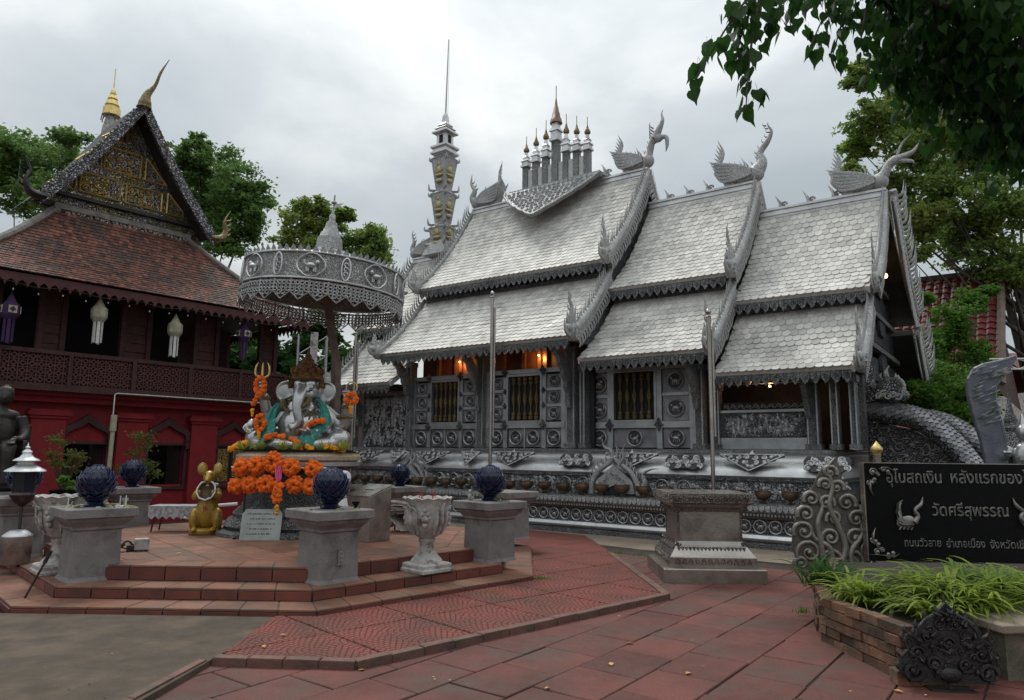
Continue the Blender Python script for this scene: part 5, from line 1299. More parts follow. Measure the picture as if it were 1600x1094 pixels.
# left edge: lamp on a stem, can, rod, floodlight
lx = V3((-6.05, 9.0, Z2)); o = thing('garden_lamp', 'lamp with two scalloped silver pagoda roofs and dark glass on a thin stem', 'lamp', lx)
zz0 = .98
def petal(r_, z, a): return r_ * (1 + .05 * math.cos(a * 6)), z
m = MB(); m.tube([(0, 0, 0), (0, 0, .70)], .018, 8); m.lathe([(.10, 0), (.10, .02), (.03, .04)], 12); obj('stem', m, M_iron, o, 50)
m = MB(); m.lathe([(.03, .66), (.10, .72), (.15, .80), (.13, .83)], 16); obj('bowl_foot', m, mat('smoked_copper', (.09, .05, .05), (.04, .03, .03), 8, .4, .6), o, 50)
m = MB(); m.lathe([(.12, .83), (.13, 1.08)], 6); obj('glass_body', m, mat('dark_glass', (.015, .02, .03), None, rough=.08, rvar=0), o)
for k_ in range(6):
    m = MB(); a = k_ * PI / 3; m.tube([(.125 * math.cos(a), .125 * math.sin(a), .83), (.135 * math.cos(a), .135 * math.sin(a), 1.08)], .008, 4); obj('lamp_bar', m, M_iron, o)
m = MB(); m.lathe([(.23, 1.085), (.22, 1.10), (.13, 1.15), (.09, 1.17), (.09, 1.21)], 36, mod=petal); m.lathe([(.15, 1.215), (.14, 1.23), (.08, 1.26), (.05, 1.30), (.05, 1.32)], 36, mod=petal); m.lathe([(.06, 1.32), (.05, 1.335), (.02, 1.36), (.03, 1.38), (.01, 1.40), (.004, 1.44)], 12); obj('pagoda_roof', m, M_silver, o, 50)
m = MB(); m.lathe([(.15, 0), (.16, .02), (.16, .32), (.15, .33)], 20); o = thing('metal_can', 'metal can with a pale conical lid on the steps below the lamp', 'can', (-5.93, 8.80, Z2)); obj('can_body', m, M_steeld, o, 40)
m = MB(); m.lathe([(.16, .325), (.155, .34), (.09, .39), (.02, .40)], 20); obj('can_lid', m, M_silver, o, 40)
m = MB(); m.tube([(0, 0, 0), (.16, .02, .36)], .012, 6); m.tube([(.15, .02, .34), (.20, .025, .46)], .022, 6); o = obj('iron_rod', m, M_iron, None, loc=(-4.86, 7.42, .105)); tag(o, 'black iron rod leaning against the front left pedestal', 'rod')
fo = thing('floodlight', 'small grey floodlight lying on the platform behind the left pedestal', 'floodlight', (-4.52, 8.85, Z3), .5)
m = MB(); m.box((.06, 0, .08), (.16, .14, .13)); obj('lamp_housing', m, M_stonel, fo, bev=.01); m = MB(); m.tube(spline([(-.05, 0, .02), (-.15, .03, .05), (-.12, -.05, .09), (-.2, 0, .02), (-.1, .02, .12), (-.02, .03, .06)], 4), .012, 5); m.box((-.05, 0, .04), (.1, .1, .06)); obj('cable_coil', m, M_iron, fo)

# elephant-headed statue
GX, GY = -3.28, 11.15
def gq(px, py, dy=0.0): return V3(((px - 478) * .0101, dy, (704 - py) * .0101 + 1.6))
pl = thing('statue_plinth', 'tiered silver and stone plinth under the elephant-headed statue', 'plinth', (GX, GY, Z3))
def oct_(r_, z, a): return r_, z
m = MB(); m.lathe([(1.16, 0), (1.16, .05), (1.0, .09), (1.05, .13), (.98, .22), (.90, .26), (.92, .30), (.84, .38), (.80, .40), (.80, .44)], 28); obj('lotus_base', m, M_relief_d, pl, 40)
m = MB(); m.lathe([(.74, .44), (.74, .92), (.82, .94), (.86, 1.0)], 8, rz=PI / 8); obj('plinth_body', m, M_relief_d, pl)
m = MB(); m.lathe([(.84, .99), (.92, 1.0), (.93, 1.05), (.88, 1.06)], 28); obj('silver_rim', m, M_silver, pl, 40)
m = MB(); m.lathe([(.86, 1.06), (.92, 1.09), (.93, 1.14), (.87, 1.19), (.80, 1.22)], 36, mod=lambda r_, z, a: (r_ * (1 + .012 * math.cos(a * 30)), z)); obj('sequin_cloth', m, mat('sequinned_cloth', (.62, .54, .34), (.42, .28, .25), 40, .5, .3, .8, 90), pl, 50)
gn = thing('elephant_headed_statue', 'silver seated elephant-headed god statue with gold crown and teal shawl', 'statue', (GX, GY, 0))
b = MB()
SZ = 1.60
b.ball((0, -.02, SZ + .36), (.34, .29, .31), 18, 12)           # belly
b.ball((.0, .05, SZ + .62), (.32, .20, .22), 14, 10)           # chest
b.ball((.0, -.10, SZ + .28), (.27, .22, .20), 14, 10)
b.ball((.05, .03, SZ + .93), (.20, .19, .22), 16, 12)         # head
b.ball((.07, -.08, SZ + .86), (.15, .12, .13), 12, 8)
b.ball((-.03, -.06, SZ + 1.02), (.10, .10, .09), 10, 8); b.ball((.13, -.06, SZ + 1.02), (.10, .10, .09), 10, 8)
horn(b, [(.03, -.10, SZ + .94), (.02, -.26, SZ + .78), (.03, -.31, SZ + .58), (.06, -.32, SZ + .42), (-.02, -.33, SZ + .33), (-.07, -.33, SZ + .40)], [.12, .095, .075, .06, .05, .035], 8, 12)   # trunk
for s_ in (-1, 1):
    cx = .05 + s_ * .26
    b.ball((cx + s_ * .05, .03, SZ + .91), (.155, .028, .16), 14, 10, rot=(0, 0, s_ * -.25)); b.ball((cx + s_ * .03, .03, SZ + .78), (.10, .028, .12), 10, 8)
    b.tube([(cx + s_ * (.05 + .15 * math.cos(t * .35 - 1.4)), .0, SZ + .91 + .155 * math.sin(t * .35 - 1.4)) for t in range(10)], .022, 7)
    b.ball((.05 + s_ * .10, -.14, SZ + .965), (.055, .03, .018), 8, 6)   # brow
    # folded legs
    horn(b, [(s_ * .18, .05, SZ + .14), (s_ * .55, -.02, SZ + .17), (s_ * .68, -.12, SZ + .14)], [.19, .17, .12], 6, 12)
    b.ball((s_ * .62, -.10, SZ + .17), (.20, .20, .17), 12, 9)
    horn(b, [(s_ * .62, -.18, SZ + .11), (s_ * .30, -.30, SZ + .08), (-s_ * .10, -.34, SZ + .07)], [.12, .10, .07], 6, 10)
# upper arms: viewer's left raised with trident, viewer's right raised with flower ring
horn(b, [(-.27, .08, SZ + .66), (-.46, .10, SZ + .52), (-.56, .04, SZ + .62), (-.60, -.02, SZ + .86)], [.12, .11, .09, .07], 6, 10)
horn(b, [(.27, .08, SZ + .66), (.56, .10, SZ + .42), (.68, .06, SZ + .50), (.70, -.02, SZ + .74)], [.12, .13, .10, .07], 6, 10)
# lower arms
horn(b, [(-.28, .02, SZ + .60), (-.44, -.10, SZ + .40), (-.60, -.28, SZ + .38)], [.10, .09, .065], 6, 10)
horn(b, [(.28, .02, SZ + .60), (.42, -.12, SZ + .38), (.30, -.34, SZ + .27)], [.10, .09, .065], 6, 10)
def hand(bm, c, dirv, palm, s_=1, curl=1.0, sz=1.0):
    "palm with four unequal curled fingers and a side thumb"
    d = V3(dirv).normalized(); n = V3(palm).normalized(); side = d.cross(n).normalized(); c = V3(c)
    bm.ball(c, (.058 * sz, .058 * sz, .058 * sz), 10, 7)
    bm.ball(c + d * .04 * sz, .056 * sz, 10, 7)
    for k_, L_ in enumerate((.085, .10, .095, .075)):
        o_ = c + d * .06 * sz + side * (k_ - 1.5) * .033 * sz
        horn(bm, [o_, o_ + d * L_ * .55 * sz + n * .01, o_ + d * L_ * .9 * sz * (1 - .4 * curl) + n * .055 * curl * sz, o_ + d * L_ * .6 * sz * (1 - .5 * curl) + n * .085 * curl * sz], [.019 * sz, .018 * sz, .016 * sz, .012 * sz], 4, 7)
    o_ = c + side * s_ * -.05 * sz
    horn(bm, [o_, o_ - side * s_ * .03 * sz + d * .03 * sz + n * .03 * sz, o_ + d * .06 * sz + n * .07 * sz], [.022 * sz, .02 * sz, .014 * sz], 4, 7)
hand(b, (-.64, -.34, SZ + .40), (-.35, -.5, -.75), (.1, -.7, -.3), 1, .7, 1.15)
hand(b, (.24, -.38, SZ + .27), (-.6, -.35, .1), (0, 0, 1), 1, .3, 1.1)
hand(b, (-.61, -.03, SZ + .93), (0, -.05, 1), (0, -1, 0), 1, .8, 1.0)
hand(b, (.70, -.03, SZ + .80), (.0, -.05, 1), (0, -1, 0), -1, .8, 1.05)
for k_ in range(5):
    for s_ in (-1, 1): b.ball((-s_ * .10 + s_ * -.03 * k_ * 0, -.38 - .0, SZ + .06), .03, 6, 5)
gme = fuse(b, .014, 3); o = link('body', gme, M_gan, gn)
m = MB()
for s_ in (-1, 1): m.ball((.06 + s_ * .115, -.185, SZ + .915), (.034, .020, .014), 8, 6)
obj('eye', m, M_iron, gn, 60, kind=None)
m = MB(); horn(m, [(.14, -.14, SZ + .80), (.18, -.27, SZ + .74), (.13, -.33, SZ + .66), (.17, -.36, SZ + .72)], [.045, .04, .03, .008], 5, 8); obj('tusk', m, M_goldd, gn, 60)
m = MB(); horn(m, [(-.09, -.12, SZ + .80), (-.13, -.20, SZ + .76), (-.13, -.24, SZ + .74)], [.035, .03, .02], 4, 8); obj('broken_tusk', m, M_goldd, gn, 60)
# crown
m = MB(); m.lathe([(.21, 1.08), (.24, 1.10), (.235, 1.20), (.215, 1.22), (.17, 1.24)], 28, c=(.05, .04, SZ), mod=lambda r_, z, a: (r_ * (1 + .03 * math.cos(14 * a)), z))
for k_ in range(12):
    a = k_ * PI / 6; horn(m, [(.05 + .23 * math.cos(a), .04 + .22 * math.sin(a), SZ + 1.18), (.05 + .25 * math.cos(a), .04 + .25 * math.sin(a), SZ + 1.24), (.05 + .20 * math.cos(a), .04 + .20 * math.sin(a), SZ + 1.33 - .03 * (k_ % 2))], [.04, .045, .005], 4, 6, .5)
m.lathe([(.17, 1.24), (.18, 1.27), (.13, 1.32), (.14, 1.35), (.09, 1.39), (.10, 1.42), (.05, 1.46), (.055, 1.48), (.02, 1.53), (.004, 1.62)], 20, c=(.05, .04, SZ))
for s_ in (-1, 1): horn(m, [(.05 + s_ * .22, .02, SZ + 1.06), (.05 + s_ * .26, .0, SZ + .98), (.05 + s_ * .27, 0, SZ + 1.12)], [.04, .03, .005], 4, 6)
obj('crown', m, mat('old_crown_gold', (.40, .22, .06), (.16, .055, .03), 14, .4, .6, .8, 50, 'relief', patina=(.07, .03, .02), bd=.012), gn, 50)
# jewellery
m = MB()
m.tube([(-.25 + .5 * i / 14 + .02, -.13 - .13 * math.sin(PI * i / 14), SZ + .66 - .20 * math.sin(PI * i / 14)) for i in range(15)], .022, 6)
m.tube([(-.16 + .4 * i / 12, -.20 - .06 * math.sin(PI * i / 12), SZ + .62 - .34 * math.sin(PI * i / 12)) for i in range(13)], .016, 6)
m.ball((.05, -.33, SZ + .28), (.06, .03, .06), 8, 6)
for c, r_ in (((-.50, .07, SZ + .60), .10), ((.66, .06, SZ + .52), .115), ((-.59, 0, SZ + .80), .08), ((.70, 0, SZ + .68), .08), ((-.56, -.25, SZ + .39), .08)):
    m.m = Matrix.Translation(c); m.lathe([(r_, -.03), (r_ * 1.15, 0), (r_, .03)], 14)
m.m = Matrix.Identity(4); m.ball((-.27, -.10, SZ + .70), (.06, .05, .10), 8, 6)
obj('gold_ornament', m, M_goldd, gn, 50)
# shawl over both shoulders
for s_, w_ in ((-1, .17), (1, .15)):
    m = MB(); n = 16; path = spline([(s_ * .20, -.03, SZ + .80), (s_ * .36, -.14, SZ + .66), (s_ * .42, -.26, SZ + .42), (s_ * (.38 if s_ < 0 else .26), -.38, SZ + .22), (s_ * (.46 if s_ < 0 else .20), -.46, SZ + .06)], 4)
    vs = []; k_ = len(path); cols_ = 9
    for i, p in enumerate(path):
        for j in range(cols_):
            t = j / (cols_ - 1) - .5; wd = w_ * (.6 + .5 * i / k_) * 2
            vs.append((p.x + t * wd * .62, p.y + abs(t) * .12 - .025 + .012 * math.sin(j * 2.4 + i * .3), p.z + t * s_ * -wd * .38 + .02))
    fs = [(i * cols_ + j, i * cols_ + j + 1, (i + 1) * cols_ + j + 1, (i + 1) * cols_ + j) for i in range(k_ - 1) for j in range(cols_ - 1)]
    m.add(vs, fs); o = obj('shawl', m, M_teal, gn, 60); md_ = o.modifiers.new('s', 'SOLIDIFY'); md_.thickness = .014
# trident and ring
m = MB(); m.tube([(-.62, -.08, SZ + .78), (-.62, -.08, SZ + 1.12)], .014, 6)
for s_ in (-1, 0, 1): horn(m, [(-.62, -.08, SZ + 1.10), (-.62 + s_ * .10, -.08, SZ + 1.16), (-.62 + s_ * .105, -.08, SZ + 1.28), (-.62 + s_ * .07, -.08, SZ + 1.36)], [.016, .02, .018, .003], 5, 6)
obj('trident', m, M_gold, gn, 60)
m = MB(); m.tube([(.78 + .085 * math.cos(a * PI / 10), -.05, SZ + .98 + .085 * math.sin(a * PI / 10)) for a in range(21)], .010, 6); obj('gold_ring', m, M_gold, gn, 60)

# marigold balls
def pom(m, c, r_, mi=0):
    c = V3(c); m.ball(c, r_ * .8, 7, 5, mi, jit=.08)
    for k_ in range(9):
        d = V3((random.gauss(0, 1), random.gauss(0, 1), random.gauss(0, 1))).normalized(); m.ball(c + d * r_ * .55, r_ * .48, 5, 4, mi, jit=.12)
def garland(name, pts, r_, label, m_=None, extra=None, mats=None, tassel=None):
    m = MB(); q = [V3(p) for p in pts]; L = 0; seg = []
    for i in range(1, len(q)):
        d = (q[i] - q[i - 1]); l = d.length; 
        while L < l: seg.append(q[i - 1] + d * (L / l)); L += r_ * 1.25
        L -= l
    for p in seg: pom(m, p + V3((random.uniform(-.01, .01), random.uniform(-.01, .01), random.uniform(-.008, .008))), r_ * random.uniform(.88, 1.12))
    if tassel:
        for t_ in tassel:
            for k_ in range(3): pom(m, V3(t_) - V3((0, 0, .04 * k_)), r_ * (.8 - .15 * k_), 1)
    o = obj(name, m, [m_ or M_orange, M_yellowo], None, 0, loc=(GX, GY, 0)); tag(o, label, 'garland', 'marigold garlands on the statue'); return o
def loopp(cx, y, cz, rx, rz, n=18): return [(cx + rx * math.cos(2 * PI * k_ / n), y, cz + rz * math.sin(2 * PI * k_ / n)) for k_ in range(n + 1)]
garland('garland', loopp(-.62, -.16, SZ + .98, .07, .13) + [(-.66, -.17, SZ + .82), (-.70, -.17, SZ + .70)], .045, 'orange marigold garland hanging from the golden trident', tassel=[(-.71, -.17, SZ + .60)])
garland('garland', loopp(.80, -.16, SZ + .80, .085, .07), .05, 'orange marigold ring held in the raised hand on the right', tassel=[(.80, -.16, SZ + .66)])
garland('garland', loopp(-.50, -.40, SZ + .40, .06, .11), .045, 'orange marigold garland on the wrist resting on the knee', tassel=[(-.50, -.42, SZ + .24)])
garland('garland', [(.18, -.36, SZ + .34), (.30, -.40, SZ + .41), (.44, -.36, SZ + .46)], .055, 'orange marigold garland laid over the right forearm by the shawl')
garland('garland', [(-.36, -.52, SZ + .18), (-.22, -.55, SZ + .22), (-.06, -.52, SZ + .18)], .055, 'orange marigold garland lying left of the feet')
garland('garland', [(.02, -.55, SZ + .16), (.12, -.58, SZ + .14), (.18, -.60, SZ + .02), (.20, -.60, SZ - .02)], .055, 'orange marigold garland draped right of the feet')
garland('garland', [(.30, -.62, SZ + .05), (.36, -.64, SZ + .0), (.34, -.66, SZ - .06)], .05, 'yellow-orange marigold bunch on the throne front right of centre', M_yellowo)
garland('garland', [(.56, -.55, SZ + .05), (.68, -.52, SZ + .03), (.80, -.48, SZ - .0)], .05, 'yellow-orange marigold bunch at the right end of the throne', M_yellowo)
garland('garland', [(-.92, -.40, SZ + .0), (-.80, -.46, SZ + .06), (-.64, -.50, SZ + .10)], .05, 'yellow-orange marigold bunch at the left end of the throne', M_yellowo)
# two rows of loops hanging from the rail below
rows = [(-.93, .16, 1.36), (-.72, .17, 1.38), (-.48, .2, 1.43), (-.24, .16, 1.36), (.08, .15, 1.34), (-1.0, .13, 1.10), (-.80, .16, 1.12), (-.56, .16, 1.13), (-.16, .16, 1.12), (.06, .14, 1.10)]
labs = ['upper row orange garland loop, leftmost on the rail', 'upper row orange garland loop, second from left', 'tallest orange garland loop in the upper row above the plaque', 'upper row orange garland loop right of the tallest', 'upper row orange garland loop beside the blue-black lotus bud',
        'lower row orange garland loop, leftmost by the iron stand', 'lower row orange garland loop, second from left', 'lower row orange garland loop left of the pink flower', 'lower row orange garland loop right of the pink flower', 'lower row orange garland loop beside the blue-black lotus bud']
for (x, r_, z), lb in zip(rows, labs):
    garland('garland', loopp(x + .42, -1.02 + random.uniform(-.04, .04), z, r_ * .62, r_ * .60) + loopp(x + .42, -1.06, z, r_ * .36, r_ * .36, 12) + loopp(x + .42, -1.0, z, r_ * .12, r_ * .15, 6), .046, lb)
garland('garland', [(.02, -1.10, 1.14), (.0, -1.10, .92), (.07, -1.1, .90), (.08, -1.10, 1.14)], .05, 'narrow orange garland hanging in front under the pink flower', tassel=[(.05, -1.1, .82)])
m = MB()
for k_ in range(14): a = k_ * .9; horn(m, [(0, 0, 0), (.03 * math.cos(a), .03 * math.sin(a), .05), (.02 * math.cos(a) * (1 + k_ % 3), .02 * math.sin(a), .12 + .01 * k_)], [.012, .014, .003], 3, 5)
o = obj('pink_flower', m, M_pink, None, 60, loc=(GX + .05, GY - 1.10, 1.16)); tag(o, 'bright pink folded lotus flower above the narrow garland', 'flower')
ra = thing('garland_rail', 'dark iron stand with white rail carrying the orange garlands', 'rail', (GX, GY - .98, Z3))
m = MB(); m.tube([(-.66, 0, .98), (.72, 0, .98)], .012, 6); obj('rail', m, M_white, ra)
m = MB(); m.tube([(-.66, 0, .73), (.72, 0, .73)], .012, 6); obj('rail', m, M_white, ra)
for x in (-.45, .70): m = MB(); m.tube([(x, 0, 0), (x, 0, 1.0)], .016, 6); m.tube([(x - .1, -.08, .01), (x, 0, .06), (x + .1, -.08, .01)], .015, 5); obj('iron_post', m, M_iron, ra)
# banana-leaf offerings along the throne edge
rnd = random.Random(11)
for k_, x in enumerate((-.66, -.44, -.10, .14, .52, .80)):
    m = MB()
    for j in range(16):
        a = rnd.uniform(0, 2 * PI); el = rnd.uniform(.1, 1.1); d = V3((math.cos(a) * math.cos(el), math.sin(a) * math.cos(el), math.sin(el))); 
        horn(m, [(0, 0, 0), d * .08, d * .14 + V3((0, 0, .03))], [.02, .026, .004], 3, 5, .35)
    o = obj('leaf_offering', m, M_banana, None, 60, loc=(GX + x, GY - .66 + abs(x) * .18, SZ)); tag(o, ['pale folded leaf offering at the throne left of the feet', 'large pale leaf offering under the left garland', 'pale leaf offering in the middle before the trunk', 'pale leaf offering right of the middle garland', 'pale leaf offering before the right knee', 'pale leaf offering at the right end of the throne'][k_], 'offering', 'leaf offerings on the throne')
m = MB(); m.lathe([(.92, 0), (.93, .012)], 28); o = obj('offering_tray', m, M_iron, None, loc=(GX, GY, 1.595)); tag(o, 'thin dark tray around the statue on the cloth-edged throne', 'tray')
# plaque
pq = thing('text_plaque', 'small grey marble plaque with rows of dark writing leaning before the garlands', 'plaque', (-3.42, 9.98, Z3), R(4))
pm = Matrix.Rotation(R(-14), 4, 'X'); m = MB(); m.m = pm
m.prism([(-.27, 0), (.27, 0), (.27, .36), (.22, .42), (-.22, .42), (-.27, .36)], .025); obj('slab', m, M_sign_w, pq)
rnd = random.Random(8); m = MB(); m.m = pm
for ln, (x0, x1) in enumerate(((-.20, .20), (-.16, .18), (-.19, .19), (-.15, .14), (-.19, .12))):
    x = x0; z = .35 - ln * .068
    while x < x1: w_ = rnd.uniform(.008, .022); m.bb((x, -.0145, z), (x + w_, -.0135, z + rnd.uniform(.010, .018))); x += w_ + rnd.choice((.005, .006, .02))
obj('writing', m, M_iron, pq, kind='stuff')

# parasol
px_, py_ = -3.02, 11.35; pa = thing('silver_parasol', 'large openwork silver parasol drum tilted over the elephant-headed statue', 'parasol', (px_, py_, 0))
tilt = Matrix.Translation((-.06, 0, 4.06)) @ Matrix.Rotation(R(3.5), 4, 'Y')
RAD = 1.27
m = MB(); m.m = tilt; m.lathe([(RAD * 1.0, .02), (RAD * .985, .42), (RAD * .98, .44), (RAD * .96, .44)], 64, cap=False); obj('drum', m, M_para, pa, 40)
m = MB(); m.m = tilt
for z_, r_ in ((.03, 1.008), (.43, .995)): m.tube([(RAD * r_ * math.cos(a * PI / 32), RAD * r_ * math.sin(a * PI / 32), z_) for a in range(65)], .018, 6)
obj('drum_rim', m, M_silver, pa, 50)
m = MB(); m.m = tilt; m.lathe([(RAD * .97, .40), (RAD * .72, .46), (RAD * .40, .58), (.16, .66)], 48, cap=False); obj('canopy', m, M_parain, pa, 40)
m = MB(); m.m = tilt
for k_ in range(16): a = k_ * PI / 8; m.tube([(.1 * math.cos(a), .1 * math.sin(a), .62), (RAD * .96 * math.cos(a), RAD * .96 * math.sin(a), .36)], .016, 4)
obj('rib', m, M_parain, pa, kind=None)
# upper crest of small points
m = MB(); m.m = tilt; n = 72
for k_ in range(n):
    a0, a1 = 2 * PI * k_ / n, 2 * PI * (k_ + 1) / n; am = (a0 + a1) / 2; r_ = RAD * .99
    m.add([(r_ * math.cos(a0), r_ * math.sin(a0), .44), (r_ * math.cos(a1), r_ * math.sin(a1), .44), (r_ * 1.02 * math.cos(am), r_ * 1.02 * math.sin(am), .535), (r_ * .985 * math.cos(a0), r_ * .985 * math.sin(a0), .44), (r_ * .985 * math.cos(a1), r_ * .985 * math.sin(a1), .44)], [(0, 1, 2), (4, 3, 2), (1, 4, 2), (3, 0, 2)])
obj('crest', m, M_orn, pa, kind='stuff')
# medallion panels and animals on the drum
for k_ in range(16):
    a = k_ * 2 * PI / 16 + .1; big = k_ % 2 == 0
    m = MB(); w_, h = (.19, .165) if big else (.065, .17)
    def Q(x, z, off=.0, a=a): aa = a + x / RAD; rr_ = RAD * (1.0 - .035 * z) + off; return (rr_ * math.cos(aa), rr_ * math.sin(aa), .225 + z)
    m.m = tilt; ring = []
    for i in range(25):
        b_ = i * 2 * PI / 24; lb = 1 + (.08 * abs(math.cos(b_ * 2)) if big else 0); ring.append(Q(w_ * lb * math.cos(b_), h * lb * math.sin(b_), .015))
    m.tube(ring, .013, 5)
    if big:
        rnd = random.Random(k_)
        m.ball(Q(0, -.01, .01), (.075, .075, .045), 10, 7); s_ = rnd.choice((-1, 1)); m.ball(Q(s_ * .09, .045, .015), (.035, .035, .035), 8, 6)
        for q in (-.06, -.035, .04, .065): m.tube([Q(q, -.03, .012), Q(q + .008 * s_, -.10, .012)], [.016, .010], 5)
        m.tube([Q(-s_ * .07, 0, .012), Q(-s_ * .10, .04, .012), Q(-s_ * .085, .07, .012)], .009, 5)
    else:
        for zz in (-.07, .0, .07):
            m.tube([Q(.03 * math.cos(t * .5), zz + .028 * math.sin(t * .5), .012) for t in range(10)], .008, 4)
    obj('medallion' if big else 'oval_panel', m, M_silver, pa, 60)
# pierced skirt: curved lattice flaps with pointed ends
n = 30
for k_ in range(n):
    a0, a1 = 2 * PI * k_ / n, 2 * PI * (k_ + 1) / n; m = MB(); m.m = tilt
    def Q(u, z): a = a0 + (a1 - a0) * u; rr_ = RAD * (1.005 + .045 * (-z)); return (rr_ * math.cos(a), rr_ * math.sin(a), z)
    dep = lambda u: -.19 - .11 * (1 - abs(u - .5) * 2)
    for (A_, B_) in (((.02, 0), (.02, -.19)), ((.98, 0), (.98, -.19)), ((.02, -.19), (.5, -.30)), ((.98, -.19), (.5, -.30)), ((.02, -.02), (.98, -.02))): m.tube([Q(*A_), Q((A_[0] + B_[0]) / 2, (A_[1] + B_[1]) / 2), Q(*B_)], .011, 5)
    for i in range(4):
        for j in range(6):
            u = (i + .5) / 4; z = -.03 - (j + .5) * .05
            if z < dep(u) + .03: continue
            m.tube([Q(u + .115 * math.cos(t * PI / 3 + (j % 2)), z + .028 * math.sin(t * PI / 3 + (j % 2))) for t in range(7)], .0135, 3, cap=False)
    obj('pierced_flap', m, M_orn, pa, kind=None)
m = MB(); m.m = tilt
m.lathe([(.30, .55), (.29, .70), (.25, .78), (.22, .80), (.20, 1.0), (.17, 1.02), (.16, 1.08), (.13, 1.10), (.12, 1.16), (.10, 1.18), (.09, 1.27), (.055, 1.29), (.05, 1.40), (.02, 1.43), (.012, 1.75)], 16); m.ball((0, 0, 1.62), (.05, .05, .03), 8, 6); obj('finial', m, M_orn, pa, 50)
m = MB(); m.m = tilt; m.prism([(.0, 1.50), (.16, 1.62), (.02, 1.60)][::-1], .008); obj('pennant', m, M_steel, pa)
m = MB(); z0 = 3.95
for (p0, p1, w_) in (((-.14, .22, 4.5), (.12, .30, 3.05), .085), ((.12, .30, 3.08), (.17, .34, 1.0), .075)):
    a, b = V3(p0), V3(p1); d = b - a; f = Matrix.Translation(a) @ d.to_track_quat('Z', 'Y').to_matrix().to_4x4(); m.m = f; m.box((0, 0, d.length / 2), (w_ * 2, w_ * 1.5, d.length))
m.m = Matrix.Identity(4); obj('timber_post', m, M_wood, pa, bev=.008)

# gold mouse
mo = thing('mouse_statue', 'mustard-gold mouse statue with big round ears holding a bowl', 'statue', (-4.46, 10.70, Z3), R(12)); mo.scale = (.84, .84, 1.04)
b = MB()
b.ball((0, 0, .30), (.20, .185, .24), 14, 10); b.ball((0, -.01, .50), (.155, .14, .18), 12, 9); b.ball((0, -.02, .78), (.105, .11, .10), 12, 9); horn(b, [(0, -.06, .78), (0, -.17, .74), (0, -.22, .73)], [.09, .05, .03], 4, 10)
for s_ in (-1, 1):
    b.ball((s_ * .13, .03, .90), (.095, .025, .095), 12, 8, rot=(0, 0, s_ * -.3)); b.ball((s_ * .19, -.06, .20), (.09, .14, .16), 12, 8)
    horn(b, [(s_ * .14, -.02, .60), (s_ * .20, -.10, .52), (s_ * .13, -.19, .55)], [.06, .055, .045], 4, 9); b.ball((s_ * .15, -.22, .07), (.055, .10, .04), 10, 7); b.ball((s_ * .12, -.20, .58), .045, 8, 6)
link('body', fuse(b, .013, 3), M_mouse, mo)
m = MB(); m.lathe([(.26, 0), (.28, .02), (.28, .06), (.25, .085), (.22, .09)], 28); obj('base', m, M_mouse, mo, 50)
m = MB()
for s_ in (-1, 1): m.ball((s_ * .133, -.0, .90), (.065, .02, .065), 10, 6, rot=(0, 0, s_ * -.3))
obj('inner_ear', m, mat('pale_mustard', (.42, .30, .07), (.30, .2, .04), 9, .5), mo, 60)
m = MB(); m.m = Matrix.Translation((0, -.20, .60)) @ Matrix.Rotation(R(58), 4, 'X'); m.lathe([(.02, -.09), (.09, -.06), (.125, .0), (.135, .03), (.125, .035), (.115, .0), (.07, -.05), (.001, -.06)], 24, cap=False); obj('bowl', m, M_mouseb, mo, 50)
m = MB(); m.m = Matrix.Translation((0, -.20, .60)) @ Matrix.Rotation(R(58), 4, 'X'); m.tube([(.148 * math.cos(t * PI / 14), .148 * math.sin(t * PI / 14), .02 + .012 * math.sin(t * 2)) for t in range(29)], .012, 6)
m.m = Matrix.Identity(4); m.tube([(.14 * math.cos(t * PI / 12), .12 * math.sin(t * PI / 12), .68) for t in range(25)], .022, 6); obj('bead_garland', m, M_white, mo, 60)
m = MB()
for a, b_ in (((-.03, 0), (.03, 0)), ((0, -.03), (0, .03)), ((.03, 0), (.03, -.03)), ((-.03, 0), (-.03, .03)), ((0, .03), (.03, .03)), ((0, -.03), (-.03, -.03))): m.tube([(a[0], -.187, .36 + a[1]), (b_[0], -.187, .36 + b_[1])], .006, 4)
for a, b_ in ((-.035, .042), (.05, .04), (-.04, -.05)): m.ball((a, -.183, .36 + b_), .006, 5, 4)
obj('red_mark', m, M_red, mo)
m = MB()
for s_ in (-1, 1): m.ball((s_ * .055, -.115, .83), .014, 6, 5)
m.ball((0, -.235, .735), .016, 6, 5); obj('eye', m, M_iron, mo)
# lace-covered low table
ta = thing('low_table', 'low bench with a grey lace cloth left of the mouse statue', 'table', (-4.98, 11.05, Z3), R(6))
m = MB(); m.box((0, 0, .36), (.85, .40, .03)); obj('table_top', m, M_iron, ta)
for sx in (-1, 1):
    for sy in (-1, 1): m = MB(); m.tube([(sx * .38, sy * .16, 0), (sx * .33, sy * .14, .35)], .013, 5); obj('leg', m, M_iron, ta)
m = MB(); n = 8
for k_ in range(n): x = -.42 + k_ * .84 / n; w_ = .84 / n; m.prism([(x, .0), (x, -.14), (x + w_ * .5, -.19), (x + w_, -.14), (x + w_, 0)], .006, Matrix.Translation((0, -.205, .375)))
m.box((0, 0, .378), (.86, .42, .006)); o = obj('lace_cloth', m, M_cloth, None, loc=(-4.98, 11.05, Z3), rot=(0, 0, R(6))); tag(o, 'grey lace cloth with pointed hem on the low bench', 'cloth')
m = MB(); m.tube([(-1.4, 0, .12), (.5, -.1, .30)], .028, 8); o = obj('white_pole', m, M_white, None, loc=(-5.2, 12.6, Z3)); tag(o, 'white pole lying aslant by the red wall, upper one', 'pole')
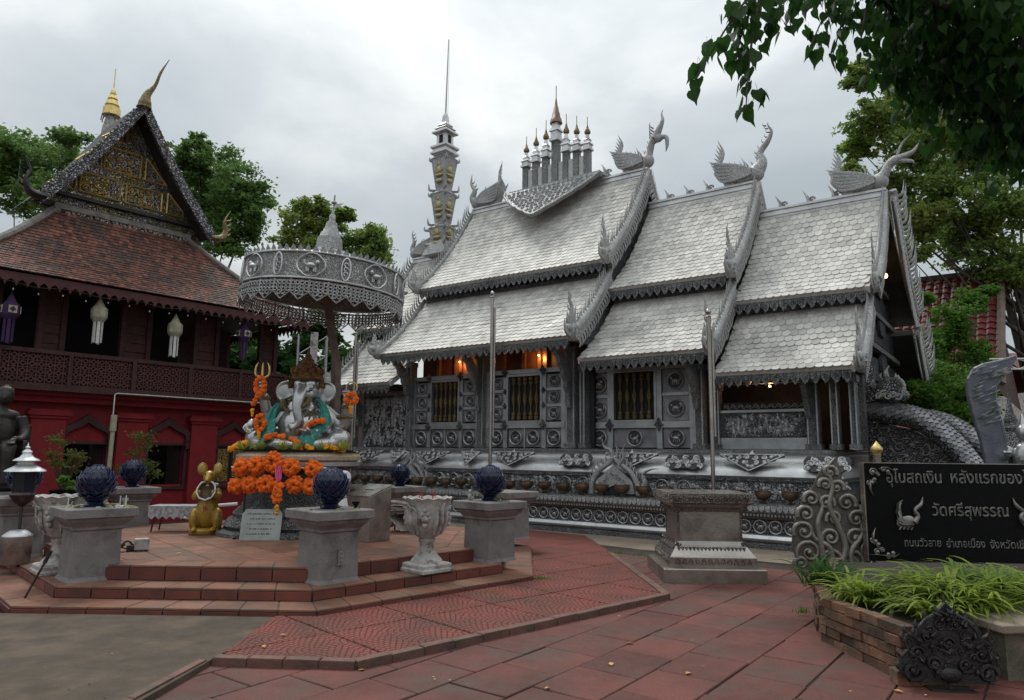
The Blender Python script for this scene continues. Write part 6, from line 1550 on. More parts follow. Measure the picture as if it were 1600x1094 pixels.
m = MB(); m.tube([(-1.5, 0, .25), (-.2, -.1, .02)], .02, 8); o = obj('white_pole', m, M_white, None, loc=(-5.0, 12.4, Z3)); tag(o, 'thinner white pole crossing the other by the red wall', 'pole')
# steel donation box
db = thing('donation_box', 'brushed steel donation box with sloping top behind the middle front pedestal', 'box', (-1.98, 10.15, Z3), R(-38))
m = MB(); m.add([(-.24, -.2, 0), (.24, -.2, 0), (.24, .2, 0), (-.24, .2, 0), (-.24, -.2, .60), (.24, -.2, .60), (.24, .2, .74), (-.24, .2, .74)], [(3, 2, 1, 0), (4, 5, 6, 7), (0, 1, 5, 4), (1, 2, 6, 5), (2, 3, 7, 6), (3, 0, 4, 7)]); obj('cabinet', m, M_steeld, db, bev=.008)
m = MB(); m.m = Matrix.Translation((0, 0, .675)) @ Matrix.Rotation(math.atan2(.14, .4), 4, 'X'); m.box((0, 0, .006), (.5, .44, .012)); obj('lid', m, M_steel, db)
m = MB(); m.m = Matrix.Translation((0, 0, .683)) @ Matrix.Rotation(math.atan2(.14, .4), 4, 'X'); m.box((0, 0, .006), (.16, .02, .004)); obj('coin_slot', m, M_black, db)
wl = thing('white_lamp', 'white round disc lamp on a white vase-shaped stand beside the dark lotus bud', 'lamp', (-2.16, 9.35, Z3))
m = MB(); m.lathe([(.09, 0), (.10, .4), (.05, .62), (.03, .70), (.02, .80)], 14); obj('stand', m, M_white, wl, 50)
m = MB(); m.m = Matrix.Translation((0, 0, .88)) @ Matrix.Rotation(R(78), 4, 'X'); m.lathe([(.085, -.012), (.095, 0), (.085, .012), (.05, .02), (.02, .012), (.001, .012)], 20, cap=False); m.lathe([(.001, -.03), (.085, -.012)], 20, cap=False); obj('disc', m, M_white, wl, 40)
# trolley with folded boards
tr = thing('folding_trolley', 'low metal trolley with crumpled grey sheet metal between urn and steel box', 'trolley', (-1.55, 11.35, Z3), R(-15))
for k_ in range(3): m = MB(); m.m = Matrix.Translation((0, -.05 * k_, .30 + .06 * k_)) @ Matrix.Rotation(R(4 * k_ - 3), 4, 'Y'); m.box((0, 0, 0), (.78 - .06 * k_, .34, .03)); obj('board', m, M_stonel if k_ % 2 else M_steeld, tr)
for sx in (-1, 1): m = MB(); m.tube([(sx * .32, -.12, 0), (sx * .30, -.1, .30)], .014, 5); m.tube([(sx * .32, .12, 0), (sx * .30, .1, .30)], .014, 5); obj('leg', m, M_iron, tr)
m = MB(); m.add([(-.30, -.22, .24), (-.05, -.25, .02), (.12, -.10, .03), (-.12, 0, .26), (.20, -.2, .22)], [(0, 1, 2, 3), (3, 2, 4)]); o = obj('bent_sheet', m, M_steeld, tr); o.modifiers.new('s', 'SOLIDIFY').thickness = .01
m = MB(); m.m = Matrix.Translation((-.3, -.15, .15)); m.ball((0, 0, 0), (.12, .10, .10), 8, 6, jit=.12); obj('crumpled_bag', m, M_steeld, tr)

# seated bronze figure at the left edge
bz = thing('bronze_figure', 'dark bronze seated figure in a buttoned jacket on a draped plinth, cut by left edge', 'statue', (-7.75, 10.9, 0), R(28))
b = MB(); zs = 1.42
b.ball((0, 0, zs + .42), (.19, .13, .30), 14, 10); b.ball((0, 0, zs + .66), (.22, .11, .10), 12, 8); horn(b, [(0, 0, zs + .68), (0, -.01, zs + .82)], [.06, .055], 3, 10)
b.ball((0, -.02, zs + .94), (.10, .12, .135), 14, 10); b.ball((0, -.135, zs + .92), (.018, .025, .03), 6, 5); b.ball((0, .01, zs + .98), (.105, .115, .12), 12, 8)
for s_ in (-1, 1):
    b.ball((s_ * .10, 0, zs + .93), (.015, .03, .035), 6, 5)
    horn(b, [(s_ * .22, 0, zs + .64), (s_ * .29, -.03, zs + .42), (s_ * .27, -.20, zs + .30), (s_ * .20, -.36, zs + .30)], [.085, .075, .065, .045], 6, 10)
    horn(b, [(s_ * .10, 0, zs + .14), (s_ * .14, -.26, zs + .16), (s_ * .15, -.42, zs + .14), (s_ * .15, -.44, zs - .10), (s_ * .15, -.46, zs - .36)], [.13, .12, .11, .09, .07], 5, 10)
    hand(b, (s_ * .19, -.40, zs + .27), (0, -1, -.2), (0, 0, -1), s_, .4, .85)
link('body', fuse(b, .013, 3), M_bronzed, bz)
m = MB(); m.lathe([(.108, .96), (.11, 1.0), (.10, 1.07), (.06, 1.10), (.001, 1.11)], 18, c=(0, .005, zs), cap=False); m.ball((0, .01, zs + 1.1), (.05, .05, .03), 8, 6); obj('hair', m, M_bronzed, bz, 50)
m = MB(); m.ball((-.037, -.125, zs + .955), (.02, .01, .008), 6, 5); m.ball((.037, -.125, zs + .955), (.02, .01, .008), 6, 5); m.ball((0, -.128, zs + .87), (.03, .01, .008), 6, 5)
for k_ in range(5): m.ball((0, -.135 - .0 * k_, zs + .60 - .075 * k_), .010, 5, 4)
obj('face_and_buttons', m, M_iron, bz)
m = MB(); m.lathe([(.30, .95), (.34, 1.0), (.31, 1.38), (.34, 1.42)], sq=True); obj('draped_plinth', m, M_bronzed, bz)
m = MB(); m.lathe([(.42, 0), (.42, .1), (.38, .12), (.38, .85), (.44, .9), (.44, .95)], sq=True); obj('stone_base', m, M_stone, bz)
m = MB(); m.box((.34, -.10, 1.5), (.05, .5, .40)); m.box((-.34, -.10, 1.5), (.05, .5, .40)); m.box((0, .22, 1.62), (.7, .05, .65)); obj('chair_back', m, M_bronzed, bz, bev=.01)
m = MB()
for k_ in range(7): m.ball((random.uniform(-.03, .03), random.uniform(-.02, .02), random.uniform(-.03, .03)), .02, 6, 5)
o = obj('pink_blossom', m, M_pink, None, loc=(-7.45, 10.28, 1.66)); tag(o, 'pink blossom in the lap of the bronze figure', 'flower')

# flag poles
def pole(px, v, zb, ztop, lab):
    x, _ = TP(px, 700, v); p = TW(x, v, 0); o = thing('flagpole', lab, 'pole', (p.x, p.y, 0), 0, 'steel poles beside the temple')
    m = MB(); m.tube([(0, 0, zb), (0, 0, ztop - .12)], .038, 10); obj('shaft', m, M_steel, o, 50)
    m = MB(); m.tube([(.06, 0, zb + 1.9), (.06, 0, ztop - .35)], .025, 8); obj('side_tube', m, M_steel, o, 50)
    m = MB(); m.lathe([(.045, 0), (.05, .02), (.03, .04), (.03, .06), (.05, .08), (.055, .11), (.03, .15), (.001, .17)], 12, c=(0, 0, ztop - .13)); obj('ball_cap', m, M_steel, o, 50)
pole(766, -.25, .02, TP(770, 457, -.25)[1], 'polished steel pole rising behind the blue lotus bud right of the urn')
pole(1113, -.25, .02, TP(1110, 485, -.25)[1], 'polished steel pole rising behind the big steel pedestal')
pole(549, -.25, .02, TP(550, 515, -.25)[1], 'polished steel pole behind the statue under the parasol edge')

# ================================================================== ON THE TEMPLE LEDGE
bw = MB(); bw.lathe([(.045, 0), (.05, .01), (.025, .03), (.025, .045), (.08, .07), (.115, .11), (.125, .15), (.115, .175), (.12, .185), (.105, .18), (.10, .14), (.001, .10)], 18, cap=False)
bw_me = bw.mesh('bowl', 50)
locs = [-8.4 + .455 * i for i in range(29)]
def nearp(x):
    if x < -5.9: return 'in the row left of the small naga arch at the left'
    return ''
for i, x in enumerate(locs):
    if .9 < x < 1.15: continue
    p = TW(x, .14, .765); o = link('offering_bowl', bw_me, M_bronze, None, p, (0, 0, random.uniform(0, 3)), random.uniform(1.16, 1.28))
    od = ('first', 'second', 'third', 'fourth', 'fifth', 'sixth', 'seventh', 'eighth', 'ninth', 'tenth', 'eleventh', 'twelfth')
    if x < -5.5: lb = od[sum(1 for q in locs if x <= q < -5.5) - 1] + ' bronze bowl left of the small naga arch, counting away from it'
    elif x < -.7: lb = od[sum(1 for q in locs if x <= q < -.7) - 1] + ' bronze bowl left of the large naga arch, counting away from it'
    elif x < .9: lb = od[sum(1 for q in locs if -.7 <= q <= x) - 1] + ' from left of the bronze bowls right before the large naga arch'
    else: lb = od[sum(1 for q in locs if 1.15 <= q <= x) - 1] + ' bronze bowl right of the polished pole behind the steel pedestal'
    tag(o, lb, 'bowl', 'bronze offering bowls on the temple ledge')
# silver naga arches
def naga_arch(x, v, z, s, label):
    p = TW(x, v, z); o = thing('naga_arch', label, 'ornament', p, TR, scale=s)
    m = MB()
    for sx in (-1, 1): horn(m, [(sx * .52, 0, 0), (sx * .50, 0, .22), (sx * .34, 0, .46), (sx * .10, 0, .62), (0, 0, .74)], [.06, .06, .055, .05, .05], 6, 9)
    for sx in (-1, 1):
        for k_ in range(9): t_ = k_ / 8; a_ = V3((sx * (.55 - .42 * t_ ** 2), 0, .10 + .55 * t_)); horn(m, [a_, a_ + V3((sx * .06, 0, .05)), a_ + V3((sx * .05, 0, .13))], [.03, .025, .003], 3, 5, .6)
    obj('arch_body', m, M_orn, o, 60)
    m = MB(); m.prism([(-.44, .02), (-.20, .02), (-.14, .12), (0, .18), (.14, .12), (.20, .02), (.44, .02), (.40, .26), (0, .58), (-.40, .26)], .05)
    for k_ in range(8): scroll(m, (-.30 + .085 * k_, .20 + .22 * (1 - abs(k_ - 3.5) / 3.5)), .045, 1.2, .013, (-1) ** k_, k_, Matrix.Translation((0, -.03, 0)), seg=4)
    obj('pediment', m, M_orn, o, 60)
    m = MB(); m.bb((-.16, .0, .0), (.16, .02, .14)); obj('dark_niche', m, mat('green_black_niche', (.01, .03, .025), None, rvar=0), o)
    m = MB()
    horn(m, [(-.02, 0, .70), (-.06, 0, .86), (-.20, 0, .92), (-.26, 0, 1.02)], [.07, .06, .05, .006], 5, 7, .6); horn(m, [(-.05, 0, .84), (-.14, 0, .80), (-.20, 0, .74)], [.04, .03, .006], 4, 6, .6)
    for k_ in range(7): t = k_ / 6; a = V3((.06 + .42 * t, 0, .70 - .42 * t)); horn(m, [a, a + V3((.02, 0, .14)), a + V3((-.03, 0, .30 - .12 * t))], [.045, .04, .004], 4, 6, .5)
    for k_ in range(6): t = k_ / 5; a = V3((-.12 - .36 * t, 0, .62 - .40 * t)); horn(m, [a, a + V3((-.06, 0, .06)), a + V3((-.07, 0, .14))], [.03, .025, .003], 3, 6, .5)
    horn(m, [(.12, -.02, .56), (.22, -.02, .72), (.20, -.02, .86), (.26, -.02, 1.0)], [.06, .06, .04, .004], 5, 6, .5); horn(m, [(.55, 0, .0), (.66, 0, .22), (.62, 0, .40), (.78, 0, .50), (.98, 0, .52)], [.10, .09, .05, .03, .004], 5, 7, .6)
    for k_ in range(5): scroll(m, (-.56 + .04 * k_, .06 + .09 * k_), .05, 1, .016, 1, k_, Matrix.Translation((0, -.01, 0)), seg=4)
    obj('flame_crest', m, M_orn, o, 60)
naga_arch(.05, .20, .80, 1.0, 'silver arch of two crested nagas on the temple ledge behind the bowls')
naga_arch(-5.55, .22, .80, .88, 'small silver crested naga arch on the ledge behind the small blue lotus bud')
gp_ = MB(); x_, z_ = TP(1371, 700, 1.2)
p = D(1371, 722, 11.2); go = thing('gilt_post', 'gilt-capped post standing behind the top left corner of the black sign', 'post', (p.x, p.y, 0))
m = MB(); m.tube([(0, 0, 0), (0, 0, 1.62)], .055, 10); obj('post', m, M_steeld, go, 50)
m = MB(); m.lathe([(.06, 1.62), (.06, 1.65), (.085, 1.68), (.09, 1.72), (.06, 1.76), (.03, 1.80), (.001, 1.84)], 14, cap=False); obj('gilt_cap', m, M_gold, go, 50)

# ================================================================== ENTRANCE NAGAS
naga_scale = mat('naga_scales', (.28, .28, .29), (.17, .17, .18), 3, .42, .6, 1, 20, 'scales', patina=(.035, .035, .035), bd=.03)
M_nsc = mat('naga_scale_plate', (.30, .30, .31), (.15, .15, .16), 9, .36, .65, .3, 80, isl=((.6, .6, .6), (1.15, 1.15, 1.15)), obrand=1)
def naga(v, pts, label, r0=.205):
    o = thing('naga_balustrade', label, 'statue', TW(0, 0, 0), TR)
    m = MB(); q = spline([(x, v + dv, z) for x, dv, z in pts], 8); rr_ = [r0 * (1 - .2 * abs(2 * i / (len(q) - 1) - 1)) for i in range(len(q))]
    m.tube(q, rr_, 20); obj('naga_body', m, naga_scale, o, 50)
    # individual overlapping scales on the upper half
    sm = MB()
    sm.prism([(-.045, .05), (-.045, 0), (-.025, -.035), (0, -.05), (.025, -.035), (.045, 0), (.045, .05)], .012); sme = sm.mesh('scale', 40)
    cnt_ = 0; d = 0; row = 0
    for i in range(1, len(q)):
        seg = q[i] - q[i - 1]; l = seg.length
        while d < l:
            c = q[i - 1] + seg * (d / l); t = seg.normalized(); side = V3((0, 1, 0)); n_ = t.cross(side).normalized(); 
            if n_.z < 0: n_ = -n_
            r_ = rr_[i]
            for k_ in range(9):
                a = R(-98 + k_ * 22 + (11 if row % 2 else 0)); e_ = n_ * math.cos(a) - side * math.sin(a) * -1
                pos = c + e_ * (r_ + .004)
                if e_.y > .5: continue
                if cnt_ < 290:
                    sc__ = link('scale', sme, M_nsc, o); f = FR(pos + e_ * .006, t.cross(e_), -t - e_ * .28); sc__.matrix_basis = f; cnt_ += 1
            d += .072; row += 1
        d -= l
    m = MB()
    for i in range(4, len(q) - 2, 3): horn(m, [q[i] + V3((0, 0, rr_[i] * .9)), q[i] + V3((-.02, 0, rr_[i] + .08)), q[i] + V3((-.08, 0, rr_[i] + .14))], [.05, .04, .004], 3, 5, .5)
    return o
naga(2.2, [(4.25, .1, 2.9), (4.35, .0, 2.50), (4.70, 0, 2.40), (5.25, 0, 2.25), (5.70, 0, 1.85), (6.05, 0, 1.35), (6.5, 0, .9)], 'nearer scaled silver naga body sloping down from the temple end')
naga(4.3, [(4.3, 0, 2.6), (4.8, 0, 2.42), (5.4, 0, 2.30), (5.9, 0, 1.95), (6.25, 0, 1.45), (6.6, 0, .9)], 'farther scaled silver naga body behind the nearer one')
mk = thing('makara_head', 'silver scaled sea-monster head with flame crest at the temple corner', 'statue', TW(0, 0, 0), TR)
b = MB(); b.ball((4.75, 2.2, 2.78), (.26, .22, .24), 14, 10); b.ball((4.95, 2.2, 2.72), (.16, .18, .12), 10, 8); b.ball((4.86, 2.2, 2.95), (.14, .16, .12), 10, 8); horn(b, [(4.45, 2.2, 2.6), (4.4, 2.2, 2.95), (4.5, 2.2, 3.3)], [.2, .16, .06], 5, 10)
link('head', fuse(b, .02, 2), naga_scale, mk)
m = MB()
for k_ in range(16): a = R(random.uniform(-30, 170)); c = V3((4.76 + .24 * math.cos(a), 2.2 - .12, 2.80 + .24 * math.sin(a))); horn(m, [c, c + V3((.05 * math.cos(a), -.05, .05)), c + V3((.02, -.06, .12))], [.045, .035, .004], 3, 5, .5)
horn(m, [(4.75, 2.2, 3.0), (4.72, 2.2, 3.15), (4.80, 2.2, 3.30)], [.09, .07, .005], 4, 6, .5)
for k_ in range(5): scroll(m, (4.62 + .08 * k_, 2.70 + .04 * (k_ % 2)), .07, 1.2, .022, 1, k_, Matrix.Translation((0, 1.97, 0)))
obj('crest', m, M_fins, mk, 60)
sw = thing('stair_wall', 'dark carved stone-like side wall of the temple stair under the nagas', 'wall', TW(0, 0, 0), TR)
m = MB(); m.prism([(4.35, 0), (6.5, 0), (6.3, .9), (5.95, 1.30), (5.6, 1.75), (5.1, 2.10), (4.35, 2.25)], .30, Matrix.Translation((0, 2.35, 0))); obj('carved_wall', m, mat('carved_grey_wall', (.26, .25, .24), (.12, .115, .11), 4, .6, .3, 1, 10, 'relief', patina=(.05, .048, .045), bd=.05), sw)
m = MB()
for k_ in range(8): m.bb((4.5 + k_ * .3, 2.5, 0), (4.8 + k_ * .3, 4.1, 1.7 - k_ * .2))
obj('stair', m, M_concl, sw)
# naga hood with stupa and kneeling figure at the right edge
hd = D(1562, 720, 11.0); ho = thing('naga_hood', 'tall curved silver naga hood rising beyond the black sign at the right edge', 'statue', (hd.x, hd.y, 0), R(-15))
def hq(px, py): return ((px - 1562) / 1111 * 11.4, 1.6 + (712 - py) / 1111 * 11.4)
out_ = [(1545, 735), (1540, 690), (1533, 655), (1527, 620), (1528, 595), (1536, 580), (1550, 573), (1570, 569), (1592, 562), (1582, 580), (1572, 592), (1562, 606), (1560, 630), (1566, 660), (1570, 690), (1570, 735)]
m = MB(); m.prism([hq(*p) for p in out_][::-1], .16); m.m = Matrix.Identity(4)
for i in range(1, 15): a, b_ = hq(*out_[i - 1]), hq(*out_[i]); m.tube([(a[0], -.06, a[1]), (b_[0], -.06, b_[1])], .03, 6)
obj('hood', m, mat('blue_grey_silver', (.17, .18, .21), (.10, .11, .13), 4, .35, .5, .3, 30), ho, 50)
m = MB(); rnd = random.Random(9)
for k_ in range(46):
    px = rnd.uniform(1534, 1575); py = rnd.uniform(578, 662); 
    if px > 1562 and py > 600: continue
    a = hq(px, py); horn(m, [(a[0] - .05, -.08, a[1] - .03), (a[0] + .02, -.12, a[1] + .01), (a[0] + .10, -.10, a[1] + .05)], [.012, .028, .006], 4, 5, .6)
for py in (640, 655, 668): a = hq(1566, py); horn(m, [(a[0], 0, a[1] - .05), (a[0] + .03, 0, a[1] + .02), (a[0], 0, a[1] + .09)], [.03, .03, .004], 3, 5)
obj('scale_tuft', m, M_frame, ho, 60, kind='stuff')
st_ = D(1573, 700, 11.3); so_ = thing('small_stupa', 'small dark silver bell-shaped stupa beside the naga hood', 'stupa', (st_.x + .1, st_.y, 0))
m = MB(); m.lathe([(.42, 0), (.42, 1.25), (.36, 1.35), (.30, 1.6), (.33, 1.62), (.30, 1.68), (.20, 1.95), (.14, 2.02), (.15, 2.06), (.09, 2.15), (.10, 2.18), (.06, 2.28), (.03, 2.45), (.012, 2.62)], 20); obj('bell', m, M_relief_d, so_, 40)
kf = D(1592, 715, 10.9); ko = thing('kneeling_figure', 'polished silver kneeling figure with raised arm beyond the sign at the right edge', 'statue', (kf.x + .1, kf.y, 0), R(-30))
b = MB(); zz = 1.18
b.ball((0, 0, zz + .12), (.22, .26, .18), 12, 9); b.ball((0, 0, zz + .42), (.17, .13, .24), 12, 9); b.ball((0, -.02, zz + .80), (.10, .11, .13), 12, 9); horn(b, [(0, 0, zz + .55), (0, 0, zz + .7)], [.07, .06], 3, 8)
for s_ in (-1, 1): horn(b, [(s_ * .17, 0, zz + .56), (s_ * .28, -.08, zz + .42), (s_ * .24, -.28, zz + .46)], [.07, .06, .045], 5, 9); hand(b, (s_ * .24, -.30, zz + .47), (0, -1, .1), (0, 0, 1), s_, .5, .8)
horn(b, [(0, -.02, zz + .9), (0, 0, zz + 1.1)], [.06, .01], 3, 8)
link('body', fuse(b, .014, 3), M_gan, ko); m = MB(); m.lathe([(.34, 0), (.34, zz)], 16); obj('base', m, M_relief_d, ko)

# ================================================================== BIG STEEL PEDESTAL
bp = thing('steel_pedestal', 'large empty chased steel altar pedestal on a plain plinth before the temple', 'pedestal', (2.60, 9.86, 0), R(-1.5))
m = MB(); m.lathe([(.645, 0), (.645, .165), (.635, .175)], sq=True); obj('plinth', m, M_steeld, bp, bev=.004)
m = MB(); m.lathe([(.545, .175), (.55, .19), (.55, .30), (.54, .31)], sq=True); obj('base_band', m, M_steeld, bp)
m = MB(); m.lathe([(.54, .31), (.455, .43), (.44, .435), (.425, .49)], sq=True); obj('sloping_foot', m, M_steel, bp)
m = MB(); m.lathe([(.405, .49), (.405, .86)], sq=True); obj('shaft', m, M_steeld, bp)
m = MB(); m.lathe([(.405, .86), (.44, .90), (.50, .96), (.52, .97)], sq=True); obj('flared_neck', m, M_steeld, bp)
m = MB(); m.lathe([(.53, .97), (.545, .98), (.545, 1.085), (.53, 1.095)], sq=True); obj('top_slab', m, M_steelp, bp)
m = MB(); m.bb((-.54, -.54, 1.094), (.54, .54, 1.10)); obj('top_plate', m, M_steel, bp)
for fc in range(4):
    rt = Matrix.Rotation(fc * PI / 2, 4, 'Z')
    m = MB(); m.m = rt; n = 18
    for k_ in range(n): x = -.40 + (k_ + .5) * .80 / n; w_ = .80 / n; m.prism([(x - w_ / 2, 0), (x, -.035), (x + w_ / 2, 0)], .012, Matrix.Translation((0, -.452, .905)))
    for k_ in range(n): x = -.44 + (k_ + .5) * .88 / n; w_ = .88 / n; m.prism([(x - w_ / 2, 0), (x, -.045), (x + w_ / 2, 0)], .010, Matrix.Translation((0, -.475, .425)) @ Matrix.Rotation(R(-32), 4, 'X'))
    obj('pointed_fringe', m, M_steelp, bp, kind='stuff')
    m = MB(); m.m = rt; n = 12
    for k_ in range(n):
        x = -.49 + (k_ + .5) * .98 / n; h_ = .032
        m.tube([(x - .026, -.553, .215), (x - .026, -.553, .25), (x - .014, -.553, .272), (x, -.553, .285), (x + .014, -.553, .272), (x + .026, -.553, .25), (x + .026, -.553, .215)], .007, 4); m.ball((x, -.552, .24), (.013, .008, .02), 6, 4)
    for k_ in range(15):
        x = -.49 + (k_ + .5) * .98 / 15
        m.tube([(x - .024, -.548, 1.07), (x - .024, -.548, 1.04), (x - .012, -.548, 1.015), (x, -.548, 1.005), (x + .012, -.548, 1.015), (x + .024, -.548, 1.04), (x + .024, -.548, 1.07)], .006, 4); m.ball((x, -.547, 1.045), (.011, .008, .018), 6, 4)
    obj('lotus_petal_row', m, M_steelp, bp, 50, kind='stuff')
    m = MB(); m.m = rt
    for sx in (-1, 1):
        m.tube([(sx * .40, -.408, .50 + .36 * i / 14) for i in range(15)], [.010 if i % 2 else .014 for i in range(15)], 5)
        scroll(m, (sx * .42, .46), .035, 1, .012, sx, 0, Matrix.Translation((0, -.45, 0)))
        scroll(m, (sx * .44, .90), .035, 1, .012, -sx, 0, Matrix.Translation((0, -.47, 0)))
    obj('corner_beading', m, M_steelp, bp, 50)
    m = MB(); m.m = rt; m.bb((-.36, -.41, .52), (.36, -.405, .84)); obj('face_panel', m, M_steeld, bp)

# ================================================================== SCROLL PANEL (pewter flame)
kp = D(1300, 897, 10.15); ko = thing('scroll_panel', 'tall pewter flame-shaped scroll panel standing left of the black sign', 'ornament', (kp.x, kp.y, 0), R(-6))
def kq(px, py): return ((px - 1300) / 1111 * 10.35, (897 - py) / 1111 * 10.35)
ol = [(1312, 728), (1300, 738), (1290, 748), (1283, 762), (1275, 778), (1262, 790), (1257, 808), (1250, 822), (1246, 845), (1243, 862), (1250, 876), (1255, 892), (1275, 897), (1320, 897), (1345, 890), (1362, 872), (1368, 850), (1362, 832), (1358, 815), (1345, 805), (1340, 790), (1330, 778), (1322, 765), (1320, 752), (1318, 740)]
m = MB(); m.prism([kq(*p) for p in ol][::-1], .04); obj('back_plate', m, M_pewd, ko)
for (px, py, r_, h_) in ((1303, 750, 11, 1), (1296, 768, 10, -1), (1312, 772, 11, 1), (1275, 790, 12, -1), (1296, 795, 12, 1), (1325, 795, 14, 1), (1266, 812, 13, -1), (1306, 818, 12, -1), (1338, 818, 14, 1), (1262, 838, 16, -1), (1300, 846, 14, -1), (1335, 846, 16, 1), (1268, 868, 19, -1), (1298, 878, 17, 1), (1330, 878, 16, 1), (1352, 862, 13, 1), (1256, 884, 10, -1)):
    m = MB(); c = kq(px, py); scroll(m, c, r_ / 1111 * 10.35, 1.45, .036, h_, R(200 if h_ < 0 else -20), Matrix.Translation((0, -.03, 0)), seg=7); obj('scroll', m, M_pewter, ko, 60)
for pts in (((1308, 895), (1320, 860), (1312, 830), (1300, 800), (1306, 770), (1300, 745), (1312, 728)), ((1290, 895), (1285, 855), (1282, 825), (1290, 800), (1285, 780)), ((1330, 895), (1328, 865), (1345, 840), (1342, 815)), ((1300, 897), (1298, 862), (1278, 848), (1270, 826))):
    m = MB(); q = spline([(kq(*p)[0], -.035, kq(*p)[1]) for p in pts], 5); m.tube(q, lerps([.05, .045, .012], len(q)), 7); obj('stem', m, M_pewter, ko, 60)

# ================================================================== BLACK SIGN
sg0 = D(1357, 870, 9.9); sg = thing('temple_sign', 'wide black stone sign with raised silver Thai lettering and swan emblems', 'sign', (sg0.x, sg0.y, 0), R(-1.2))
SZ0, SZ1, SW_ = .20, 1.505, 3.0
m = MB(); m.bb((0, 0, SZ0), (SW_, .09, SZ1)); obj('slab', m, M_blackgran, sg, bev=.006)
m = MB(); m.bb((-.012, -.006, SZ0), (0.006, .10, SZ1 + .012)); m.bb((0.006, -.006, SZ1), (SW_, .10, SZ1 + .012)); obj('metal_edging', m, M_steeld, sg)
m = MB(); m.bb((.1, .0, 0), (.3, .12, SZ0)); m.bb((2.6, .0, 0), (2.8, .12, SZ0)); obj('foot', m, M_stone, sg)
def text(body, size, x, z, parent, m_, ext=.008, label=None, w=None, off=.0):
    cu = bpy.data.curves.new('t', 'FONT'); cu.body = body; cu.size = size; cu.extrude = ext; cu.extrude = 0; cu.fill_mode = 'NONE'; cu.bevel_depth = size * .026; cu.bevel_resolution = 1; cu.offset = -size * .014; cu.resolution_u = 3
    o = bpy.data.objects.new('tmp_t', cu); COL.objects.link(o); dg = bpy.context.evaluated_depsgraph_get(); dg.update()
    me = bpy.data.meshes.new_from_object(o.evaluated_get(dg)); bpy.data.objects.remove(o)
    if w:
        xs_ = [v.co.x for v in me.vertices]; 
        if xs_:
            k_ = w / (max(xs_) - min(xs_)); x0 = min(xs_)
            for v in me.vertices: v.co.x = (v.co.x - x0) * k_; v.co.y *= .76
    me.materials.clear(); o = link('lettering', me, m_, parent, (x, -.004, z), (PI / 2, 0, 0)); return o
S_ = 9.9 / 1111
text('อุโบสถเงิน', .30, (1391 - 1357) * S_, 1.245, sg, M_letter, w=84 * S_, off=-.001)
text('หลังแรกของโลก', .30, (1489 - 1357) * S_, 1.25, sg, M_letter, w=140 * S_, off=-.001)
text('วัดศรีสุพรรณ', .29, (1457 - 1357) * S_, .81, sg, M_letter, w=115 * S_, off=-.001)
text('ถนนวัวลาย', .19, (1412 - 1357) * S_, .40, sg, M_letter, w=55 * S_, off=-.001)
text('อำเภอเมือง', .19, (1475 - 1357) * S_, .395, sg, M_letter, w=58 * S_, off=-.001)
text('จังหวัดเชียงใหม่', .19, (1540 - 1357) * S_, .39, sg, M_letter, w=88 * S_, off=-.001)
def swan(x, z, s):
    m = MB(); m.m = Matrix.Translation((x, -.012, z)) @ Matrix.Diagonal((s, 1, 1, 1))
    m.ball((0, 0, 0), (.16, .03, .085), 12, 8, rot=(0, -.2, 0)); horn(m, [(.12, 0, 0), (.18, -.005, .08), (.14, -.005, .16), (.24, -.005, .24), (.28, -.005, .34)], [.05, .035, .03, .03, .004], 6, 8)
    for k_ in range(8): horn(m, [(.06 - .02 * k_, -.012, -.02), (-.10 - .012 * k_ + .02 * max(0, k_ - 4), -.02, -.02 + .035 * k_), (-.17 + .018 * k_, -.012, .03 + .038 * k_)], [.04, .045, .006], 4, 6, .45)
    for k_ in range(4): m.tube([(-.1 + .06 * k_, -.02, -.06), (-.13 + .06 * k_, -.02, -.10)], .012, 5)
    obj('swan_emblem', m, M_letter, sg, 60)
swan((1417 - 1357) * S_, .72, .85); swan((1606 - 1357) * S_, .72, -.85)
for (cx, cz, sx, sz) in ((.02, SZ1 - .02, 1, -1), (.02, SZ0 + .02, 1, 1)):
    m = MB()
    for k_, (a, b_, r_) in enumerate(((.10, .10, .055), (.24, .05, .035), (.05, .25, .035), (.17, .13, .03), (.30, .09, .03), (.12, .20, .03))): scroll(m, (cx + a * sx, cz + b_ * sz), r_, 1.3, .014, (-1) ** k_, k_, Matrix.Translation((0, -.012, 0)))
    for (a, b_) in ((.10, .10), (.24, .07), (.08, .24)): m.ball((cx + a * sx, -.015, cz + b_ * sz), (.03, .02, .03), 7, 5)
    horn(m, [(cx + .18 * sx, -.012, cz + .06 * sz), (cx + .30 * sx, -.016, cz + .04 * sz), (cx + .40 * sx, -.012, cz + .09 * sz)], [.02, .03, .004], 4, 5, .5); horn(m, [(cx + .06 * sx, -.012, cz + .2 * sz), (cx + .05 * sx, -.016, cz + .32 * sz), (cx + .09 * sx, -.012, cz + .42 * sz)], [.02, .03, .004], 4, 5, .5)
    obj('corner_flower', m, M_letter, sg, 60)

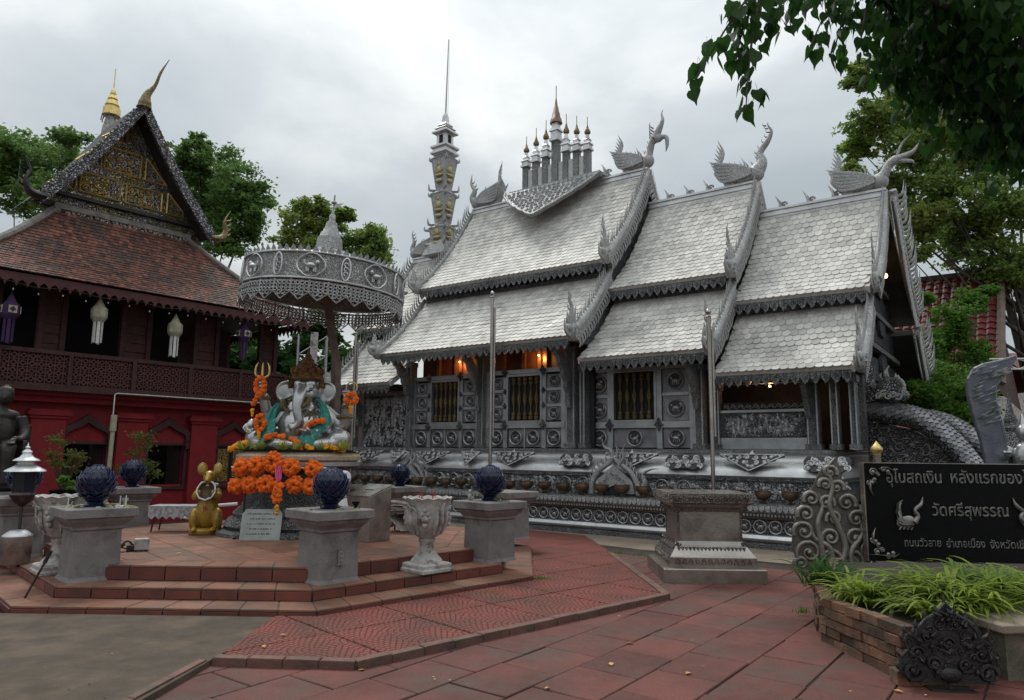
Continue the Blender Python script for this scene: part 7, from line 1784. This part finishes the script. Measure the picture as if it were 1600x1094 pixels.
# ================================================================== BRICK PLANTER
pln = thing('brick_planter', 'low angular planter of mossy old bricks with soil, at the lower right', 'planter', (0, 0, 0))
PB = [(3.9, 8.9), g2(1274, 976), g2(1283, 1003), g2(1412, 1066), g2(1522, 1069), (3.75, 5.95), (7.4, 7.0)]
bme = {}
def brickrow(a, b, z, w_=.11, h=.068, full=.205, off=0, cap=False):
    a = V3((*a, 0)); b = V3((*b, 0)); d = b - a; L_ = d.length; d.normalize(); x = -off * full / 2
    nn = V3((-d.y, d.x, 0)); ang = math.atan2(d.y, d.x)
    while x < L_ - .02:
        x0, x1 = max(0, x), min(L_, x + full - .012)
        if x1 - x0 > .03:
            key = round((x1 - x0) * 50)
            if key not in bme:
                m = MB(); l = key / 50; m.box((0, 0, 0), (l, w_, h)); bme[key] = m.mesh('brick')
            c = a + d * (x0 + x1) / 2 + nn * (w_ / 2 + random.uniform(-.012, .012))
            o = link('brick', bme[key], M_brick, pln, (c.x, c.y, z), (random.uniform(-.03, .03), random.uniform(-.03, .03), ang + random.uniform(-.04, .04)))
        x += full
for si in range(len(PB) - 1):
    nr = 5 if si < 3 else 4
    if si >= 4: nr = 4
    for r_ in range(nr): brickrow(PB[si], PB[si + 1], .036 + r_ * .078, off=(r_ + si) % 2)
m = MB(); inset = [(3.98, 8.85), (PB[1][0] + .10, PB[1][1]), (PB[2][0] + .10, PB[2][1] + .05), (PB[3][0] + .06, PB[3][1] + .10), (PB[4][0] - .05, PB[4][1] + .10), (3.70, 6.05), (7.4, 7.1), (7.4, 8.9)]
m.add([(*p, .33) for p in inset], [tuple(range(8))]); obj('soil', m, M_soil, pln, kind=None)
m = MB()
for i in range(len(PB) - 1):
    a, b_ = V3((*PB[i], 0)), V3((*PB[i + 1], 0)); d = (b_ - a).normalized(); nn = V3((-d.y, d.x, 0)); p_, q_ = a + nn * .025, b_ + nn * .025; r_, s_ = a + nn * .09, b_ + nn * .09
    m.add([(p_.x, p_.y, 0), (q_.x, q_.y, 0), (q_.x, q_.y, .33), (p_.x, p_.y, .33)], [(0, 1, 2, 3)])
obj('mortar', m, M_mortar, pln)
# pots inside
# spider plants
def blades(loc, n, L0, label, seed, name='spider_plant', m_=None, wid=.013, spread=1.0, up=.9):
    rnd = random.Random(seed); m = MB()
    for k_ in range(n):
        a = rnd.uniform(0, 2 * PI); L_ = L0 * rnd.uniform(.55, 1.1); el = R(rnd.uniform(35, 80)) * up; bx, by = rnd.gauss(0, .05) * spread, rnd.gauss(0, .05) * spread
        d = V3((math.cos(a), math.sin(a), 0)); sd_ = V3((-math.sin(a), math.cos(a), 0)); w_ = wid * rnd.uniform(.7, 1.3); p = V3((bx, by, 0)); ang = el; N_ = 7; vs = []; tw = rnd.uniform(-.5, .5)
        for i in range(N_ + 1):
            t = i / N_; ww = w_ * (math.sin(PI * min(1, .25 + t * .75)) ** .7) * (1 if i < N_ else .05); s2 = (sd_ * math.cos(tw * t) + V3((0, 0, 1)) * math.sin(tw * t))
            vs += [p - s2 * ww, p + s2 * ww]; p = p + (d * math.cos(ang) + V3((0, 0, 1)) * math.sin(ang)) * (L_ / N_); ang -= (el + R(rnd.uniform(15, 60))) / N_ * .9
        m.add(vs, [(2 * i, 2 * i + 1, 2 * i + 3, 2 * i + 2) for i in range(N_)])
    o = obj(name, m, m_ or M_spider, None, 60, loc=loc); tag(o, label, 'plant'); return o
def gp2(px, py, z): p = G(px, py, z); return (p.x, p.y, z)
blades((3.70, 6.15, .34), 420, .72, 'big clump of yellow-green striped spider plant in the middle of the planter', 1, spread=2.8, wid=.015)
blades((3.12, 6.45, .34), 170, .52, 'small spider plant clump spilling over the brick edge at the planter left', 2, spread=1.8)
blades((4.25, 6.35, .38), 220, .60, 'spider plant clump right of the big clump behind the iron crest', 3, spread=2.0, wid=.015)
blades((4.85, 6.55, .30), 260, .66, 'spider plant clump at the right of the planter before the sign', 4, spread=2.4, wid=.015)
blades((3.35, 5.85, .33), 150, .46, 'low spider plant tuft at the front brick corner', 5, spread=1.6)
blades((5.35, 6.7, .30), 220, .60, 'spider plant clump at the right photo edge', 6, spread=2.0, wid=.015)
blades((3.08, 7.15, .34), 130, .55, 'dark green upright grassy tuft at the back left of the planter', 7, 'grass_tuft', M_leaf_c, .009, 1.6, 1.15)
m = MB(); m.lathe([(.10, 0), (.15, .18), (.16, .20), (.14, .20)], 16); o = obj('clay_pot', m, M_brick, None, 40, loc=(3.72, 6.1, .33)); tag(o, 'old clay pot among the spider plants', 'pot')
# iron crest ornament in front
co = G(1482, 1077); co_ = thing('iron_crest', 'dark cast crest with scrolls and small flames on a foot before the planter', 'ornament', (co.x, co.y - .02, 0), R(-6), scale=.88)
m = MB(); ol = [(-.30, .06), (-.37, .14), (-.36, .24), (-.30, .30), (-.33, .36), (-.30, .42), (-.24, .40), (-.22, .46), (-.15, .54), (-.07, .58), (0, .66), (.07, .58), (.15, .54), (.22, .46), (.24, .40), (.30, .42), (.33, .36), (.30, .30), (.36, .24), (.37, .14), (.30, .06)]
m.prism(ol[::-1], .035); obj('back_plate', m, M_iron, co_)
for (x, z, r_, h_) in ((-.28, .14, .075, -1), (.28, .14, .075, 1), (-.24, .28, .055, 1), (.24, .28, .055, -1), (-.15, .40, .05, 1), (.15, .40, .05, -1), (-.06, .50, .04, 1), (.06, .50, .04, -1), (-.12, .20, .06, 1), (.12, .20, .06, -1), (-.30, .36, .03, 1), (.30, .36, .03, -1), (0, .36, .05, 1), (-.1, .30, .03, 1), (.1, .30, .03, -1)):
    m = MB(); scroll(m, (x, z), r_, 1.5, r_ * .3, h_, 0, Matrix.Translation((0, -.025, 0)), seg=6); obj('scroll', m, M_iron, co_, 60)
m = MB()
for i in range(len(ol) - 1): m.tube([(ol[i][0], -.015, ol[i][1]), (ol[i + 1][0], -.015, ol[i + 1][1])], .014, 6)
mq = MB(); mq.ball((0, -.03, .12), (.09, .03, .06), 10, 7); obj('boss', mq, M_iron, co_, 60)
for k_ in range(26): a, b_ = random.uniform(-.3, .3), random.uniform(.1, .5); 
for i in range(1, len(ol) - 1): x, z = ol[i]; horn(m, [(x, 0, z), (x * 1.06, 0, z + .03), (x * 1.02, 0, z + .07)], [.02, .02, .003], 3, 5, .6)
obj('flame_edge', m, M_iron, co_, 60, kind='stuff')
rnd = random.Random(77); m = MB()
for k_ in range(60):
    z = rnd.uniform(.08, .58); x = rnd.uniform(-1, 1) * (.33 - max(0, z - .3) * .95)
    if rnd.random() < .6: scroll(m, (x, z), rnd.uniform(.018, .03), 1.3, .009, rnd.choice((-1, 1)), rnd.uniform(0, 6), Matrix.Translation((0, -.03, 0)), seg=5)
    else: horn(m, [(x, -.02, z), (x + rnd.uniform(-.03, .03), -.045, z + .02), (x + rnd.uniform(-.05, .05), -.03, z + .05)], [.012, .015, .003], 3, 5)
obj('small_foliage', m, M_iron, co_, 60, kind='stuff')
m = MB(); m.tube([(0, .0, .0), (0, 0, .10)], .02, 6); m.box((0, 0, .008), (.34, .16, .016)); obj('stand', m, M_iron, co_)
m = MB(); m.box((0, 0, .05), (.52, .12, .10)); o = obj('clay_block', m, M_brick, None, loc=(co.x - .06, co.y + .10, 0), rot=(0, 0, R(-3)), bev=.006); tag(o, 'long plain clay block behind the iron crest foot', 'block')
# stone block at the right edge
p = G(1572, 1066); bs_ = thing('stone_bench', 'mossy stone block bench cut by the right edge of the photo', 'bench', (p.x, p.y, 0), R(8))
m = MB(); m.bb((.02, 0, 0), (1.2, .7, .34)); obj('base', m, mat('mossy_stone', (.16, .14, .105), (.085, .08, .055), 5, .85, 0, .5, 40, c3=(.04, .045, .025), sc3=3, k3=(.5, .7)), bs_)
m = MB(); m.bb((-.03, -.05, .34), (1.3, .75, .40)); obj('top_slab', m, M_concl, bs_, bev=.01)

# ================================================================== HOUSE AT THE RIGHT
VH = 13.5
xa, za = TP(1415, 443, VH); xb, zb_ = TP(1552, 428, VH); zr = (za + zb_) / 2
xe, ze = TP(1540, 560, VH - 3.2)
hs = thing('red_tiled_house', 'house with red glazed tile roof and dark gable behind creepers on the right', 'house', TO, TR)
slope = 3.0; zev = zr - 3.6
m = MB(); m.add([(xa - 6, VH - slope, zev), (xb, VH - slope, zev), (xb + .25, VH, zr), (xa - 6, VH, zr), (xb, VH + slope, zev), (xa - 6, VH + slope, zev)], [(0, 1, 2, 3), (3, 2, 4, 5)]); ho_ = obj('roof', m, M_tilered, hs); 
m = MB(); th = math.atan2(zr - zev, slope); sl = math.hypot(slope, zr - zev); nr = int(sl / .26)
for r_ in range(nr):
    s = (r_ + .0) * sl / nr; n_ = int((xb - xa + 2.0) / .24)
    for j in range(n_):
        x = xb + .1 + .25 * r_ / nr - (j + .5) * .24; f = FR((x, VH - slope + math.cos(th) * s - .03, zev + math.sin(th) * s + .04), (1, 0, 0), (0, math.cos(th - .12), math.sin(th - .12))); m.m = f
        m.add([(-.115, 0, -.02), (-.05, -.05, -.02), (.03, -.05, -.02), (.115, 0, -.02), (-.115, 0, .27), (-.05, -.04, .27), (.03, -.04, .27), (.115, 0, .27), (-.115, .03, -.02), (.115, .03, -.02)], [(0, 1, 5, 4), (1, 2, 6, 5), (2, 3, 7, 6), (3, 2, 1, 0), (8, 0, 3, 9)])
m.m = Matrix.Identity(4); obj('roof_tile_field', m, M_tilered, ho_, kind='stuff')
m = MB(); m.bb((xa - 6, VH - .12, zr - .02), (xb + .25, VH + .12, zr + .14)); horn(m, [(xb - .8, VH, zr + .1), (xb - .1, VH, zr + .16), (xb + .25, VH, zr + .55), (xb + .30, VH, zr + 1.0)], [.12, .14, .08, .01], 5, 6); obj('ridge', m, M_dark, ho_)
m = MB(); m.add([(xb - .3, VH - slope, zev), (xb + .4, VH + 7.5, zev - .3), (xb - .05, VH, zr - .05)], [(0, 1, 2)]); obj('gable', m, M_maroon, hs)
for s_ in (-1, 1): m = MB(); m.tube([(xb + (.02 if s_ < 0 else .75), VH + (-slope * 1.05 if s_ < 0 else 7.6), zev - .1), (xb + .2, VH + s_ * .1, zr + .05)], .10, 4); obj('bargeboard', m, M_wood if s_ < 0 else M_dark, hs)
m = MB(); m.bb((xa - 6, VH - slope + .9, 0), (xb - .6, VH + slope - .9, zev)); obj('wall', m, M_dark, hs)
# lower lean-to roof in front
m = MB(); m.add([(xa - 6, VH - slope - 2.6, zev - 2.3), (xb - .6, VH - slope - 2.6, zev - 2.3), (xb - .6, VH - slope + .9, zev - .3), (xa - 6, VH - slope + .9, zev - .3)], [(0, 1, 2, 3)]); obj('lower_roof', m, mat('brown_old_tiles', (.13, .035, .02), (.07, .025, .015), 6, .7, 0, .6, 14, 'voronoi'), hs)
m = MB(); m.bb((xa - 6, VH - slope - 1.8, 0), (xb - 1.2, VH - slope, zev - 2.0)); obj('lower_wall', m, M_dark, hs)
p2_ = D(1590, 545, 34); hb = thing('far_red_roof', 'distant red roof glimpsed at the far right edge', 'house', (p2_.x + 3, p2_.y, 0))
m = MB(); m.add([(-4, -3, 4.6), (4, -3, 4.6), (4, 0, 6.6), (-4, 0, 6.6), (4, 3, 4.6), (-4, 3, 4.6)], [(0, 1, 2, 3), (3, 2, 4, 5)]); obj('roof', m, M_tilered, hb); m = MB(); m.bb((-3.6, -2.6, 0), (3.6, 2.6, 4.6)); obj('wall', m, M_stonel, hb)
# white lattice beam
p = D(1575, 572, 15); lb = thing('lattice_beam', 'white metal lattice beam crossing the right edge above the naga hood', 'beam', (p.x, p.y, 0), R(-8))
m = MB(); zz = 1.6 + (712 - 566) / 1111 * 15
for z in (-.11, .11): m.tube([(-.35, 0, zz + z), (2.5, 0, zz + z)], .018, 5)
for k_ in range(5): m.tube([(-.35 + k_ * .55, 0, zz - .11), (.20 + k_ * .55, 0, zz + .11)], .012, 4); m.tube([(-.35 + k_ * .55, 0, zz + .11), (.20 + k_ * .55, 0, zz - .11)], .012, 4)
m.tube([(2.4, 0, 0), (2.4, 0, zz)], .05, 6); obj('truss', m, M_white, lb)

# ================================================================== TREES
def leafcloud(m, clumps, n, size, rnd, heart=False):
    cw = [max(.05, c[1] ** 2) for c in clumps]; tot = sum(cw)
    for (c, r), w_ in zip(clumps, cw):
        for k_ in range(int(n * w_ / tot)):
            d = V3((rnd.gauss(0, .55), rnd.gauss(0, .55), rnd.gauss(0, .36))) * r
            p = c + d; a = V3((rnd.gauss(0, 1), rnd.gauss(0, 1), rnd.gauss(0, .5))).normalized(); b = a.cross(V3((rnd.gauss(0, 1), rnd.gauss(0, 1), rnd.gauss(0, 1)))).normalized()
            s = size * rnd.uniform(.6, 1.3)
            m.v += [tuple(p - a * s), tuple(p + b * s * .5), tuple(p + a * s), tuple(p - b * s * .5)]; o = len(m.v) - 4
            m.f.append((o, o + 1, o + 2, o + 3)); m.mi.append(0)
def tree(name, base, top, lobes, n, size, mtl, label, seed, nclump=9, trunk_r=.25, cat='tree', gap=.36):
    "lobes: (centre, radius) big masses; each broken into smaller leaf clumps with gaps"
    rnd = random.Random(seed); o = thing(name, label, cat, base); B = V3(base); cl = []
    tm = MB(); horn(tm, [(0, 0, 0), (rnd.uniform(-.3, .3), rnd.uniform(-.3, .3), top * .35), (rnd.uniform(-.5, .5), 0, top * .65)], [trunk_r, trunk_r * .75, trunk_r * .5], 5, 9)
    for (c, r) in lobes:
        c = V3(c) - B; horn(tm, [(0, 0, min(top * .55, c.z * .6)), (c.x * .5, c.y * .5, c.z * .75), tuple(c)], [trunk_r * .22, trunk_r * .12, trunk_r * .04], 5, 6)
        for k_ in range(nclump):
            d = V3((rnd.gauss(0, 1), rnd.gauss(0, 1), rnd.gauss(0, 1))).normalized() * r * rnd.uniform(.35, 1.22); d.z *= .8
            cc = c + d; cl.append((cc, r * rnd.uniform(gap * .55, gap * 1.25))); tm.tube([tuple(c), tuple(c + d * .5 + V3((0, 0, -.1 * r))), tuple(cc)], [trunk_r * .06, trunk_r * .04, trunk_r * .02], 4)
    obj('trunk', tm, M_bark, o, 60)
    lm = MB(); leafcloud(lm, cl, n, size, rnd); obj('crown', lm, mtl, o, kind='stuff'); return o
def lob(lst, y): # lobes given in picture coordinates at depth y, real radius
    out = []
    for px, py, rpx, dy in lst: p = D(px, py, y + dy); out.append((p, rpx / 1111 * (y + dy)))
    return out
L_ = lob([(20, 235, 48, 0), (70, 260, 45, 2), (105, 215, 30, 0), (40, 300, 45, 1), (130, 260, 35, 3), (-30, 260, 60, 0), (90, 310, 40, -1)], 36)
tree('feathery_tree', (L_[1][0].x, 37, 0), 14, L_, 21000, .12, M_leaf_a, 'bright green feathery tree behind the left side of the hall roof', 1, 26, .25, gap=.34)
L_ = lob([(290, 250, 36, 0), (330, 265, 45, 1), (375, 300, 42, 0), (330, 330, 50, 2), (385, 345, 35, 0), (290, 300, 40, 2), (400, 310, 26, 0), (310, 225, 18, 0), (350, 380, 35, 0), (310, 355, 40, 1)], 33)
tree('feathery_tree', (L_[1][0].x, 34, 0), 13, L_, 30000, .115, M_leaf_a, 'large bright green feathery tree between the hall gable and the parasol', 2, 26, .25, gap=.34)
L_ = lob([(475, 345, 32, 0), (450, 370, 28, 0), (520, 360, 30, 1), (495, 325, 20, 0), (540, 335, 14, 0), (480, 400, 38, 0)], 30)
tree('olive_tree', (L_[0][0].x, 30, 0), 10, L_, 13000, .095, M_leaf_b, 'olive green tree with thin twigs just behind the parasol finial', 3, 20, .2, gap=.36)
L_ = lob([(580, 375, 26, 0), (590, 395, 28, 1), (560, 385, 18, 0), (580, 420, 35, 0)], 31)
tree('olive_tree', (L_[0][0].x, 31, 0), 9, L_, 11000, .095, M_leaf_b, 'rounded olive tree right of the parasol and left of the spire', 4, 22, .2, gap=.42)
L_ = lob([(590, 530, 30, 0), (560, 560, 45, 0), (600, 570, 45, 2), (450, 560, 40, 2), (500, 530, 40, 3), (470, 600, 50, 1), (400, 560, 40, 3), (530, 600, 50, 0), (360, 570, 40, 3), (610, 510, 20, 2)], 25)
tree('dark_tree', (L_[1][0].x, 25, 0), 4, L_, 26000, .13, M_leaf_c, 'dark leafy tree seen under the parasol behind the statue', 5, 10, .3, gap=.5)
# big tree on the right
L_ = lob([(1345, 120, 26, 0), (1370, 190, 40, 0), (1340, 230, 26, 1), (1420, 150, 45, 1), (1430, 240, 50, 0), (1390, 300, 34, 1), (1480, 200, 55, 0), (1480, 300, 50, 0), (1530, 250, 55, 1), (1440, 350, 40, 0), (1420, 400, 26, 0), (1500, 370, 45, 1), (1560, 330, 50, 0), (1590, 200, 50, 1), (1570, 410, 45, 0), (1595, 440, 30, 1), (1330, 270, 16, 0), (1385, 340, 22, 0), (1545, 130, 70, 1), (1450, 90, 60, 1)], 21)
tb = D(1640, 700, 21); tree('broadleaf_tree', (tb.x, 21.5, 0), 12, L_, 80000, .08, M_leaf_b, 'tall olive and yellow leaved tree behind the temple front and red roof', 6, 34, .3, gap=.33)
# creepers and bamboo over the house
L_ = lob([(1480, 500, 28, 0), (1520, 470, 20, 0), (1450, 540, 28, 0), (1500, 540, 30, 0), (1540, 455, 13, 0), (1460, 590, 36, 0), (1500, 610, 36, -1), (1535, 560, 18, 0), (1440, 470, 14, 0), (1440, 620, 30, -1), (1520, 640, 28, -1), (1480, 640, 40, -1)], 17.5)
tree('creeper_bush', (L_[0][0].x, 17.8, 0), 4, L_, 30000, .05, M_leaf_d, 'bright green feathery creeper hanging before the red tiled house', 7, 24, .05, 'bush', .42)
# potted shrubs by the red hall
def shrub(px, py0, py1, y, w_, label, seed, m_=M_leaf_y, n=700, lf=.035):
    b = D(px, py1, y); z1 = D(px, py0, y).z; zb = max(.0, b.z); o = thing('potted_shrub', label, 'shrub', (b.x, b.y, zb)); rnd = random.Random(seed)
    m = MB(); m.lathe([(.10, 0), (.15, .22), (.165, .24), (.14, .24)], 14); obj('pot', m, M_blackgran, o, 40)
    H_ = z1 - zb; tm = MB(); lm = MB(); cl = []
    for k_ in range(12):
        a = rnd.uniform(0, 6.28); q = V3((math.cos(a) * w_ * rnd.uniform(.2, 1), math.sin(a) * w_ * rnd.uniform(.2, 1), H_ * rnd.uniform(.45, 1.0))); tm.tube([(0, 0, .2), tuple(q * .6 + V3((0, 0, .05))), tuple(q)], [.014, .009, .004], 4); cl.append((q, w_ * .38))
    leafcloud(lm, cl, n, lf, rnd); obj('stem', tm, M_bark, o); obj('leaves', lm, m_, o, kind='stuff')
shrub(92, 672, 790, 11.6, .28, 'potted shrub with green and yellow leaves behind the silver-roofed lamp', 1)
shrub(212, 680, 800, 13.2, .34, 'potted shrub with pale yellow leaves between two red hall arches', 2)
shrub(103, 745, 790, 10.8, .13, 'small green potted plant just left of the big left lotus bud', 3, M_leaf_d, 260)

# near bodhi branches hanging in from the upper right
nb = thing('bodhi_tree', 'near bodhi tree with hanging heart-shaped leaves in the upper right corner', 'tree', (6.2, 5.5, 0))
NB = V3((6.2, 5.5, 0))
tm = MB(); horn(tm, [(0, 0, 0), (.1, 0, 2.5), (-.2, .1, 4.6), (-.9, 0, 5.6)], [.35, .28, .22, .12], 6, 12)
hl = MB(); hs_ = [(0, 0), (.30, .12), (.46, -.10), (.44, -.36), (.28, -.62), (.10, -.86), (0, -1.25), (-.10, -.86), (-.28, -.62), (-.44, -.36), (-.46, -.10), (-.30, .12)]
hl.v = [(x, -.06 * abs(x) * 2 + .10 * z * z * .3, z) for x, z in hs_] + [(0, .05, -.35)]; hl.f = [(i, (i + 1) % 12, 12) for i in range(12)]; hl.mi = [0] * 12
hl.tube([(0, 0, 0), (0, .02, .25), (.02, .03, .45)], [.012, .010, .010], 4)
heart = hl.mesh('leaf', 60)
rnd = random.Random(21); places = []
def pdens():
    "leaf positions along drooping twigs; picture coordinates only choose where each twig hangs in space"
    tw_ = []
    for (x0, y0, x1, y1, nn, dp, spread) in (
        (1200, -40, 1085, 125, 24, 5.0, 13), (1190, -20, 1165, 175, 30, 4.9, 20), (1215, -60, 1200, 60, 30, 5.0, 24), (1260, -50, 1235, 40, 26, 5.2, 24), (1180, 0, 1150, 95, 24, 5.0, 20),
        (1330, -40, 1265, 75, 22, 5.6, 16), (1340, -30, 1300, 90, 24, 5.7, 18), (1380, -60, 1345, 60, 40, 5.6, 26), (1300, -60, 1290, 20, 34, 5.4, 26), (1420, -40, 1385, 110, 46, 5.8, 28), (1460, -40, 1420, 160, 52, 6.0, 30), (1500, -40, 1470, 200, 60, 6.0, 32), (1540, -40, 1520, 220, 60, 6.1, 34), (1580, -40, 1560, 240, 64, 6.0, 34), (1620, -20, 1600, 270, 60, 6.0, 34), (1500, 60, 1455, 180, 40, 6.2, 28), (1560, 120, 1535, 230, 40, 6.0, 28), (1440, 20, 1400, 130, 40, 6.0, 26), (1620, 150, 1590, 250, 40, 5.8, 24), (1480, -60, 1480, 40, 60, 5.6, 42), (1560, -60, 1560, 60, 70, 5.6, 46), (1400, -60, 1390, 20, 46, 5.6, 34), (1610, 0, 1610, 160, 60, 5.4, 36), (1520, 20, 1500, 130, 60, 5.8, 40)):
        a, b_ = D(x0, y0, dp), D(x1, y1, dp); q = spline([a, a.lerp(b_, .5) + V3((0, rnd.uniform(-.1, .1), .04)), b_], 5); tm.tube([v - NB for v in q], lerps([.014, .009, .004], len(q)), 5)
        nn = int(nn * (1.25 if x1 < 1350 else 2.9))
        for k_ in range(nn):
            t = (k_ + rnd.random()) / nn; i = min(int(t * (len(q) - 1)), len(q) - 2); p = q[i].lerp(q[i + 1], t * (len(q) - 1) - i); s_ = spread / 1111 * dp * (1.2 - .5 * t)
            places.append(p + V3((rnd.gauss(0, s_), rnd.gauss(0, s_ * 1.4), rnd.gauss(0, s_ * .8))))
        places.append(b_)
pdens()
for (x0, y0, x1, y1, x2, y2) in ((1700, 40, 1500, -30, 1330, -60), (1700, 200, 1560, 60, 1440, -10), (1330, -60, 1250, -70, 1200, -45)):
    q = spline([D(x0, y0, 6.0), D(x1, y1, 5.9), D(x2, y2, 5.3)], 6); tm.tube([v - NB for v in q], lerps([.07, .05, .02], len(q)), 7)
horn(tm, [(-.2, .1, 4.6), tuple(D(1700, 120, 6.0) - NB), tuple(D(1560, -20, 5.9) - NB)], [.15, .09, .05], 6, 8)
obj('limb', tm, M_bark, nb, 60)
places.sort(key=lambda p: (p - CAMP).length + (0 if ray(0, 0) is None else 0)); places.sort(key=lambda p: p.x)
rm = MB()
for i, p in enumerate(places):
    f = Matrix.Translation(p - NB) @ Euler((rnd.uniform(-.5, .5), rnd.uniform(-.45, .45), rnd.uniform(0, 2 * PI))).to_matrix().to_4x4() @ Matrix.Scale(rnd.uniform(.075, .13), 4)
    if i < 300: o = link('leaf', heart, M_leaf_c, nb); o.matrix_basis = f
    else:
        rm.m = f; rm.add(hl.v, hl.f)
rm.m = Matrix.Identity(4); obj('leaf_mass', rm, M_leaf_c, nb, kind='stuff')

# ================================================================== TRUSS BEHIND THE STATUE, LEAVES ON THE GROUND
p = D(485, 600, 17); tt = thing('truss_tower', 'grey metal lattice truss tower seen behind the statue crown', 'truss', (p.x, p.y, 0), .3)
m = MB(); H_ = 4.3
for (a, b_) in ((-.33, -.2), (.33, -.2), (.33, .3), (-.33, .3)): m.tube([(a, b_, 0), (a, b_, H_)], .028, 6)
obj('truss_leg', m, M_frame, tt)
m = MB()
for k_ in range(9):
    z = k_ * .48
    for (a, b_, c, d) in ((-.33, -.2, .33, -.2), (.33, -.2, .33, .3), (-.33, .3, -.33, -.2)): m.tube([(a, b_, z), (c, d, z + .48)], .014, 4); m.tube([(a, b_, z), (c, d, z)], .014, 4)
obj('truss_brace', m, M_frame, tt, kind='stuff')
m = MB(); m.bb((-.05, -.25, 0), (.12, -.1, H_ + .1)); obj('speaker_column', m, M_stonel, tt)
lfm = MB(); lfm.add([(-.03, 0, 0), (-.005, -.018, .006), (.035, 0, .003), (-.005, .018, .008)], [(0, 1, 2, 3)]); lfm = lfm.mesh('fallen')
for (px, py, z, lab) in ((985, 1005, .012, 'yellow fallen leaf on the red paving left of centre'), (1075, 1052, .012, 'yellow fallen leaf on the red paving at the bottom centre'), (870, 887, .066, 'small pale leaf on the scale-pattern walkway beside the platform step'), (443, 992, .066, 'ochre fallen leaf on the left of the scale-pattern walkway'), (412, 1010, .066, 'smaller ochre leaf near the ramp edge of the walkway'), (1403, 1080, .012, 'curled brown leaf near the iron crest'), (280, 865, .38, 'ochre leaf on the platform tiles before the mouse statue'), (565, 1047, .012, 'yellow leaf by the walkway corner'), (955, 1038, .012, 'tiny white petal on the paving'), (855, 1075, .012, 'dark twig bit on the paving near the bottom edge')):
    p = G(px, py, z); o = link('fallen_leaf', lfm, M_yleaf, None, p, (random.uniform(-.2, .2), 0, random.uniform(0, 6)), random.uniform(.8, 1.3)); tag(o, lab, 'leaf', None)
# moss tufts in the joints
rnd = random.Random(31); m = MB()
for (px, py, n_, sp_) in ((845, 908, 90, .07), (838, 870, 60, .05), (962, 866, 40, .07), (1000, 869, 22, .06), (1255, 958, 30, .05), (770, 930, 30, .1)):
    c = G(px, py, .03)
    for k_ in range(n_):
        q = c + V3((rnd.gauss(0, sp_), rnd.gauss(0, sp_ * .5), 0)); a = rnd.uniform(0, 6.28); h = rnd.uniform(.015, .05); d = V3((math.cos(a), math.sin(a), 0)) * .006
        m.add([q - d, q + d, q + V3((rnd.uniform(-.02, .02), rnd.uniform(-.02, .02), h + .03))], [(0, 1, 2)])
o = obj('moss_and_grass', m, M_leaf_d, None, kind='stuff'); tag(o, 'small green moss and grass tufts in the joints beside the steps', 'grass')

rnd = random.Random(41); m = MB()
for k_ in range(420):
    y = rnd.uniform(3.9, 11.5); x = rnd.uniform(-5.5, 5.0); z = .012
    if math.hypot(x + 3.22, y - 10.56) < 3.9: continue
    if x < -2.1: z = .047
    elif y - 5.5 > (x + 1.11) * .93 and x < 1.75: z = .062
    a = rnd.uniform(0, 6.28); r_ = rnd.uniform(.004, .014); u_ = V3((math.cos(a), math.sin(a), 0)) * r_; w_ = V3((-math.sin(a), math.cos(a), .2)) * r_ * rnd.uniform(.3, .8); c = V3((x, y, z + .004))
    m.add([c - u_, c - w_, c + u_, c + w_], [(0, 1, 2, 3)], rnd.choice((0, 0, 0, 1, 2)))
o = obj('ground_litter', m, [M_soil, M_yleaf, M_stonel], None, kind='stuff'); tag(o, 'tiny bits of leaf, grit and petals scattered over the paving', 'litter')
